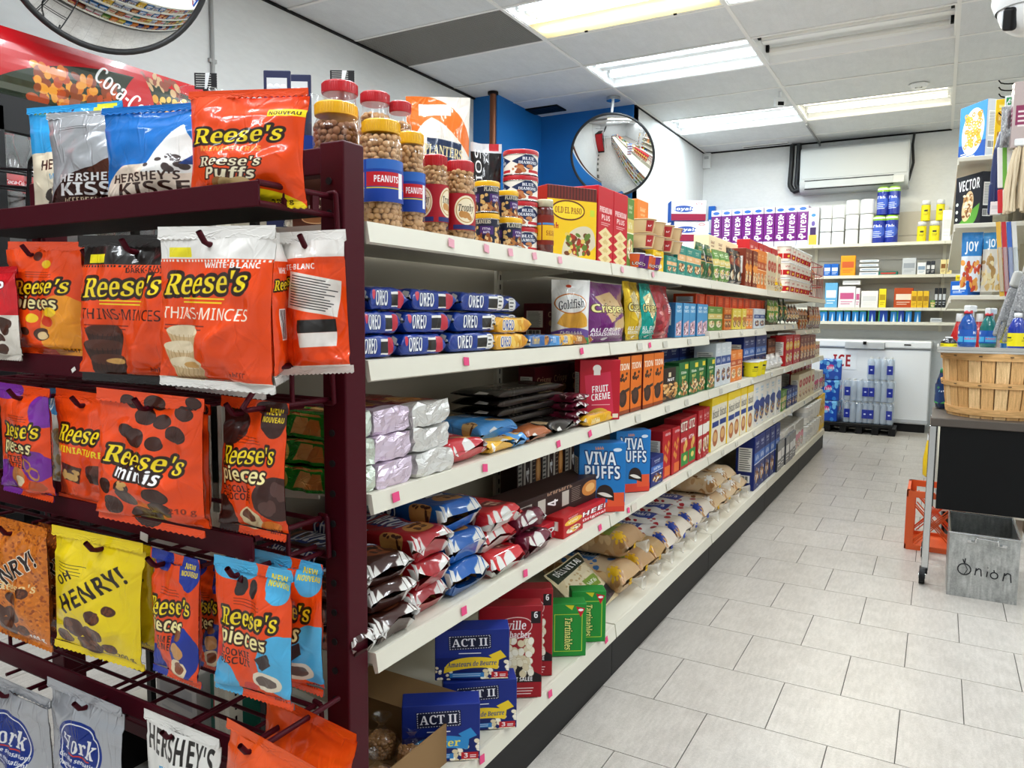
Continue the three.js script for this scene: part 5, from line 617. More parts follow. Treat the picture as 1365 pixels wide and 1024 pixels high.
jarAt('tall clear peanut jar with yellow lid and blue label beside the maroon post', GJ, 479, 537, 163, -.905, y1, M.lidY, A.peanutY, { by: .045, bh: .075 });
jarAt('narrower yellow-lidded peanut jar with blue and red label', GJ, 527, 567, 178, -.91, y1, M.lidY, A.peanutY, { by: .04, bh: .075, k: .95 });
jarAt('red-lidded nut jar with red label beside the yellow-lidded jars', GJ, 562, 598, 208, -.91, y1, M.lidR, A.trophy, { by: .03, bh: .075, ry: 1.7 });
jarAt('red-lidded nut jar with round cream emblem on its label', GJ, 592, 634, 216, -.895, y1, M.lidR, A.trophy, { by: .02, bh: .075, ry: 1.0 });
jarAt('yellow-lidded jar of dark almonds behind the rack top bar', GJ, 416, 480, 140, -.99, 1.272, M.lidY, null, { nut: M.nutD, f: .8, size: .0085 });
jarAt('red-lidded peanut jar standing behind the almond jar', GJ, 426, 480, 112, -1.08, 1.272, M.lidR, null, { f: .82 });
jarAt('red-lidded peanut jar behind the tall yellow-lidded jar', GJ, 478, 522, 125, -1.06, 1.272, M.lidR, null, { f: .84 });
jarAt('smaller red-lidded peanut jar before the orange raw nut bag', GJ, 517, 550, 137, -1.03, 1.272, M.lidR, null, { f: .84 });
{ // tubs and cards over on the far side of the shelf top
  const tubMat = M.clear; const mk = (label, x0, x1, yt, X, lab) => { const a = onX(x0, yt + 30, X), b = onX(x1, yt + 30, X), R = (a.z - b.z) * .42, h = onX(x0, yt, X).y - 1.272, t = thing('candy_tub', label, 'tub'); mesh('tub_wall', lathe([[0, .001], [R * .95, .001], [R, .01], [R, h * .9], [R * .97, h], [R * .93, h - .002]], 32), tubMat, t); mesh('contents', nutPile(R * .93, h * .6, 0, .012, 7), std('#c8bcae', .6), t); if (lab) mesh('label_band', bandGeo(R + .001, h * .62, lab, h * .06, 32), pm(lab, 'card'), t); put(t, X, 1.272, (a.z + b.z) / 2, .5); return t; };
  mk('clear tub with blue and white mint label behind the rack top', 378, 432, 122, -1.12, A.icy); mk('clear tub without label at the far side of the shelf top', 240, 300, 112, -1.3, null);
  const card = (label, c, x0, x1, y0, y1b, X, cat) => { const a = onX(x0, y0, X), b = onX(x1, y1b, X), w = Math.max(.03, (a.z - b.z) * .8), h = a.y - b.y, o = thing('hang_card', label, cat); mesh('card_board', cartonGeo(w, h, .003, c, .001), pm(c, 'card'), o); mesh('card_stand', box(.01, Math.max(.02, b.y - 1.272), .006, 0, -(b.y - 1.272) / 2, 0), M.black, o); put(o, X, b.y, (a.z + b.z) / 2, .55); };
  card('small black printed card sticking up from the clear tub', A.blackCard, 258, 290, 92, 124, -1.3, 'card'); card('small black printed card standing up behind the red-lidded jar', A.blackCard, 442, 470, 88, 118, -1.2, 'card');
  const brush = (label, x0, x1, y0, X) => { const a = onX(x0, y0, X), b = onX(x1, y0, X), w = (a.z - b.z) * .85, o = thing('comb_card', label, 'card'); const h = a.y - 1.272; mesh('card_frame', rbox(w, h, .006, .002, 0, h / 2, 0), std('#101a4a', .5), o); const teeth = []; for (let i = 0; i < 3; i++) teeth.push(new THREE.SphereGeometry(w * .14, 12, 8).scale(1, 1.2, .3).translate((i - 1) * w * .24, h - .035, .004)); mesh('white_window', merge([box(w * .74, .018, .002, 0, h - .024, .0035), ...teeth]), M.plast, o); mesh('bubble', new THREE.SphereGeometry(w * .34, 18, 12).scale(1, 1, .5).translate(0, h - .075, .004), std('#8a90a8', .15, { clearcoat: 1 }), o); put(o, X, 1.272, (a.z + b.z) / 2, .55); };
  brush('navy blister card with white wavy window behind the orange pouch', 353, 385, 88, -1.16); brush('navy blister card with white window beside the mint tub', 384, 412, 94, -1.18);
  const bb = onX(418, 225, -1.02); const o = one('snack_box', 'brown snack box with white side panel under the rack top bar', 'box', undefined, cartonGeo(.12, .1, .06, A.brownBox), pm(A.brownBox, 'card')); put(o, -.99, 1.258, -1.06, .1);
}
stand('nut_bag', 'big white and orange raw nut bag behind the jars', 'bag', undefined, A.rawBag, 584, 132, 86, 205, y1, .62, { z: -1.06, d: .07, top: 1, bag: 1 }); bagsX('nut_bag', 'plain white paper bag behind the raw nut bag', 'bag', undefined, A.m12, 604, 634, 1, 182, 1, { X: -1.03, d: .04 });
stand('nut_bag', 'black pistachio bag with white vertical lettering', 'bag', undefined, A.pist, 650, 191, 42, 146, y1, .7, { z: -.99, d: .05, top: 1, bag: 1 });
// ---- cans
function canThing(label, group, c, x0, x1, yt, yb, X, lid, o = {}) { const a = onX((x0 + x1) / 2, (yt + yb) / 2, X), b = a, R = (x1 - x0) / 2 * depthOf(a) / FOC * .96, h = o.h || onX((x0 + x1) / 2, yt, X).y - o.y, t = thing('nut_can', label, 'can', group); mesh('can_body', bandGeo(R, h - .008, c, .002, 32), pm(c, 'tin'), t); for (const ry of [.002, h - .012]) mesh('can_rim', new THREE.TorusGeometry(R, .0015, 6, 32).rotateX(QX).translate(0, ry, 0), M.chrome, t); mesh('lid', lathe([[0, h], [R, h], [R + .0016, h - .002], [R + .0016, h - .011], [R, h - .012], [0, h - .012]], 36), lid, t); put(t, X, o.y, (a.z + b.z) / 2, o.ry ?? .95); return t; }
{ const GP = 'navy mixed nut cans', GA = 'white almond cans stacked four high'; const L2 = 'navy mixed nut can with yellow lid in a stack of two'; const h = (onX(649, 244, -.9).y - y1) / 2, ha = (onX(694, 203, -.935).y - y1) / 4;
  canThing('navy nut can with yellow lid on top of the stack by the pistachio bag', GP, A.mixed, 632, 666, 243, 290, -.9, M.lidY, { y: y1 + h + .001, h }); canThing('navy nut can, lower one by the emblem jar', GP, A.mixed, 632, 666, 288, 330, -.9, M.lidY, { y: y1, h, ry: 2.2 }); canThing('navy nut can on top of the stack beside the almond cans', GP, A.mixed, 661, 691, 253, 296, -.89, M.lidY, { y: y1 + h * .95 + .001, h: h * .9 }); canThing('navy nut can at the shelf lip under its twin beside the almond cans', GP, A.mixed, 662, 696, 296, 336, -.88, M.lidY, { y: y1, h: h * .95 });
  for (let k = 0; k < 4; k++) canThing(['white and red almond can at the bottom of the stack of four', 'white and red almond can second from the bottom of its stack', 'white and red almond can third up in the stack of four', 'white and red almond can topping the stack of four'][k], GA, A.almond, 670, 718, 202, 238, -.935, M.lidR, { y: y1 + k * ha, h: ha - .0005 }); }
{ const t = thing('salsa_jar', 'dark red salsa jar with pale lid and yellow label', 'jar'); const a = onX(726, 300, -.885), b = a, R = 12 * depthOf(a) / FOC, h = onX(720, 265, -.885).y - y1; mesh('jar_body', lathe([[0, 0], [R, .003], [R, h * .78], [R * .9, h * .86], [R * .85, h - .02]], 28), std('#5a160c', .15, { clearcoat: 1 }), t); mesh('label_band', bandGeo(R + .001, h * .55, A.salsa, h * .16, 28), pm(A.salsa, 'card'), t); mesh('lid', lathe([[0, h], [R * .88, h], [R * .92, h - .003], [R * .92, h - .018], [0, h - .019]], 28), std('#d8cfae', .35), t); put(t, -.885, y1, (a.z + b.z) / 2, 1.2); }
const CT = cartons;
stand('taco_kit', 'yellow and brown taco dinner kit box on the top shelf', 'box', undefined, A.paso, 762, 351, 66, 96, y1, 1.05, { z: -.9, d: .05 });
{ const s = S(798, 838, 246, 1); for (let i = 0; i < 2; i++) { const g = cartonGeo(s.w / 2 - .002, s.h, .2, A.premium); const m = one('cracker_box', i ? 'red soda cracker box, spine to the aisle, beside the pudding cups' : 'red soda cracker box, spine to the aisle, beside the taco kit', 'box', 'red soda cracker boxes', g, pm(A.premium, 'card')); put(m, s.X - .1, s.y, s.z0 - (i + .5) * s.w / 2, QX); } }
const GT = 'small packets on the far top shelf';
CT('snack_box', 'pale green snack box between red cracker boxes and pudding cups', 'box', undefined, A.s2, 838, 849, 1, 262, 1, { d: .12 }); CT('snack_box', 'orange snack box behind the stacked pudding cups', 'box', undefined, A.s13, 850, 866, 1, 264, 1, { d: .1, X: -.95 });
function cups(label, group, c, x0, x1, n, rows, yt, X, y, o = {}) { const a = onX(x0, yt, X), b = onX(x1, yt, X), dm = o.dm || .095; n = Math.max(1, Math.round((a.z - b.z) / dm)); const w = (a.z - b.z) / n, R = Math.min(w, dm) * .47, h = Math.min(onX(x0, yt, X).y - y, o.hm || 9) / rows - .001; for (let k = 0; k < rows; k++) for (let i = 0; i < n; i++) { const t = thing('food_cup', label, 'cup', group); mesh('cup_body', bandGeo(R * .78, h * .93, c, 0, 20, R), pm(c, 'tin'), t); mesh('cup_lid', lathe([[0, h * .95], [R * 1.06, h * .95], [R * 1.06, h * .9], [R, h * .89]], 20), o.lid || M.plast, t); mesh('cup_base', new THREE.CircleGeometry(R * .78, 20).rotateX(Math.PI / 2).translate(0, .0015, 0), M.plast, t); put(t, X, y + .001 + k * (h + .001), a.z - (i + .5) * w, 1.0 + i); } }
cups('beige pudding cup with red badge stacked on the top shelf', 'beige pudding cups', A.cupBeige, 850, 900, 3, 2, 290, -.9, y1 + .075, { lid: std('#c8a478', .4) });
cups('orange and purple cocoa pudding cup at the shelf lip', 'orange and purple pudding cups', A.loco, 838, 872, 2, 1, 336, -.872, y1, {}); CT('pudding_tray', 'dark cardboard tray carrying the beige pudding cups', 'tray', undefined, A.s7, 846, 905, 1, 330, 1, { d: .1, X: -.9, wm: .9 });
CT('snack_box', 'yellow cocoa snack box beside the orange pudding cups', 'box', undefined, A.s18, 873, 888, 1, 332, 1, { d: .05, X: -.866 }); CT('snack_pack', 'dark teal snack pack on the top shelf', 'box', 'dark teal snack packs', A.s5, 889, 904, 2, 340, 1, { d: .1 }); CT('bar_box', 'teal and orange bar box standing on the top shelf', 'box', 'teal and orange bar boxes', A.s5, 905, 938, 3, 325, 1, { d: .12 });
bagsX('rice_pouch', 'dark green rice pouch on the top shelf', 'pouch', 'dark green rice pouches', A.s6, 936, 958, 2, 322, 1, { d: .04 }); bagsX('rice_pouch', 'pale green rice pouch on the top shelf', 'pouch', 'pale green rice pouches', A.s2, 958, 978, 3, 332, 1, { d: .03 }); bagsX('noodle_pouch', 'black noodle pouch on the top shelf', 'pouch', 'black noodle pouches', A.s7, 976, 996, 2, 330, 1, { d: .04 });
CT('noodle_box', 'brown and orange noodle box on the far top shelf', 'box', 'brown and orange noodle boxes', A.s8, 996, 1014, 4, 330, 1, { d: .1 }); CT('noodle_box', 'orange noodle box on the far top shelf', 'box', 'orange noodle boxes', A.s13, 1012, 1026, 3, 332, 1, { d: .1 }); CT('soup_box', 'cream and red soup box on the far top shelf', 'box', 'cream and red soup boxes', A.s9, 1024, 1042, 4, 336, 1, { d: .1 }); bagsX('soup_pouch', 'yellow soup pouch at the lip of the far top shelf', 'pouch', 'yellow soup pouches', A.s18, 1036, 1046, 2, 368, 1, { d: .03, X: -.856 });
cups('red and white noodle cup on the far top shelf', 'red and white noodle cups', A.noodle, 1044, 1076, 3, 3, 326, -.9, y1, {});
CT('soup_box', 'red and white soup box behind the noodle cups', 'box', 'red soup boxes behind noodle cups', A.s10, 1000, 1040, 4, 318, 1, { d: .08, X: -1.05 }); CT('cake_box', 'cream cake mix box behind the rice pouches', 'box', 'cream cake mix boxes', A.s14, 945, 985, 3, 312, 1, { d: .08, X: -1.06 });
{ const b = thing('wire_basket', 'small red wire basket of snack packets at the end of the top shelf', 'basket'), z0 = -6.05, z1 = -6.8, g = []; for (const y of [0, .09, .18, .26]) g.push(tube([V3(-.872, y1 + y + .008, z0), V3(-.872, y1 + y + .008, z1), V3(-1.15, y1 + y + .006, z1), V3(-1.15, y1 + y + .006, z0)], .004, 6, true)); for (let i = 0; i <= 8; i++) { const z = z0 + (z1 - z0) * i / 8; g.push(bar(V3(-.872, y1 + .006, z), V3(-.872, y1 + .266, z), .002, 6), bar(V3(-1.15, y1 + .004, z), V3(-1.15, y1 + .266, z), .002, 6)); } mesh('basket_wire', merge(g), std('#a82a24', .4), b);
  for (let i = 0; i < 16; i++) { const c = [A.s15, A.s4, A.s9, A.s17, A.s7][i % 5]; const m = one('snack_packet', 'small snack packet heaped in the red wire basket', 'packet', 'packets heaped in the red wire basket', pouchGeo(.12, .15, .03, c, { nx: 10, ny: 12 }), pm(c, 'film')); put(m, -.94 - (i % 3) * .08, y1 + .016 + Math.floor(i / 8) * .12, z0 - .06 - (i % 8) * .085, QX + rr(-.4, .4), rr(-.25, .25)); } }

// ---- second shelf
{ const GO = 'blue sandwich cookie packs'; const y2 = LV[2].y, h = .0425; const cols = [[478, 528], [533, 594], [598, 662]]; const lab = ['beside the maroon post', 'in the middle column', 'beside the yellow cookie packs'], rowN = ['bottom', 'middle', 'top'];
  for (let r = 0; r < 3; r++) cols.forEach(([a, b], k) => { const sh = (r === 2 ? 14 : r === 1 ? 6 : 0), c = k === 2 ? A.oreoW : A.oreo; flowSide('cookie_pack', `blue sandwich cookie pack ${lab[k]}, ${rowN[r]} of its stack`, 'cookie pack', GO, c, a + sh, b + sh, 440, 2, { b: r * (h + .0005), h, d: .06, X: -.872, ry: (hash(r, k, 3) - .5) * .1 }); flowSide('cookie_pack', 'blue sandwich cookie pack in the rear row on the second shelf', 'cookie pack', 'blue cookie packs in the rear row', c, a + 30, b + 30, 440, 2, { b: r * (h + .0005), h, d: .06, X: -.945 }); });
  flowSide('cookie_pack', 'golden yellow cookie pack, upper of two', 'cookie pack', undefined, A.oreoG, 661, 708, 440, 2, { b: .038, h: .037, d: .05 }); flowSide('cookie_pack', 'golden yellow cookie pack, lower of two', 'cookie pack', undefined, A.oreoG, 659, 704, 440, 2, { h: .037, d: .05 });
  flowSide('cookie_pack', 'small blue and brown cookie pack beside the yellow packs', 'cookie pack', undefined, A.cookA, 704, 736, 440, 2, { h: .032, d: .05 }); flowSide('cookie_pack', 'small light blue cookie pack before the dark red boxes', 'cookie pack', undefined, A.ltBlue, 733, 752, 440, 2, { h: .028, d: .05 }); flowSide('cookie_pack', 'small golden brown cookie pack before the dark red boxes', 'cookie pack', undefined, A.oreoG, 748, 768, 440, 2, { h: .03, d: .05 }); flowSide('cookie_pack', 'small brown chocolate cookie pack beside the white cracker bag', 'cookie pack', undefined, A.cookB, 764, 790, 440, 2, { h: .028, d: .05 });
  CT('cracker_box', 'dark red cracker box at the back of the second shelf', 'box', 'dark red cracker boxes at the back', A.crBox, 728, 800, 2, 404, 2, { X: -1.08, d: .08 });
  stand('cracker_bag', 'white rainbow cracker bag with round orange and purple print', 'bag', undefined, A.goldbag, 763, 462, 52, 86, y2, .75, { bag: 1, d: .05, z: -.885 }); bagsX('cracker_bag', 'white cracker bag seen edge-on behind the rainbow one', 'bag', undefined, A.goldbag, 788, 798, 1, 376, 2, { d: .02, X: -.95 });
  bagsX('chip_bag', 'shiny purple cracker chip bag on the second shelf', 'bag', undefined, A.crP, 794, 846, 1, 375, 2, { d: .06, wm: .4 }); bagsX('chip_bag', 'shiny yellow cracker chip bag', 'bag', undefined, A.crY, 847, 866, 1, 375, 2, { d: .05, wm: .4, fin: 'foil' }); bagsX('chip_bag', 'shiny teal cracker chip bag', 'bag', undefined, A.crT, 866, 882, 1, 378, 2, { d: .05, wm: .4, fin: 'foil' }); bagsX('chip_bag', 'dark red treat bag with pink rings', 'bag', 'dark red treat bags', A.crR, 880, 902, 1, 380, 2, { d: .05 });
  CT('pastry_box', 'light blue toaster pastry box on the second shelf', 'box', 'light blue toaster pastry boxes', A.poptart, 903, 946, 5, 403, 2, { d: .12 });
  CT('bar_box', 'dark orange bar box in the upper row of the second shelf', 'box', 'dark orange bar boxes in the upper row', A.orRow, 930, 1022, 7, 391, 2, { d: .1, X: -.9, b: .1 });
  CT('bar_box', 'green and yellow bar box on the second shelf', 'box', 'green and yellow bar boxes', A.s2, 946, 966, 2, 408, 2, { d: .12 }); CT('bar_box', 'brown and orange bar box on the second shelf', 'box', 'brown and orange bar boxes', A.s3, 966, 978, 2, 410, 2, { d: .1 }); CT('bar_box', 'pale yellow bar box on the second shelf', 'box', 'pale yellow bar boxes', A.s1, 978, 996, 3, 411, 2, { d: .1 }); CT('bar_box', 'orange bar box under the dark orange row', 'box', 'orange bar boxes', A.s13, 996, 1006, 2, 411, 2, { d: .1 }); CT('bar_box', 'white and blue bar box on the second shelf', 'box', 'white and blue bar boxes', A.s4, 1006, 1022, 2, 411, 2, { d: .1 });
  bagsX('seed_pouch', 'olive green pouch leaning on the raised shelf', 'pouch', 'leaning olive pouches', A.s2, 1026, 1040, 3, 404, 2, { d: .03, rz: -.25 }); bagsX('seed_pouch', 'bright green pouch slumped over on the raised shelf', 'pouch', 'slumped bright green pouches', A.s6, 1040, 1052, 2, 404, 2, { d: .03, rz: -.4 }); bagsX('seed_pouch', 'grey brown pouch leaning on the raised shelf', 'pouch', 'leaning grey brown pouches', A.s15, 1050, 1066, 4, 410, 2, { d: .03, rz: -.3 }); bagsX('seed_pouch', 'brown snack pouch at the shelf end', 'pouch', 'brown pouches at the second shelf end', A.s3, 1069, 1080, 3, 412, 2, { d: .03, X: -.9 }); bagsX('seed_pouch', 'orange brown snack pouch at the shelf end', 'pouch', 'orange pouches at the second shelf end', A.s8, 1080, 1096, 5, 410, 2, { d: .03, X: -.9, rz: -.12 }); }

// ---- third shelf
{ const y3 = LV[3].y, hs = .047;
  // wafer packs, ends to the aisle
  const wf = [[A.wafG, 462, 503, 'mint foil wafer pack with green side'], [A.wafP, 503, 551, 'lilac foil wafer pack'], [A.wafR, 551, 601, 'silver foil wafer pack']], rowN = ['bottom', 'middle', 'top'];
  for (let r = 0; r < 3; r++) wf.forEach(([c, a, b, lab], k) => { const s = S(a, b, 620, 3, {}), L = .25, g = foilBrick(L, hs, s.w * .97, c, r * 3.1 + k * 7.7);
    const m = one('wafer_pack', `${lab}, ${rowN[r]} of its stack`, 'wafer pack', 'foil wafer packs stacked three high', g, pm(c, 'foil')); put(m, s.X - L / 2 + (hash(r, k, 1) - .5) * .02, s.y + r * (hs + .001), s.z + (hash(r, k, 2) - .5) * .006, (hash(r, k, 3) - .5) * .05); });
  flowEnd('cookie_pack', 'red cookie pack beside the foil wafers on the third shelf', 'cookie pack', undefined, A.redSh, 600, 650, 600, 3, { h: .05, L: .2 }); flowEnd('cookie_pack', 'yellow cookie pack at the lip of the third shelf', 'cookie pack', undefined, A.yelPk, 650, 690, 600, 3, { h: .028, L: .14 }); flowEnd('cookie_pack', 'grey and red cookie pack lying behind the red one', 'cookie pack', undefined, A.redPk, 606, 654, 580, 3, { h: .03, L: .16, X: -1.0 });
  flowEnd('cookie_pack', 'light blue cookie pack lying on the third shelf', 'cookie pack', undefined, A.ltBlue, 640, 694, 590, 3, { h: .05, L: .2, X: -.9, b: .012 }); flowEnd('cookie_pack', 'light blue cookie pack at the shelf lip', 'cookie pack', undefined, A.ltBlue, 684, 704, 600, 3, { h: .03, L: .16 });
  flowEnd('cookie_pack', 'black cookie pack with brown end on the third shelf', 'cookie pack', undefined, A.bk2, 702, 736, 590, 3, { h: .035, L: .2 }); flowEnd('cookie_pack', 'black film cookie pack beside the brown-ended one', 'cookie pack', undefined, A.blackPk, 734, 768, 580, 3, { h: .035, L: .2 });
  for (let r = 0; r < 4; r++) flowSide('cookie_pack', 'long black biscuit pack in the dark stack on the third shelf', 'cookie pack', 'stack of long black biscuit packs', A.blackPk, 662, 752, 545, 3, { b: .036 + r * .023, h: .021, d: .14, X: -.93, cr: .0012 });
  for (let r = 0; r < 4; r++) flowEnd('cookie_pack', 'maroon film biscuit pack in the stack before the red box', 'cookie pack', 'stack of maroon biscuit packs', A.marPk, 764, 784, 560, 3, { b: r * .023, h: .022, L: .16, X: -.87 });
  stand('cookie_box', 'red fruit creme cookie box on the third shelf', 'box', undefined, A.fruit, 799, 566, 54, 80, y3, .8, { d: .045, z: -.88 }); flowSide('cookie_pack', 'crumpled yellow cookie bag lying before the red box', 'cookie pack', undefined, A.yelPk, 782, 818, 546, 3, { h: .03, d: .03, X: -.852 });
  CT('cookie_box', 'orange chocolate biscuit box standing spine out', 'box', 'orange chocolate biscuit boxes', A.tion, 826, 886, 4, 476, 3, { d: .11 }); CT('cookie_box', 'dark red biscuit box at the back of the third shelf', 'box', 'dark red boxes at the back of the third shelf', A.crBox, 712, 820, 3, 490, 3, { X: -1.1, d: .06 });
  CT('granola_box', 'dark brown nut bar box with green edge', 'box', undefined, A.granola, 886, 908, 1, 492, 3, { d: .06 }); CT('granola_box', 'green chewy nut bar box', 'box', 'green chewy nut bar boxes', A.granolaG, 907, 954, 3, 484, 3, { d: .06 }); CT('cereal_bar_box', 'navy box on the rear row above the green bar boxes', 'box', 'navy boxes in the rear row', A.s11, 880, 960, 4, 462, 3, { X: -1.0, d: .08 });
  CT('cereal_box', 'pale blue and brown cereal bar box on the third shelf', 'box', 'pale blue cereal bar boxes', A.s4, 955, 976, 3, 458, 3, { d: .1 }); CT('cereal_box', 'orange cereal bar box on the third shelf', 'box', 'orange cereal bar boxes', A.s13, 976, 992, 2, 468, 3, { d: .08 }); CT('cereal_box', 'tall navy cereal bar box on the third shelf', 'box', 'tall navy cereal bar boxes', A.s11, 992, 1023, 3, 449, 3, { d: .1, X: -.9 });
  cups('yellow snack can at the lip of the third shelf', 'yellow snack cans', A.yelCan, 998, 1014, 2, 1, 481, -.868, y3, {}); CT('cereal_box', 'brown and red assorted box', 'box', 'brown and red assorted boxes', A.s15, 1024, 1050, 3, 452, 3, { d: .08, X: -.92 }); bagsX('snack_bag', 'white snack bag lying before the brown boxes', 'bag', 'white snack bags', A.m12, 1028, 1046, 2, 474, 3, { d: .05 });
  CT('rice_box', 'bright red box with white vertical lettering', 'box', 'bright red boxes', A.s10, 1048, 1068, 2, 448, 3, { d: .1 }); CT('rice_box', 'brick red box at the end of the third shelf', 'box', 'brick red boxes at the third shelf end', A.s8, 1068, 1088, 4, 448, 3, { d: .1 }); CT('rice_box', 'tan box closing the third shelf', 'box', 'tan boxes closing the third shelf', A.s9, 1088, 1094, 1, 456, 3, { d: .1 }); }

// ---- fourth shelf
{ const hs = .055, rowN = ['bottom', 'middle', 'top'];
  const cols = [[A.ahoyD, 470, 500, 'dark brown film cookie pack beside the maroon post', 3, 860], [A.ahoyD, 498, 556, 'dark brown film cookie pack by the shelf start', 3, 820], [A.ahoyR, 556, 606, 'deep red film cookie pack', 3, 790], [A.ahoyB, 606, 656, 'bright blue film cookie pack', 3, 760], [A.redPk, 656, 700, 'red film biscuit pack', 3, 740], [A.marPk, 700, 738, 'maroon film biscuit pack', 2, 720]];
  cols.forEach(([c, a, b, lab, n, y], k) => { for (let r = 0; r < n; r++) { const hh = [.046, .05, .056, .066, .05, .052][k]; flowEnd('cookie_pack', `${lab}, ${rowN[r]} of its stack`, 'cookie pack', 'film cookie packs with ends to the aisle', c, a, b, y, 4, { b: r * (hh + .001), h: hh, L: .3, ry: (hash(r, k, 1) - .5) * .05, out: (hash(r, k, 2) - .6) * .03 + (r === 0 ? .0 : -.012), X: -.85, sq: 5, cr: .006, fin: .055 }); } });
  { const s = S(690, 795, 640, 4, { X: -.9 }); const g = cartonGeo(s.w, .075, .1, A.wheelBox); put(one('cookie_box', 'long dark brown biscuit box lying on red boxes', 'box', undefined, g, pm(A.wheelBox, 'card')), s.X - .05, s.y + .047, s.z, QX - .06); const g2 = cartonGeo(s.w * .95, .046, .14, A.whee); put(one('cookie_box', 'long red biscuit box under the dark brown one', 'box', undefined, g2, pm(A.whee, 'card')), s.X - .045, s.y + .0015, s.z + .0, QX - .06); const s3 = S(752, 778, 660, 4, {}); put(one('cookie_box', 'small red box standing end-on with a barcode', 'box', undefined, cartonGeo(s3.w, .058, .12, A.s10), pm(A.s10, 'card')), s3.X - .06, s3.y, s3.z, QX); }
  stand('cake_box', 'blue marshmallow puff box, larger front one', 'box', undefined, A.puffBox, 802, 679, 62, 92, LV[4].y, .7, { d: .06, z: -.872 }); stand('cake_box', 'blue marshmallow puff box beside the red cracker boxes', 'box', undefined, A.puffBox, 843, 664, 46, 82, LV[4].y, .85, { d: .05, z: -.885 }); CT('cake_box', 'dark box at the back behind the blue puff boxes', 'box', 'dark boxes at the back of the fourth shelf', A.wheelBox, 690, 780, 1, 600, 4, { d: .06, X: -1.1 });
  CT('cracker_box', 'dark blue cracker box between blue and red boxes', 'box', undefined, A.s11, 868, 885, 1, 612, 4, { d: .08 }); CT('cracker_box', 'red cracker box with orange foot', 'box', 'red cracker boxes with orange foot', A.crackR, 886, 908, 2, 576, 4, { d: .07 }); CT('cracker_box', 'red cracker box with green foot', 'box', 'red cracker boxes with green foot', A.crackG, 909, 931, 2, 560, 4, { d: .07 }); CT('cracker_box', 'dark red thin cracker box', 'box', 'dark red thin cracker boxes', A.s19, 932, 949, 3, 548, 4, { d: .07 });
  CT('biscuit_box', 'cream biscuit box with yellow top', 'box', 'cream biscuit boxes with yellow top', A.cuit, 951, 1005, 5, 529, 4, { d: .06 }); CT('biscuit_box', 'white biscuit box with blue band', 'box', 'white biscuit boxes with blue band', A.s12, 1006, 1042, 5, 508, 4, { d: .06 }); CT('tea_box', 'green and white small box on the far fourth shelf', 'box', 'small green and white boxes', A.s2, 1040, 1052, 4, 524, 4, { d: .06 }); CT('tea_box', 'navy small box on the far fourth shelf', 'box', 'small navy boxes', A.s11, 1050, 1064, 4, 520, 4, { d: .06 });
  CT('noodle_box', 'red and orange box on the rear row', 'box', 'red and orange rear boxes', A.s10, 1056, 1082, 4, 488, 4, { d: .08, X: -.92 }); CT('tea_box', 'pale small box at the shelf end', 'box', 'pale boxes at the fourth shelf end', A.s9, 1066, 1086, 5, 500, 4, { d: .06 }); CT('tea_box', 'white and pink small box at the shelf end', 'box', 'white and pink boxes at the fourth shelf end', A.s17, 1086, 1098, 4, 498, 4, { d: .06 }); CT('tea_box', 'tan box closing the fourth shelf', 'box', 'tan boxes closing the fourth shelf', A.s15, 1098, 1101, 1, 500, 4, { d: .08 }); }

const tailMat = std('#efece4', .2, { transmission: .5, thickness: 0, clearcoat: .5 });
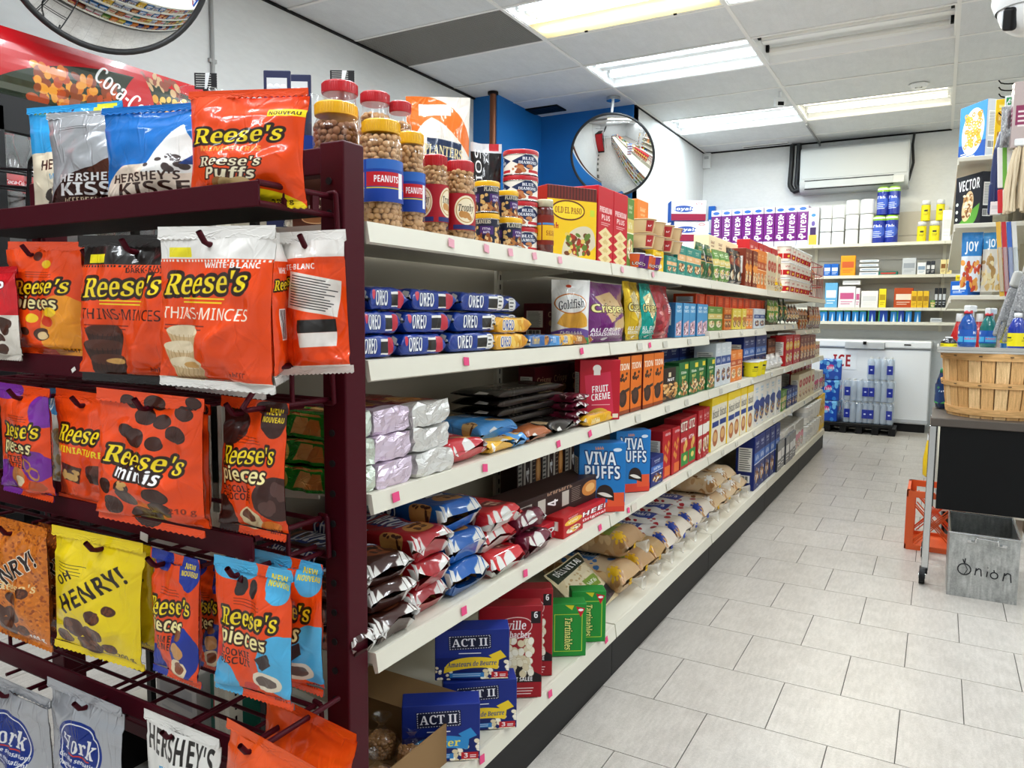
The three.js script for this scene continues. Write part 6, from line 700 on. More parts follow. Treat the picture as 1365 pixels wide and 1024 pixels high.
// ---- base deck
{ const y5 = LV[5].y;
  { const o = thing('open_carton', 'open brown cardboard carton of bagged nuts on the base deck', 'carton'), cb = std('#8a6a42', .8); const zc = -1.14, xc = -.985, w = .24, L = .26, h = .085, t = .004; mesh('carton_side', box(t, h, w, xc + L / 2, y5 + h / 2, zc), cb, o); mesh('carton_side', box(t, h, w, xc - L / 2, y5 + h / 2, zc), cb, o); mesh('carton_side', box(L, h, t, xc, y5 + h / 2, zc + w / 2), cb, o); mesh('carton_side', box(L, h, t, xc, y5 + h / 2, zc - w / 2), cb, o); mesh('carton_bottom', box(L, t, w, xc, y5 + t / 2, zc), cb, o); const f = mesh('flap', box(L, t, .07), cb, o); f.position.set(xc, y5 + h + .015, zc - w / 2 - .022); f.rotation.x = .6;
    for (let i = 0; i < 6; i++) { const b = thing('nut_bag', 'clear knotted bag of candied nuts in the open carton', 'bag', 'clear nut bags in the open carton'); mesh('nuts', nutPile(.042, .05, 0, .0075, i + 3), std('#a87a48', .5), b); mesh('bag_film', lathe([[0, 0], [.046, .006], [.05, .035], [.04, .062], [.014, .078], [.008, .088], [.03, .112]], 18), M.clear, b); put(b, xc - .08 + (i % 3) * .08, y5 + .006, zc + .055 - Math.floor(i / 3) * .11); b.scale.setScalar(.74); } }
  const GB = 'blue popcorn boxes', GR = 'red popcorn boxes';
  stand('popcorn_box', 'blue popcorn box with light blue butter banner at the deck lip', 'popcorn box', GB, A.actBlue, 588, 1017, 104, 76, y5, .62); const lo = stand('popcorn_box', 'blue popcorn box with yellow banner, lower of two', 'popcorn box', GB, A.actButter, 640, 975, 98, 66, y5, .66); lo.geometry.computeBoundingBox(); const bh = lo.geometry.boundingBox.max.y; const up = dup(lo, 'blue popcorn box with yellow banner stacked on another'); up.position.y += bh + .001; up.position.x -= .016; up.position.z += .006; up.rotation.y = .6;
  stand('popcorn_box', 'red popcorn box with popcorn heap beside the blue boxes', 'popcorn box', GR, A.orville, 680, 932, 84, 122, y5, .6, { d: .05 }); stand('popcorn_box', 'red popcorn box peeking out behind its twin', 'popcorn box', GR, A.orville, 700, 903, 72, 116, y5, .6, { d: .05 });
  stand('toast_box', 'green toast box with vertical yellow lettering, front one', 'box', undefined, A.tart, 757, 876, 48, 70, y5, .6, { d: .05 }); stand('toast_box', 'green toast box with vertical lettering, behind the front one', 'box', undefined, A.tart, 784, 857, 46, 68, y5, .6, { d: .05 });
  bagsX('tortilla_bag', 'clear bag of round pale wraps with dark green label', 'bag', undefined, A.tort, 796, 838, 1, 752, 5, { d: .05, rx: -.9, X: -.86, wm: .6 });
  const bread = (label, group, c, x0, x1, y, h, b = 0, o = {}) => { const s = S(x0, x1, y, 5, { X: -.82 }), L = .32, p = thing('bread_loaf', label, 'bread', group); mesh('bag_body', flowGeo(L, h, s.w * .9, c, { cr: .005, fin: .16, sq: 3.6 }), pm(c, 'film'), p); const tw = mesh('twisted_tail', lathe([[.03, -.05], [.012, -.02], [.006, 0], [.012, .02], [.024, .045], [.02, .046]], 14).rotateZ(-QX), tailMat, p); { const uv = tw.geometry.attributes.uv; for (let i = 0; i < uv.count; i++) { const [q, w] = uvOf(c, .8 + .18 * uv.getY(i), .2 + .3 * uv.getX(i)); uv.setXY(i, q, w); } } tw.position.set(L / 2 - .005, h * .42, 0); mesh('bread_clip', rbox(.004, .02, .02, .001, L / 2 - .004, h * .42, .01), o.clip || std('#e8b820', .5), p); put(p, s.X - L / 2 - .04 + (o.out || 0), s.y + b + .003, s.z, (hash(x0, 1, 1) - .5) * .08, 0, o.rz || 0); };
  bread('brown wheat loaf with blue label beside the wraps', undefined, A.loafB, 850, 872, 700, .1); bread('grain loaf with green label and yellow clip', undefined, A.loafG, 872, 890, 685, .1); bread('grain loaf with green label lying on top', undefined, A.loafG, 858, 884, 690, .09, .104, { out: -.02 }); bread('bran loaf with yellow clip beside the grain loaves', undefined, A.loafY, 890, 905, 670, .1);
  [[905, 921], [921, 937], [937, 952], [952, 966]].forEach(([a, b], i) => bread('white sandwich loaf with red dots and blue label', 'white sandwich loaves with blue label', A.loafW, a, b, 650, .105, 0, { clip: std('#2448b0', .5) })); [[966, 980], [980, 993]].forEach(([a, b]) => bread('reddish toast loaf beside the white loaves', 'reddish toast loaves', A.loafT, a, b, 630, .1)); [[967, 980], [980, 993]].forEach(([a, b]) => bread('tan bun bag stacked on the toast loaves', 'tan bun bags', A.loafT, a, b, 620, .09, .104, {}));
  [[993, 1007]].forEach(([a, b]) => bread('tan bun bag at the end of the bread row', undefined, A.loafT, a, b, 620, .1));
  CT('pasta_box', 'navy pasta box on the base deck', 'box', 'navy pasta boxes on the base deck', A.s11, 1008, 1040, 5, 578, 5, { d: .1 }); CT('tissue_pack', 'white and pink tissue pack lying on the base deck', 'pack', 'white and pink tissue packs', A.s17, 1040, 1072, 3, 580, 5, { d: .16, fin: 'film' }); CT('tissue_pack', 'black and white patterned pack on the base deck', 'pack', 'black and white packs', A.m5, 1038, 1062, 3, 592, 5, { d: .1, X: -.81, fin: 'film' });
  cups('white plastic tub with print near the deck end', 'white plastic tubs near the deck end', A.m12, 1066, 1086, 4, 2, 524, -.875, y5, { dm: .13, hm: LV[4].y - y5 - .05 }); CT('flour_bag', 'yellow flour bag at the deck end', 'bag', 'yellow flour bags', A.s18, 1093, 1102, 2, 512, 5, { d: .1 }); }
// ---- goods seen through the open end of the gondola, behind the rack
{ const add = (name, label, c, w, h, d, x, y, z, ry = 0, cat = 'box') => put(one(name, label, cat, undefined, cartonGeo(w, h, d, c), pm(c, 'card')), x, y, z, ry);
  add('snack_box', 'green box showing at rail height behind the pretzel pouch', A.granolaG, .12, .1, .1, -1.45, 1.02, -1.08); add('snack_box', 'dark green box behind the second rail', A.s6, .12, .1, .1, -1.32, 1.02, -1.08); add('snack_box', 'white box with pink print behind the first rail', A.s17, .2, .12, .1, -1.43, 1.03, -1.2);
  add('paper_pack', 'white paper pack on the lower tier behind the yellow pouch', A.m12, .2, .09, .12, -1.42, .5, -1.1, .1); add('paper_pack', 'green and white pack on the base deck behind the rack', A.m3, .1, .16, .12, -1.28, .165, -1.1, 0); add('paper_pack', 'white carton on the base deck behind the rack', A.m12, .16, .15, .12, -1.44, .165, -1.1, -.1);
  add('cookie_box', 'brown cookie box seen through the rack beside the post', A.s15, .12, .11, .1, -1.03, .5, -1.09); put(one('clear_bag', 'crumpled clear bag on the base deck behind the lowest basket', 'bag', undefined, pouchGeo(.2, .16, .1, A.m12, { cr: .008 }), std('#e8e8e0', .12, { transmission: .6, thickness: 0 })), -1.1, .165, -1.08); }

{ const cols = [A.s1, A.s2, A.s3, A.s4, A.s5, A.s8, A.s9, A.s10, A.s11, A.s13, A.s16, A.s17, A.s18], geos = cols.map((c, i) => cartonGeo(.165, .165, .12, c));
  for (let l = 2; l <= 5; l++) for (let k = 0; k < 27; k++) { const i = Math.floor(hash(k, l, 4) * cols.length), m = one('grocery_box', 'coloured grocery box on the cooler side of the gondola', 'box', 'grocery boxes on the cooler side of the gondola', geos[i], pm(cols[i], 'card')); put(m, -1.27 - (LV[l].x - XP) + .09, Math.max(levelY(l, -1.32 - k * .195), levelY(l, -1.52 - k * .195)) + .002, -1.42 - k * .195, -QX + (hash(k, l, 7) - .5) * .1); } }

{ const p = onX(920, 322, -1.42), lab = ['facial tissue box at the bottom of the stack on the gondola top', 'facial tissue box second from the bottom of the gondola top stack', 'white and burgundy facial tissue box, lower one in view', 'white and burgundy facial tissue box topping the stack']; const base = LV[1].y + .002, bh = (p.y - base) / 2; for (let k = 0; k < 4; k++) { const hh = k < 2 ? bh : .128; const m = one('tissue_box', lab[k], 'tissue box', 'stacked facial tissue boxes', cartonGeo(.22, hh - .002, .12, A.royale), pm(A.royale, 'card')); put(m, -1.44 + (k === 3 ? -.015 : 0), k < 2 ? base + k * bh : p.y + (k - 2) * .128, p.z - .04 + (k === 3 ? .02 : 0), .5); } }
// ---------------------------------------------------------------- back wall shelving
const ZS = -8.47;
{ const o = thing('wall_shelving', 'white wall shelving with household goods along the back wall', 'shelving'); const x0 = -2.4, x1 = 1.2;
  for (let k = 0; k < 3; k++) { const w = (x1 - x0) / 3; for (let j = 0; j < 5; j++) mesh('back_panel', box(w - .006, .238, .012, x0 + (k + .5) * w, .98 + .12 + j * .242, ZB + .012), std('#c9c5ba', .6), o); mesh('upright', box(.03, 1.25, .02, x0 + k * w, 1.6, ZB + .025), M.shelf, o); }
  for (const y of [1.855, 1.535, 1.21, 1.068]) for (let k = 0; k < 3; k++) { const w = (x1 - x0) / 3; const s = mesh('shelf', rbox(w - .004, .018, ZS - ZB - .03, .003, x0 + (k + .5) * w, y - .009, (ZS + ZB + .03) / 2), M.shelf, o); mesh('shelf_lip', box(w - .004, .03, .006, x0 + (k + .5) * w, y - .012, ZS), M.shelf, s); } }
const yS = [1.855, 1.535, 1.21, 1.068];
function backRow(name, label, cat, group, c, x0, x1, n, yt, l, o = {}) { const Z = ZS - .012 - (o.back || 0), y = yS[l] + (o.b || 0), a = onZ(x0, yt, Z), b = onZ(x1, yt, Z), w = (b.x - a.x) / n, h = Math.max(.02, a.y - y), d = o.d || .12, g = cartonGeo(w - .003, h, d, c, Math.min(.004, h * .2)); let first; for (let i = 0; i < n; i++) { const m = first ? dup(first) : (first = one(name, label, cat, group, g, pm(c, o.fin || 'card'))); put(m, a.x + (i + .5) * w, y, Z - d / 2 - hash(i, 1, x0) * .015, (hash(i, 2, x0) - .5) * .012 + (o.ry || 0)); } return first; }
backRow('tissue_pack', 'purple toilet paper pack with vertical white lettering', 'tissue pack', 'purple toilet paper packs on the top back shelf', A.purex, 948, 1078, 9, 281, 0, { d: .2, fin: 'film' });
backRow('tissue_box', 'blue tissue box at the inner end of the top back shelf', 'tissue box', undefined, A.m13, 944, 953, 1, 275, 0, { d: .06, back: .22 });
backRow('towel_pack', 'white pack with purple and yellow print beside the purple packs', 'pack', undefined, A.towel, 1078, 1092, 1, 277, 0, { d: .12 });
for (const [a, b] of [[1092, 1108], [1108, 1125], [1126, 1144], [1145, 1164]]) for (let k = 0; k < 3; k++) { const Z = ZS - .02, p = onZ(a, 300, Z), q = onZ(b, 300, Z), R = (q.x - p.x) * .48, h = a < 1120 ? .135 : .15, t = thing('paper_roll', 'plain white wrapped paper roll in the stacks on the top back shelf', 'paper roll', 'plain white paper rolls'); mesh('roll_body', lathe([[.012, h - .004], [R * .96, h - .003], [R, h - .01], [R, .01], [R * .96, .003], [0, .003]], 24), std('#e6e8ea', .8), t); mesh('core_hole', lathe([[0, h - .003], [.014, h - .003]], 12), std('#9a958c', .9), t); put(t, (p.x + q.x) / 2, yS[0] + k * h, Z - R); }
for (let k = 0; k < 2; k++) { const Z = ZS - .02, y0 = [284, 247][k], p = onZ(k ? 1167 : 1163, 300, Z), q = onZ(k ? 1198 : 1197, 300, Z), w = q.x - p.x, t = thing('towel_twin_pack', k ? 'navy twin paper towel pack with green band, upper one' : 'navy twin paper towel pack with green band, lower one', 'paper towel'); for (const s of [-1, 1]) mesh('roll', bandGeo(w * .26, .265, A.navyRoll, .003, 24).translate(s * w * .245, 0, 0), pm(A.navyRoll, 'film'), t); mesh('wrap_top', merge([-1, 1].map((s) => new THREE.CylinderGeometry(w * .2, w * .26, .012, 24).translate(s * w * .245, .272, 0))), std('#8fbf3a', .4), t); put(t, (p.x + q.x) / 2, yS[0] + k * .282, Z - w * .27); }
{ const spots = [[1222, 1236, 0], [1238, 1254, 0], [1226, 1240, 1], [1246, 1259, 1]]; for (const [a, b, r] of spots) { const Z = ZS - .03, p = onZ(a, 300, Z), q = onZ(b, 300, Z), R = (q.x - p.x) * .45, h = .2, t = thing('yellow_canister', r ? 'yellow canister with white cap stacked on top' : 'yellow canister with white cap standing on the shelf', 'canister', r ? 'upper yellow canisters' : 'lower yellow canisters'); mesh('canister_body', bandGeo(R, h * .76, A.yelCan, .002, 24), pm(A.yelCan, 'tin'), t); mesh('cap', lathe([[0, h], [R * .8, h], [R * .92, h * .96], [R, h * .78], [0, h * .77]], 24), M.plast, t); put(t, (p.x + q.x) / 2, yS[0] + r * .202, Z - R); } backRow('bottle_pack', 'white bottle pack with green star beside the yellow canisters', 'pack', undefined, A.m12, 1257, 1270, 1, 280, 0, { d: .1 }); }
backRow('tissue_box', 'deep blue box on the second back shelf', 'box', 'deep blue boxes on the second back shelf', A.m13, 1098, 1118, 2, 352, 1, { d: .1 }); backRow('medicine_box', 'orange picture box on the second back shelf', 'box', undefined, A.m1, 1121, 1141, 1, 341, 1, { d: .06 }); for (let k = 0; k < 4; k++) backRow('wipes_pack', 'white flat wipes pack in a pile on the second back shelf', 'pack', 'pile of white wipes packs', A.m2, 1145 + (k % 2), 1171 + (k % 2), 1, 363 - k * 5.4, 1, { b: k * .045, d: .12, fin: 'film' }); backRow('wipes_pack', 'dark green flat pack beside the white wipes', 'pack', undefined, A.m3, 1171, 1197, 1, 362, 1, { d: .1 }); backRow('medicine_box', 'silver grey carton on the second back shelf', 'box', undefined, A.m4, 1203, 1222, 1, 344, 1, { d: .1 }); backRow('medicine_box', 'pale grey carton beside the silver one', 'box', undefined, A.m2, 1223, 1235, 1, 350, 1, { d: .1 }); backRow('medicine_box', 'dark grey carton with white band', 'box', 'dark grey cartons', A.m5, 1235, 1247, 2, 348, 1, { d: .1 }); backRow('medicine_box', 'tan and striped box at the shelf end', 'box', 'tan striped boxes', A.m14, 1254, 1270, 2, 346, 1, { d: .1 });
backRow('medicine_box', 'light blue carton on the third back shelf', 'box', 'light blue cartons', A.m6, 1100, 1117, 1, 377, 2, { d: .12 }); backRow('diaper_pack', 'white pack with pink script on the third back shelf', 'pack', undefined, A.m7, 1118, 1141, 1, 382, 2, { d: .14 }); backRow('lid_box', 'white box lying on the pink script pack', 'box', undefined, A.m12, 1123, 1147, 1, 374, 2, { b: .235, d: .12 }); backRow('diaper_pack', 'purple edged pack beside the pink script pack', 'pack', undefined, A.m7, 1141, 1147, 1, 384, 2, { d: .1 }); backRow('lid_box', 'plain white carton on the third back shelf', 'box', undefined, A.m12, 1148, 1171, 1, 388, 2, { d: .14 }); backRow('medicine_box', 'bright yellow upright carton', 'box', undefined, A.m8, 1172, 1182, 1, 385, 2, { d: .06 }); backRow('snack_box', 'brown orange display box on the third back shelf', 'box', undefined, A.m9, 1192, 1218, 1, 384, 2, { d: .1, back: .03 }); backRow('medicine_box', 'yellow block of small boxes', 'box', 'yellow small boxes on the third back shelf', A.m10, 1215, 1239, 3, 388, 2, { d: .08 }); backRow('battery_pack', 'black small carton at the third shelf end', 'box', 'black small cartons', A.m11, 1246, 1262, 3, 384, 2, { d: .08 }); backRow('medicine_box', 'small olive carton beside the yellow boxes', 'box', undefined, A.s2, 1240, 1247, 1, 400, 2, { d: .06 });
[[1093, 1103], [1105, 1114], [1115, 1124], [1125, 1134], [1136, 1145], [1146, 1155], [1187, 1196], [1207, 1216], [1219, 1228]].forEach(([a, b]) => backRow('tissue_packet', 'blue pocket tissue packet with white print', 'tissue packet', 'blue pocket tissue packets on the lowest back shelf', A.kleen, a, b, 1, 414, 3, { d: .08 })); [[1157, 1168], [1171, 1184], [1196, 1206]].forEach(([a, b]) => backRow('tissue_packet', 'dark blue tissue packet with green edge', 'tissue packet', 'dark blue and green tissue packets', A.kleenD, a, b, 1, 413, 3, { d: .08 })); backRow('plastic_pack', 'clear flat pack lying at the end of the lowest back shelf', 'pack', undefined, A.m4, 1240, 1256, 1, 424, 3, { d: .1 });
// ---------------------------------------------------------------- ice freezer
{ const o = thing('chest_freezer', 'white chest freezer with red lettering under the back shelves', 'freezer'), z0 = -8.24, x0 = -1.45, x1 = -.06, w = x1 - x0, xc = (x0 + x1) / 2, d = .5;
  mesh('cabinet', rbox(w, .72, d, .015, xc, .08 + .36, z0 - d / 2), M.freez, o); mesh('lid', rbox(w + .01, .075, d + .02, .015, xc, .85, z0 - d / 2 + .005), M.freez, o); mesh('lid_gasket', box(w - .02, .014, d - .01, xc, .806, z0 - d / 2), std('#8d9094', .6), o); mesh('base_plinth', box(w - .04, .08, d - .03, xc, .04, z0 - d / 2 - .005), M.black, o); mesh('kick_strip', box(w, .03, .008, xc, .11, z0 + .003), std('#c9ccd0', .4), o);
  const p = onZ(1153, 459, z0 + .01); const hl = mesh('handle', rbox(.36, .07, .03, .008, p.x, .835, z0 + .02), std('#b9bcc0', .4), o); mesh('lock', box(.03, .03, .01, p.x + .0, .86, z0 + .04), M.dark, hl); mesh('badge', box(.06, .012, .004, onZ(1210, 459, z0).x, .85, z0 + .018), M.dark, o);
  const a = onZ(1104, 468, z0 + .004), b = onZ(1141, 493, z0 + .004), s = mesh('lettering', cartonGeo(b.x - a.x, a.y - b.y, .002, A.ice, .0005), pm(A.ice, 'card'), o); s.position.set((a.x + b.x) / 2, b.y, z0 + .002); }
// ---------------------------------------------------------------- bottled water
{ const pal = thing('plastic_pallet', 'black plastic pallet under the water packs', 'pallet'); const a = onY(1108, 579, 0), b = onY(1189, 580, 0), z = -7.84; const w = b.x - a.x; mesh('deck', rbox(w + .1, .03, .37, .005, (a.x + b.x) / 2 - .05, .085, z - .185), M.black, pal); for (let k = 0; k < 5; k++) mesh('foot', rbox(.06, .069, .35, .004, a.x - .06 + k * (w + .06) / 4, .0345, z - .185), M.black, pal);
  const bot = lathe([[0, 0], [.028, 0], [.031, .01], [.029, .04], [.031, .07], [.031, .13], [.026, .165], [.012, .19], [.012, .205], [0, .206]], 12), g = []; for (let i = 0; i < 4; i++) for (let j = 0; j < 3; j++) g.push(bot.clone().translate(-.093 + i * .062, 0, -.062 + j * .062)); const bg = merge(g); const caps = merge([...Array(12).keys()].map((k) => new THREE.CylinderGeometry(.0135, .0135, .012, 10).translate(-.093 + (k % 4) * .062, .203, -.062 + Math.floor(k / 4) * .062)));
  const wm = std('#f4f8fc', .06, { transmission: .55, thickness: 0, clearcoat: 1, clearcoatRoughness: .05 }), wrap = std('#f2f8ff', .1, { transmission: .9, thickness: 0, clearcoat: 1 });
  const hexG = cartonGeo(.055, .085, .003, A.hex, .001); const spots = [[1141, 0], [1173, 0], [1141, 1], [1173, 1], [1171, 2]]; const rowN = ['bottom', 'middle', 'top'];
  spots.forEach(([px, r], k) => { const t = thing('water_pack', `shrink-wrapped water bottle pack, ${rowN[r]} row${r < 2 ? (k % 2 ? ', freezer end side' : ', next to the blue soda packs') : ' alone on the stack'}`, 'water pack', 'shrink-wrapped water packs'); mesh('bottles', bg, wm, t); mesh('bottle_caps', caps, M.plast, t); mesh('shrink_wrap', rbox(.254, .2, .196, .02, 0, .1, 0), wrap, t); for (const s of [-1, 1]) mesh('blue_label', hexG, pm(A.hex, 'film'), t).position.set(s * .085, .05, .1); const p = onZ(px, 560, z - .1); put(t, p.x, .101 + r * .212, z - .12, (hash(k, 1, 1) - .5) * .08); t.scale.set(.92, 1, 1); });
  for (let k = 0; k < 3; k++) { const p = onZ(1109, 540, -7.75); put(one('soda_pack', `blue and pink soda pack, ${rowN[k]} of the stack behind the shelf end`, 'soda pack', 'blue and pink soda packs', cartonGeo(.2, .2, .24, A.popB, .012), pm(A.popB, 'film')), p.x - .05, .101 + k * .202, -7.97, .1 * (k - 1)); } }
// ---------------------------------------------------------------- service side: shelving unit, rolling table, hanging goods
{ const o = thing('side_shelving', 'white shelving with cereal and cleaning goods facing the aisle', 'shelving'), z0 = -4.35, z1 = -8.0, x0 = .036, x1 = .42; for (const y of [1.889, 1.568, 1.219, .9, .55, .15]) { mesh('shelf', rbox(x1 - x0, .022, z0 - z1, .003, (x0 + x1) / 2, y - .011, (z0 + z1) / 2), M.shelf, o); mesh('shelf_lip', box(.006, .036, z0 - z1, x0, y - .019, (z0 + z1) / 2), M.shelf, o); } for (const z of [z0 - .15, -5.4, -6.6, z1 + .03]) mesh('upright', box(.03, 2.1, .04, x1 - .02, 1.05, z), M.shelf, o); mesh('back_panel', box(.015, 2.0, z0 - z1, x1, 1.05, (z0 + z1) / 2), M.panel, o); mesh('kick_plate', box(.012, .13, z0 - z1, x0 + .03, .065, (z0 + z1) / 2), M.kick, o);
  const add = (name, label, cat, c, w, h, d, x, y, z, ry, group, fin) => put(one(name, label, cat, group, cartonGeo(w, h, d, c), pm(c, fin || 'card')), x, y, z, ry);
  add('cereal_box', 'light blue cereal box with yellow oat rings at the top shelf end', 'cereal box', A.cerealB, .19, .27, .065, .115, 1.89, -4.47, -.95); add('cereal_box', 'tan cereal box behind the blue one on the top shelf', 'cereal box', A.krisp2, .17, .24, .06, .22, 1.89, -4.56, -.9); add('cereal_box', 'black and green cereal box with white lettering on the second shelf end', 'cereal box', A.vector, .2, .25, .065, .115, 1.569, -4.48, -1.0);
  for (let k = 0; k < 7; k++) { const c = [A.s10, A.s16, A.s18, A.s9, A.s13, A.s11, A.s2][k]; add('cereal_box', 'coloured cereal box further along the top side shelf', 'cereal box', c, .18, .25, .06, .13, 1.89, -4.9 - k * .24, -1.5, 'cereal boxes along the side shelf'); add('cereal_box', 'coloured cereal box further along the second side shelf', 'cereal box', [A.s13, A.s2, A.s10, A.s11, A.s1, A.s9, A.s16][k], .18, .25, .06, .13, 1.569, -4.9 - k * .24, -1.5, 'cereal boxes along the second side shelf'); }
  const bag = (label, c, px, py0, py1, z, w, ry = 0) => { const t = onZ(px, py0, z), q = onZ(px, py1, z); put(one('snack_bag', label, 'bag', undefined, pouchGeo(w, t.y - q.y, .05, c, { nx: 14, ny: 20 }), pm(c, 'film')), t.x, q.y, z, ry); };
  bag('blue and red snack bag standing on the third side shelf', A.snack, 1297, 310, 389, -4.4, .09); bag('blue and tan snack bag standing on the third side shelf', A.snack2, 1326, 310, 389, -4.4, .09); bag('grey brown snack bag between the two blue-topped bags', A.s15, 1311, 318, 388, -4.47, .07);
  add('wipes_pack', 'blue wipes pack poking out of the third side shelf', 'pack', A.m13, .09, .07, .1, .1, 1.22, -4.44, -.6); add('wipes_pack', 'yellow topped pack beside the blue wipes', 'pack', A.m8, .08, .03, .07, .105, 1.2915, -4.44, -.4);
  for (let k = 0; k < 4; k++) { const t = thing('sauce_bottle', 'red bottle with white cap on the lower side shelf', 'bottle', 'red bottles on the lower side shelf'); mesh('bottle_body', lathe([[0, 0], [.035, .003], [.036, .12], [.02, .17], [.014, .19]], 20), std('#b81a20', .25, { clearcoat: 1 }), t); mesh('bottle_cap', lathe([[0, .23], [.015, .23], [.017, .19], [0, .19]], 16), M.plast, t); put(t, .085 + (k % 2) * .085, .9, -4.42 - Math.floor(k / 2) * .1); } add('carton_stack', 'white and olive carton on the lower side shelf', 'box', A.m12, .09, .26, .1, .3, .9, -4.42, .1); for (let k = 0; k < 3; k++) add('sponge_pack', 'coloured cleaning pack on the lower side shelf', 'pack', [A.m8, A.m3, A.m13][k], .1, .14, .08, .12, .9, -4.64 - k * .14, -1.4, 'cleaning packs on the lower side shelf'); }
// hanging goods on a pegboard stand
{ const st = thing('peg_stand', 'grey peg stand with wire hooks for hanging goods', 'stand'), gm = std('#a9aba8', .5); mesh('pole', bar(V3(.74, 0, -3.95), V3(.74, 2.35, -3.95), .018, 12), gm, st); mesh('base', rbox(.36, .03, .4, .01, .74, .015, -3.95), gm, st); mesh('peg_panel', box(.4, 1.2, .012, .72, 1.7, -3.965), gm, st); mesh('cross_arm', bar(V3(.2, 1.98, -3.94), V3(.7, 1.98, -3.94), .008), gm, st); mesh('cross_arm', bar(V3(.2, 1.68, -3.94), V3(.7, 1.68, -3.94), .008), gm, st);
  for (const py of [112, 121, 130, 155]) { const p = onZ(1334, py, -3.85); mesh('peg_hook', tube([V3(.5, p.y + .004, -3.95), V3(p.x + .02, p.y, -3.86), V3(p.x, p.y + .004, -3.85), V3(p.x - .008, p.y + .016, -3.85)], .003, 6), M.dark, st); }
  const P = (px, py, z = -3.8) => onZ(px, py, z);
  const hangBox = (name, label, cat, c, x0, y0, x1, y1, z = -3.8, ry = 0, d = .03, fin = 'card') => { const a = P(x0, y0, z), b = P(x1, y1, z); put(one(name, label, cat, undefined, cartonGeo(b.x - a.x, a.y - b.y, d, c), pm(c, fin)), (a.x + b.x) / 2, b.y, z, ry); };
  hangBox('noodle_box', 'narrow yellow and red box hanging beside the peg hooks', 'box', A.s18, 1328, 134, 1342, 205, -3.9); hangBox('header_card', 'small white and green hang tag', 'tag', A.grnHdr, 1340, 128, 1351, 152, -3.82, 0, .004); hangBox('mop_pack', 'pale grey packaged cloth with purple card hanging on the stand', 'pack', A.hdr, 1351, 112, 1385, 196, -3.75, .1, .05, 'film');
  { const o = thing('cleaning_cloth', 'grey folded cloth hanging beside the purple card pack', 'cloth'); const a = P(1338, 142, -3.78), b = P(1352, 196, -3.78); const g = pouchGeo((b.x - a.x) * 1.3, a.y - b.y, .05, A.glove, { cr: .006, sealT: .02 }); mesh('cloth', g, pm(A.glove, 'paper'), o); mesh('hang_loop', new THREE.TorusGeometry(.012, .002, 6, 16).translate(0, a.y - b.y + .008, 0), M.plast, o); put(o, (a.x + b.x) / 2, b.y, -3.78); }
  { const a = P(1322, 178, -3.86), b = P(1338, 286, -3.86), h = a.y - b.y, o = thing('scrub_brush', 'navy long-handled brush hanging on the stand', 'brush'); mesh('brush_handle', tube([V3(.012, h, 0), V3(-.004, h * .8, .004), V3(-.01, h * .5, 0), V3(-.006, h * .12, 0)], .017, 10), std('#15265a', .35, { clearcoat: .6 }), o); mesh('brush_head', rbox(.05, h * .4, .03, .012, -.004, h * .2, 0), std('#15265a', .35), o); mesh('print_label', cartonGeo(.04, h * .16, .034, A.m12, .002), pm(A.m12, 'card'), o); put(o, (a.x + b.x) / 2, b.y, -3.86); }
  for (let k = 0; k < 3; k++) { const a = P(1334 + k * 6, 196, -3.82), b = P(1339 + k * 6, 284, -3.82), h = a.y - b.y, o = thing('skewer_pack', ['slim red and white striped pack hanging on the stand', 'slim green and white pack hanging on the stand', 'slim white pack hanging beside the beige mop'][k], 'pack'); mesh('sleeve', rbox(.02, h * .62, .012, .004, 0, h * .69, 0), std(['#e8e6e2', '#6aa83a', '#e9e7e2'][k], .4), o); mesh('tip', rbox(.02, h * .36, .013, .004, 0, h * .18, 0), std(['#c8242c', '#e8e6e2', '#b8b2a4'][k], .4), o); put(o, (a.x + b.x) / 2, b.y, -3.82, 0, 0, .06); }
  { const a = P(1346, 192, -3.74), b = P(1376, 286, -3.74), h = a.y - b.y, w = b.x - a.x, o = thing('string_mop', 'beige cotton mop head hanging on the stand', 'mop'), s = []; for (let k = 0; k < 34; k++) { const x = (hash(k, 1, 1) - .5) * w * 1.1, z = (hash(k, 2, 1) - .5) * .06; s.push(tube([V3(x * .45, h, z * .5), V3(x * .8, h * .7, z), V3(x + (hash(k, 3, 1) - .5) * .01, h * .35, z), V3(x, h * (.02 + .08 * hash(k, 4, 1)), z)], .0055, 6)); } mesh('strands', merge(s), std('#d8c7a8', .9), o).userData.kind = 'stuff'; mesh('clamp', rbox(w * .7, .03, .05, .006, 0, h, 0), M.plast, o); put(o, (a.x + b.x) / 2, b.y, -3.74); }
  for (let k = 0; k < 4; k++) { const a = P(1336 + k * 7, 295, -3.84), b = P(1342 + k * 7, 395, -3.84), c = ['#d8a83a', '#b8242c', '#3a62b0', '#dcdcd8'][k], h = a.y - b.y, o = thing('toothbrush_pack', ['slim yellow blister pack on the lower cross arm', 'slim red blister pack on the lower cross arm', 'slim blue blister pack on the lower cross arm', 'slim white blister pack on the lower cross arm'][k], 'pack'); mesh('card_back', rbox(.017, h, .004, .001, 0, h / 2, 0), std(c, .5), o); mesh('blister', rbox(.014, h * .6, .012, .004, 0, h * .36, .006), std('#e8ecee', .1, { transmission: .7, thickness: 0 }), o); put(o, (a.x + b.x) / 2, b.y, -3.84, 0, 0, .1); }
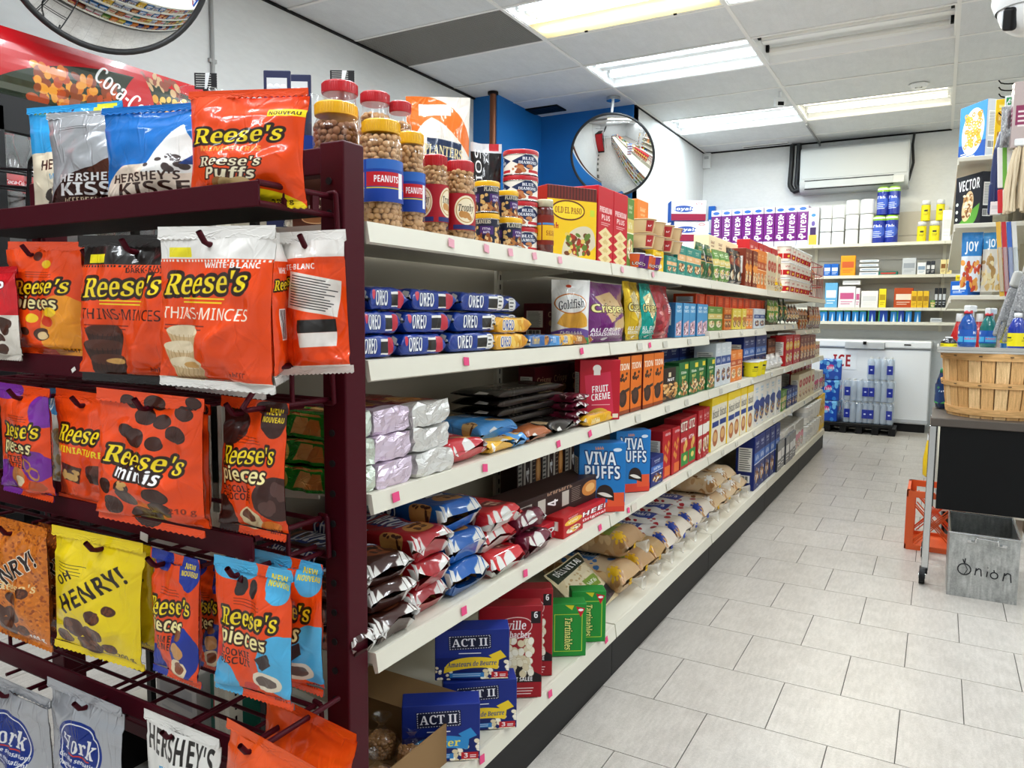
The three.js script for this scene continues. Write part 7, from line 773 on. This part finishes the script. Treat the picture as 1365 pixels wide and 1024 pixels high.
  const glove = (label, px0, py0, px1, py1, z, ry, rz) => { const a = P(px0, py0, z), b = P(px1, py1, z), h = a.y - b.y, w = (b.x - a.x) * 1.35, o = thing('work_glove', label, 'glove'); const parts = [rbox(w * .7, h * .5, .03, .012, 0, h * .48, 0)]; const fl = [.26, .32, .34, .28]; fl.forEach((f, k) => parts.push(new THREE.CapsuleGeometry(w * .085, h * f, 4, 10).translate((-1.5 + k) * w * .185, h * .24 - h * f * .25, 0))); parts.push(new THREE.CapsuleGeometry(w * .09, h * .2, 4, 10).rotateZ(.6).translate(w * .44, h * .42, 0)); const gg = merge(parts).scale(1, 1, .7), uv = gg.attributes.uv; for (let i = 0; i < uv.count; i++) { const [q, e] = uvOf(A.glove, uv.getX(i) % 1, uv.getY(i) % 1); uv.setXY(i, q, e); } mesh('glove_hand', gg, pm(A.glove, 'paper'), o); mesh('cuff', rbox(w * .74, h * .24, .034, .012, 0, h * .85, 0), std('#b9b9b4', .9), o); put(o, (a.x + b.x) / 2, b.y, z, ry, 0, rz); };
  glove('grey knitted work glove hanging fingers down', 1326, 358, 1352, 452, -3.7, .3, -.25); glove('grey work glove with pale cuff hanging beside its pair', 1346, 340, 1372, 440, -3.66, -.3, -.2); }
// rolling table, basket and what stands on them
{ const o = thing('rolling_table', 'black skirted rolling table with dark wood top', 'table'), z0 = -3.5, z1 = -3.95, x1 = .52; mesh('table_top', rbox(x1 + .012, .034, z0 - z1, .004, x1 / 2 - .006, .683, (z0 + z1) / 2), M.bwood, o); mesh('skirt_panel', box(x1 - .02, .34, .006, x1 / 2 + .012, .495, z0 - .012), std('#0a0b0c', .5, { specularIntensity: .35 }), o); mesh('skirt_panel', box(.006, .34, z0 - z1 - .04, .01, .495, (z0 + z1) / 2 - .02), std('#0a0b0c', .5, { specularIntensity: .35 }), o);
  for (const [x, z] of [[0, z0 - .03], [x1 - .03, z0 - .03], [0, z1 + .02], [x1 - .03, z1 + .02]]) { mesh('leg', rbox(.026, .61, .026, .003, x - .004, .36, z), M.chrome, o); const c = mesh('caster', merge([new THREE.CylinderGeometry(.034, .034, .022, 24).rotateZ(QX).translate(x - .012, .034, z + .012), box(.03, .024, .03, x - .008, .055, z + .004)]), M.black, o); mesh('hub', new THREE.CylinderGeometry(.014, .014, .026, 14).rotateZ(QX).translate(x - .012, .034, z + .012), M.chrome, c); } mesh('lower_rail', box(x1 - .04, .02, .02, x1 / 2, .31, z1 + .02), M.chrome, o); }
const woodTex = grainTex(256, [226, 188, 134], 16, 20, 12, 21, true), woodM = [0, 1, 2].map((k) => std(['#ffffff', '#f2e4d0', '#e8d6bc'][k], .6, { map: woodTex }));
{ const o = thing('bushel_basket', 'round slatted wooden bushel basket on the rolling table', 'basket'), cx = .225, cz = -3.735, rb = .178, rt = .208, y0 = .701, h = .262, n = 26;
  for (let k = 0; k < n; k++) { const t = k / n * 6.2832, w = 6.2832 * rt / n * .93, g = new THREE.BoxGeometry(w, h, .005, 1, 4, 1); const p = g.attributes.position; for (let i = 0; i < p.count; i++) { const v = p.getY(i) / h + .5; p.setX(i, p.getX(i) * (.86 + .14 * v)); p.setZ(i, p.getZ(i) + (rb + (rt - rb) * Math.pow(v, .7))); p.setY(i, v * h); } g.computeVertexNormals(); g.rotateY(t); mesh('slat', g, woodM[k % 3], o).position.set(cx, y0, cz); }
  for (const [y, hh, rr2] of [[.012, .028, rb + .006], [.125, .022, rb + .026], [.235, .036, rt + .004]]) { const g = new THREE.CylinderGeometry(rr2 + .008, rr2 + .004, hh, 48, 1, true), gi = new THREE.CylinderGeometry(rr2 + .003, rr2 - .001, hh, 48, 1, true); mesh('hoop', merge([g, gi, new THREE.RingGeometry(rr2 + .003, rr2 + .008, 48).rotateX(-QX).translate(0, hh / 2, 0)]).translate(cx, y0 + y + hh / 2, cz), woodM[1], o); } const nl = []; for (let k = 0; k < n; k += 2) { const t = (k + .5) / n * 6.2832; nl.push(box(.012, .004, .002).rotateY(t).translate(cx + Math.sin(t) * (rt + .012), y0 + .252, cz + Math.cos(t) * (rt + .012)), box(.012, .003, .002).rotateY(t).translate(cx + Math.sin(t) * (rb + .034), y0 + .136, cz + Math.cos(t) * (rb + .034))); } mesh('staples', merge(nl), std('#5a4a38', .5, { metalness: .5 }), o); mesh('basket_bottom', new THREE.CylinderGeometry(rb - .003, rb - .003, .006, 36).translate(cx, y0 + .005, cz), woodM[2], o);
  const l = thing('basket_lid', 'pale grey tray lying on the rim of the bushel basket', 'tray'); mesh('tray_board', rbox(.5, .012, .44, .004, cx + .02, y0 + h + .008, cz), std('#b9b8b2', .5), l); mesh('tray_edge', merge([box(.5, .014, .006, cx + .02, y0 + h + .02, cz + .218), box(.006, .014, .44, cx - .228, y0 + h + .02, cz)]), std('#a9a8a2', .5), l);
  const yT = y0 + h + .0145; const spray = (label, x, z, col, s, c) => { const t = thing('spray_bottle', label, 'spray bottle'); mesh('bottle_body', lathe([[0, 0], [.034, .002], [.037, .02], [.037, .1], [.024, .135], [.013, .15], [.013, .158]], 24).scale(1, 1, .75), std(col, .1, { clearcoat: 1, clearcoatRoughness: .05, transmission: .35, thickness: 0 }), t); mesh('label_band', bandGeo(.0375, .06, c, .025, 24).scale(1, 1, .76), pm(c, 'film'), t); mesh('trigger_head', merge([rbox(.028, .03, .06, .006, 0, .176, .014), rbox(.01, .034, .008, .003, 0, .15, .034), new THREE.CylinderGeometry(.006, .006, .012, 10).rotateX(QX).translate(0, .182, .048)]), M.plast, t); mesh('collar', lathe([[.015, .155], [.017, .156], [.017, .168], [0, .169]], 16), std('#c02430', .4), t); put(t, x, yT, z, 2.6); t.scale.setScalar(s); };
  spray('blue cleaning spray bottle with red collar on the basket tray', .1, -3.68, '#1f63c0', .95, A.wash); spray('teal cleaning spray bottle behind the blue one', .18, -3.82, '#1f8a86', .9, A.wash);
  const jug = (label, x, z, col, h2, R) => { const t = thing('cleaner_bottle', label, 'bottle'); mesh('bottle_body', lathe([[0, 0], [R, .003], [R, h2 * .6], [R * .6, h2 * .82], [R * .4, h2 * .88]], 22), std(col, .2, { clearcoat: .8 }), t); mesh('bottle_cap', lathe([[0, h2], [R * .42, h2], [R * .46, h2 * .88], [0, h2 * .87]], 16), M.plast, t); mesh('label_band', bandGeo(R + .001, h2 * .35, A.yelCan, h2 * .12, 22), pm(A.yelCan, 'film'), t); put(t, x, yT, z, 1); };
  jug('dark blue cleaner bottle with yellow label on the basket tray', .27, -3.63, '#17349a', .15, .032); jug('white cleaner bottle with yellow label on the basket tray', .335, -3.68, '#dfe3e6', .18, .034); jug('red cleaner bottle with yellow label on the basket tray', .38, -3.62, '#b82028', .16, .03); jug('clear blue cleaner bottle at the back of the basket tray', .26, -3.84, '#2f7ac0', .2, .034); jug('short black tub at the edge of the basket tray', .035, -3.62, '#15161a', .05, .03);
  const b = thing('dish_soap', 'dark blue and green soap bottle standing on the table beside the basket', 'bottle'); mesh('bottle_body', lathe([[0, 0], [.036, .004], [.042, .05], [.04, .13], [.03, .17], [.024, .19]], 28), std('#12305c', .12, { clearcoat: 1 }), b); mesh('label_wrap', bandGeo(.0425, .1, A.soap, .03, 28), pm(A.soap, 'film'), b); mesh('bottle_cap', lathe([[0, .215], [.02, .215], [.025, .19], [0, .189]], 20), std('#1f7a4a', .4), b); const p = onY(1259, 546, .7); put(b, .03, .7005, -3.885, .6); b.scale.setScalar(.85); }
{ const o = thing('metal_bin', 'grey sheet metal bin with black hand-drawn lettering under the table', 'bin'), z0 = -3.425, z1 = -3.8, x0 = .078, x1 = .312, h = .255, t = .003; const gt = grainTex(256, [168, 170, 168], 10, 16, 14, 33, true), gm = std('#ffffff', .38, { map: gt, metalness: .55 }); const face = cartonGeo(x1 - x0, h, t, { ...A.onion, ff: 1 }, .001); mesh('bin_side', rbox(x1 - x0, h, t, .001, (x0 + x1) / 2, h / 2, z0), gm, o); mesh('bin_side', rbox(x1 - x0, h, t, .001, (x0 + x1) / 2, h / 2, z1), gm, o); mesh('bin_side', rbox(t, h, z0 - z1, .001, x0, h / 2, (z0 + z1) / 2), gm, o); mesh('bin_side', rbox(t, h, z0 - z1, .001, x1, h / 2, (z0 + z1) / 2), gm, o); mesh('bin_bottom', box(x1 - x0, t, z0 - z1, (x0 + x1) / 2, .004, (z0 + z1) / 2), gm, o);
  mesh('rolled_rim', merge([bar(V3(x0, h, z0), V3(x1, h, z0), .005), bar(V3(x0, h, z1), V3(x1, h, z1), .005), bar(V3(x0, h, z0), V3(x0, h, z1), .005), bar(V3(x1, h, z0), V3(x1, h, z1), .005)]), M.chrome, o); const hy = h - .012; mesh('handle', tube([V3(.155, hy - .012, z0 + .006), V3(.165, hy - .01, z0 + .022), V3(.168, hy + .008, z0 + .03), V3(.238, hy + .004, z0 + .03), V3(.241, hy - .014, z0 + .022), V3(.251, hy - .016, z0 + .006)], .0045, 8), M.chrome, o); mesh('handle_plate', merge([rbox(.03, .012, .004, .001, .152, hy - .014, z0 + .003), rbox(.03, .012, .004, .001, .255, hy - .018, z0 + .003)]), M.chrome, o);
  const ink = std('#121418', .7), stroke = (pts, r = .0022) => mesh('lettering', tube(pts.map(([x, y]) => V3(.12 + x * 1.12, .08 + y * 1.12, z0 + .0028)), r, 6, false, 60).scale(1, 1, 1), ink, o); const ring = (x, y, rx, ry) => { const p = []; for (let k = 0; k <= 14; k++) p.push([x + Math.cos(k / 14 * 6.283 + 1.6) * rx, y + Math.sin(k / 14 * 6.283 + 1.6) * ry]); return p; };
  stroke(ring(.012, .03, .02, .02)); stroke([[.012, .05], [.006, .066]]); stroke([[.012, .05], [.014, .07]]); stroke([[.012, .05], [.022, .03], [.012, .011]], .0012); stroke([[.045, .014], [.048, .04], [.0475, .03], [.055, .039], [.062, .036], [.064, .013]]); stroke([[.08, .014], [.082, .034]]); stroke([[.0825, .046], [.083, .048]]); stroke(ring(.102, .022, .011, .011)); stroke([[.102, .033], [.1, .042]]); stroke([[.128, .008], [.132, .037], [.1315, .027], [.14, .037], [.149, .034], [.152, .006]]); }
{ const o = thing('plastic_crate', 'orange plastic crate with lattice sides standing behind the table leg', 'crate'), om = std('#d8551a', .45, { clearcoat: .2 }), x0 = -.09, x1 = .14, z0 = -4.02, z1 = -4.3, h = .285; const lat = (w) => { const g = []; for (let i = 0; i < 30; i++) { const s = (i - 14.5) / 30 * (w + h); for (const q of [1, -1]) { const a = V3(s - q * h * .36, 0, 0), b = V3(s + q * h * .36, h * .72, 0); if (Math.max(Math.abs(a.x), Math.abs(b.x)) < w * .62) g.push(bar(V3(Math.max(-w * .45, Math.min(w * .45, a.x)), 0, 0), V3(Math.max(-w * .45, Math.min(w * .45, b.x)), h * .72, 0), .003, 5)); } } return merge(g).translate(0, h * .1, 0); };
  for (const [w, x, z, ry] of [[x1 - x0, (x0 + x1) / 2, z0, 0], [x1 - x0, (x0 + x1) / 2, z1, 0], [z0 - z1, x0, (z0 + z1) / 2, QX], [z0 - z1, x1, (z0 + z1) / 2, QX]]) { const m = mesh('lattice_side', lat(w), om, o); m.position.set(x, 0, z); m.rotation.y = ry; const f = mesh('side_frame', merge([box(w, .03, .012, 0, h - .015, 0), box(w, .024, .012, 0, .012, 0), box(.03, h, .014, -w / 2 + .015, h / 2, 0), box(.03, h, .014, w / 2 - .015, h / 2, 0)]), om, o); f.position.set(x, 0, z); f.rotation.y = ry; } mesh('crate_floor', box(x1 - x0, .006, z0 - z1, (x0 + x1) / 2, .006, (z0 + z1) / 2), om, o);
  const a = onZ(1234, 588, -3.95), b = onZ(1240, 638, -3.95), s = thing('yellow_sleeve', 'yellow plastic sleeve hanging behind the chrome table leg', 'sleeve'); mesh('sleeve_body', lathe([[.004, 0], [.016, .01], [.018, .08], [.008, a.y - b.y - .02], [.004, a.y - b.y]], 14), std('#f0c814', .4, { clearcoat: .5 }), s); mesh('tip', lathe([[0, a.y - b.y + .03], [.004, a.y - b.y + .028], [.004, a.y - b.y]], 10), M.plast, s); mesh('hang_string', bar(V3(0, a.y - b.y + .02, 0), V3(.012, .69 - b.y, .09), .0015, 6), M.dark, s); put(s, (a.x + b.x) / 2 - .004, b.y, -3.985); }
// wire side rack beyond the end rack
{ const o = thing('wire_rack', 'black wire rack standing between the end rack and the drinks cooler', 'rack'), z = -1.35, P = (px, py) => onZ(px, py, z), g = []; const A1 = P(40, 212), B1 = P(40, 330), A2 = P(18, 170); g.push(tube([P(64, 212), P(44, 211), P(40, 218), P(36, 300)], .007, 8, false, 40)); for (const py of [228, 252]) { const p = P(40, py); g.push(bar(V3(p.x - .28, p.y + .035, z + .0), V3(p.x + .3, p.y - .03, z), .0045), bar(V3(p.x - .28, p.y + .035, z - .22), V3(p.x + .3, p.y - .03, z - .22), .0045)); for (let k = 0; k < 5; k++) g.push(bar(V3(p.x - .26 + k * .13, p.y + .03 - k * .013, z), V3(p.x - .26 + k * .13, p.y + .03 - k * .013, z - .22), .004)); } mesh('wire_frame', merge(g), M.black, o); const p = P(38, 300); mesh('post', bar(V3(p.x, 0, z), V3(p.x, p.y + .02, z), .008), M.black, o); mesh('post', bar(V3(p.x - .06, 0, z - .2), V3(p.x - .06, p.y + .1, z - .2), .008), M.black, o); mesh('loop', tube([P(56, 214), P(56, 232), P(60, 234), P(64, 232), P(64, 214)], .004, 6, false, 30), M.black, o); }
renderer.render(scene, camera);
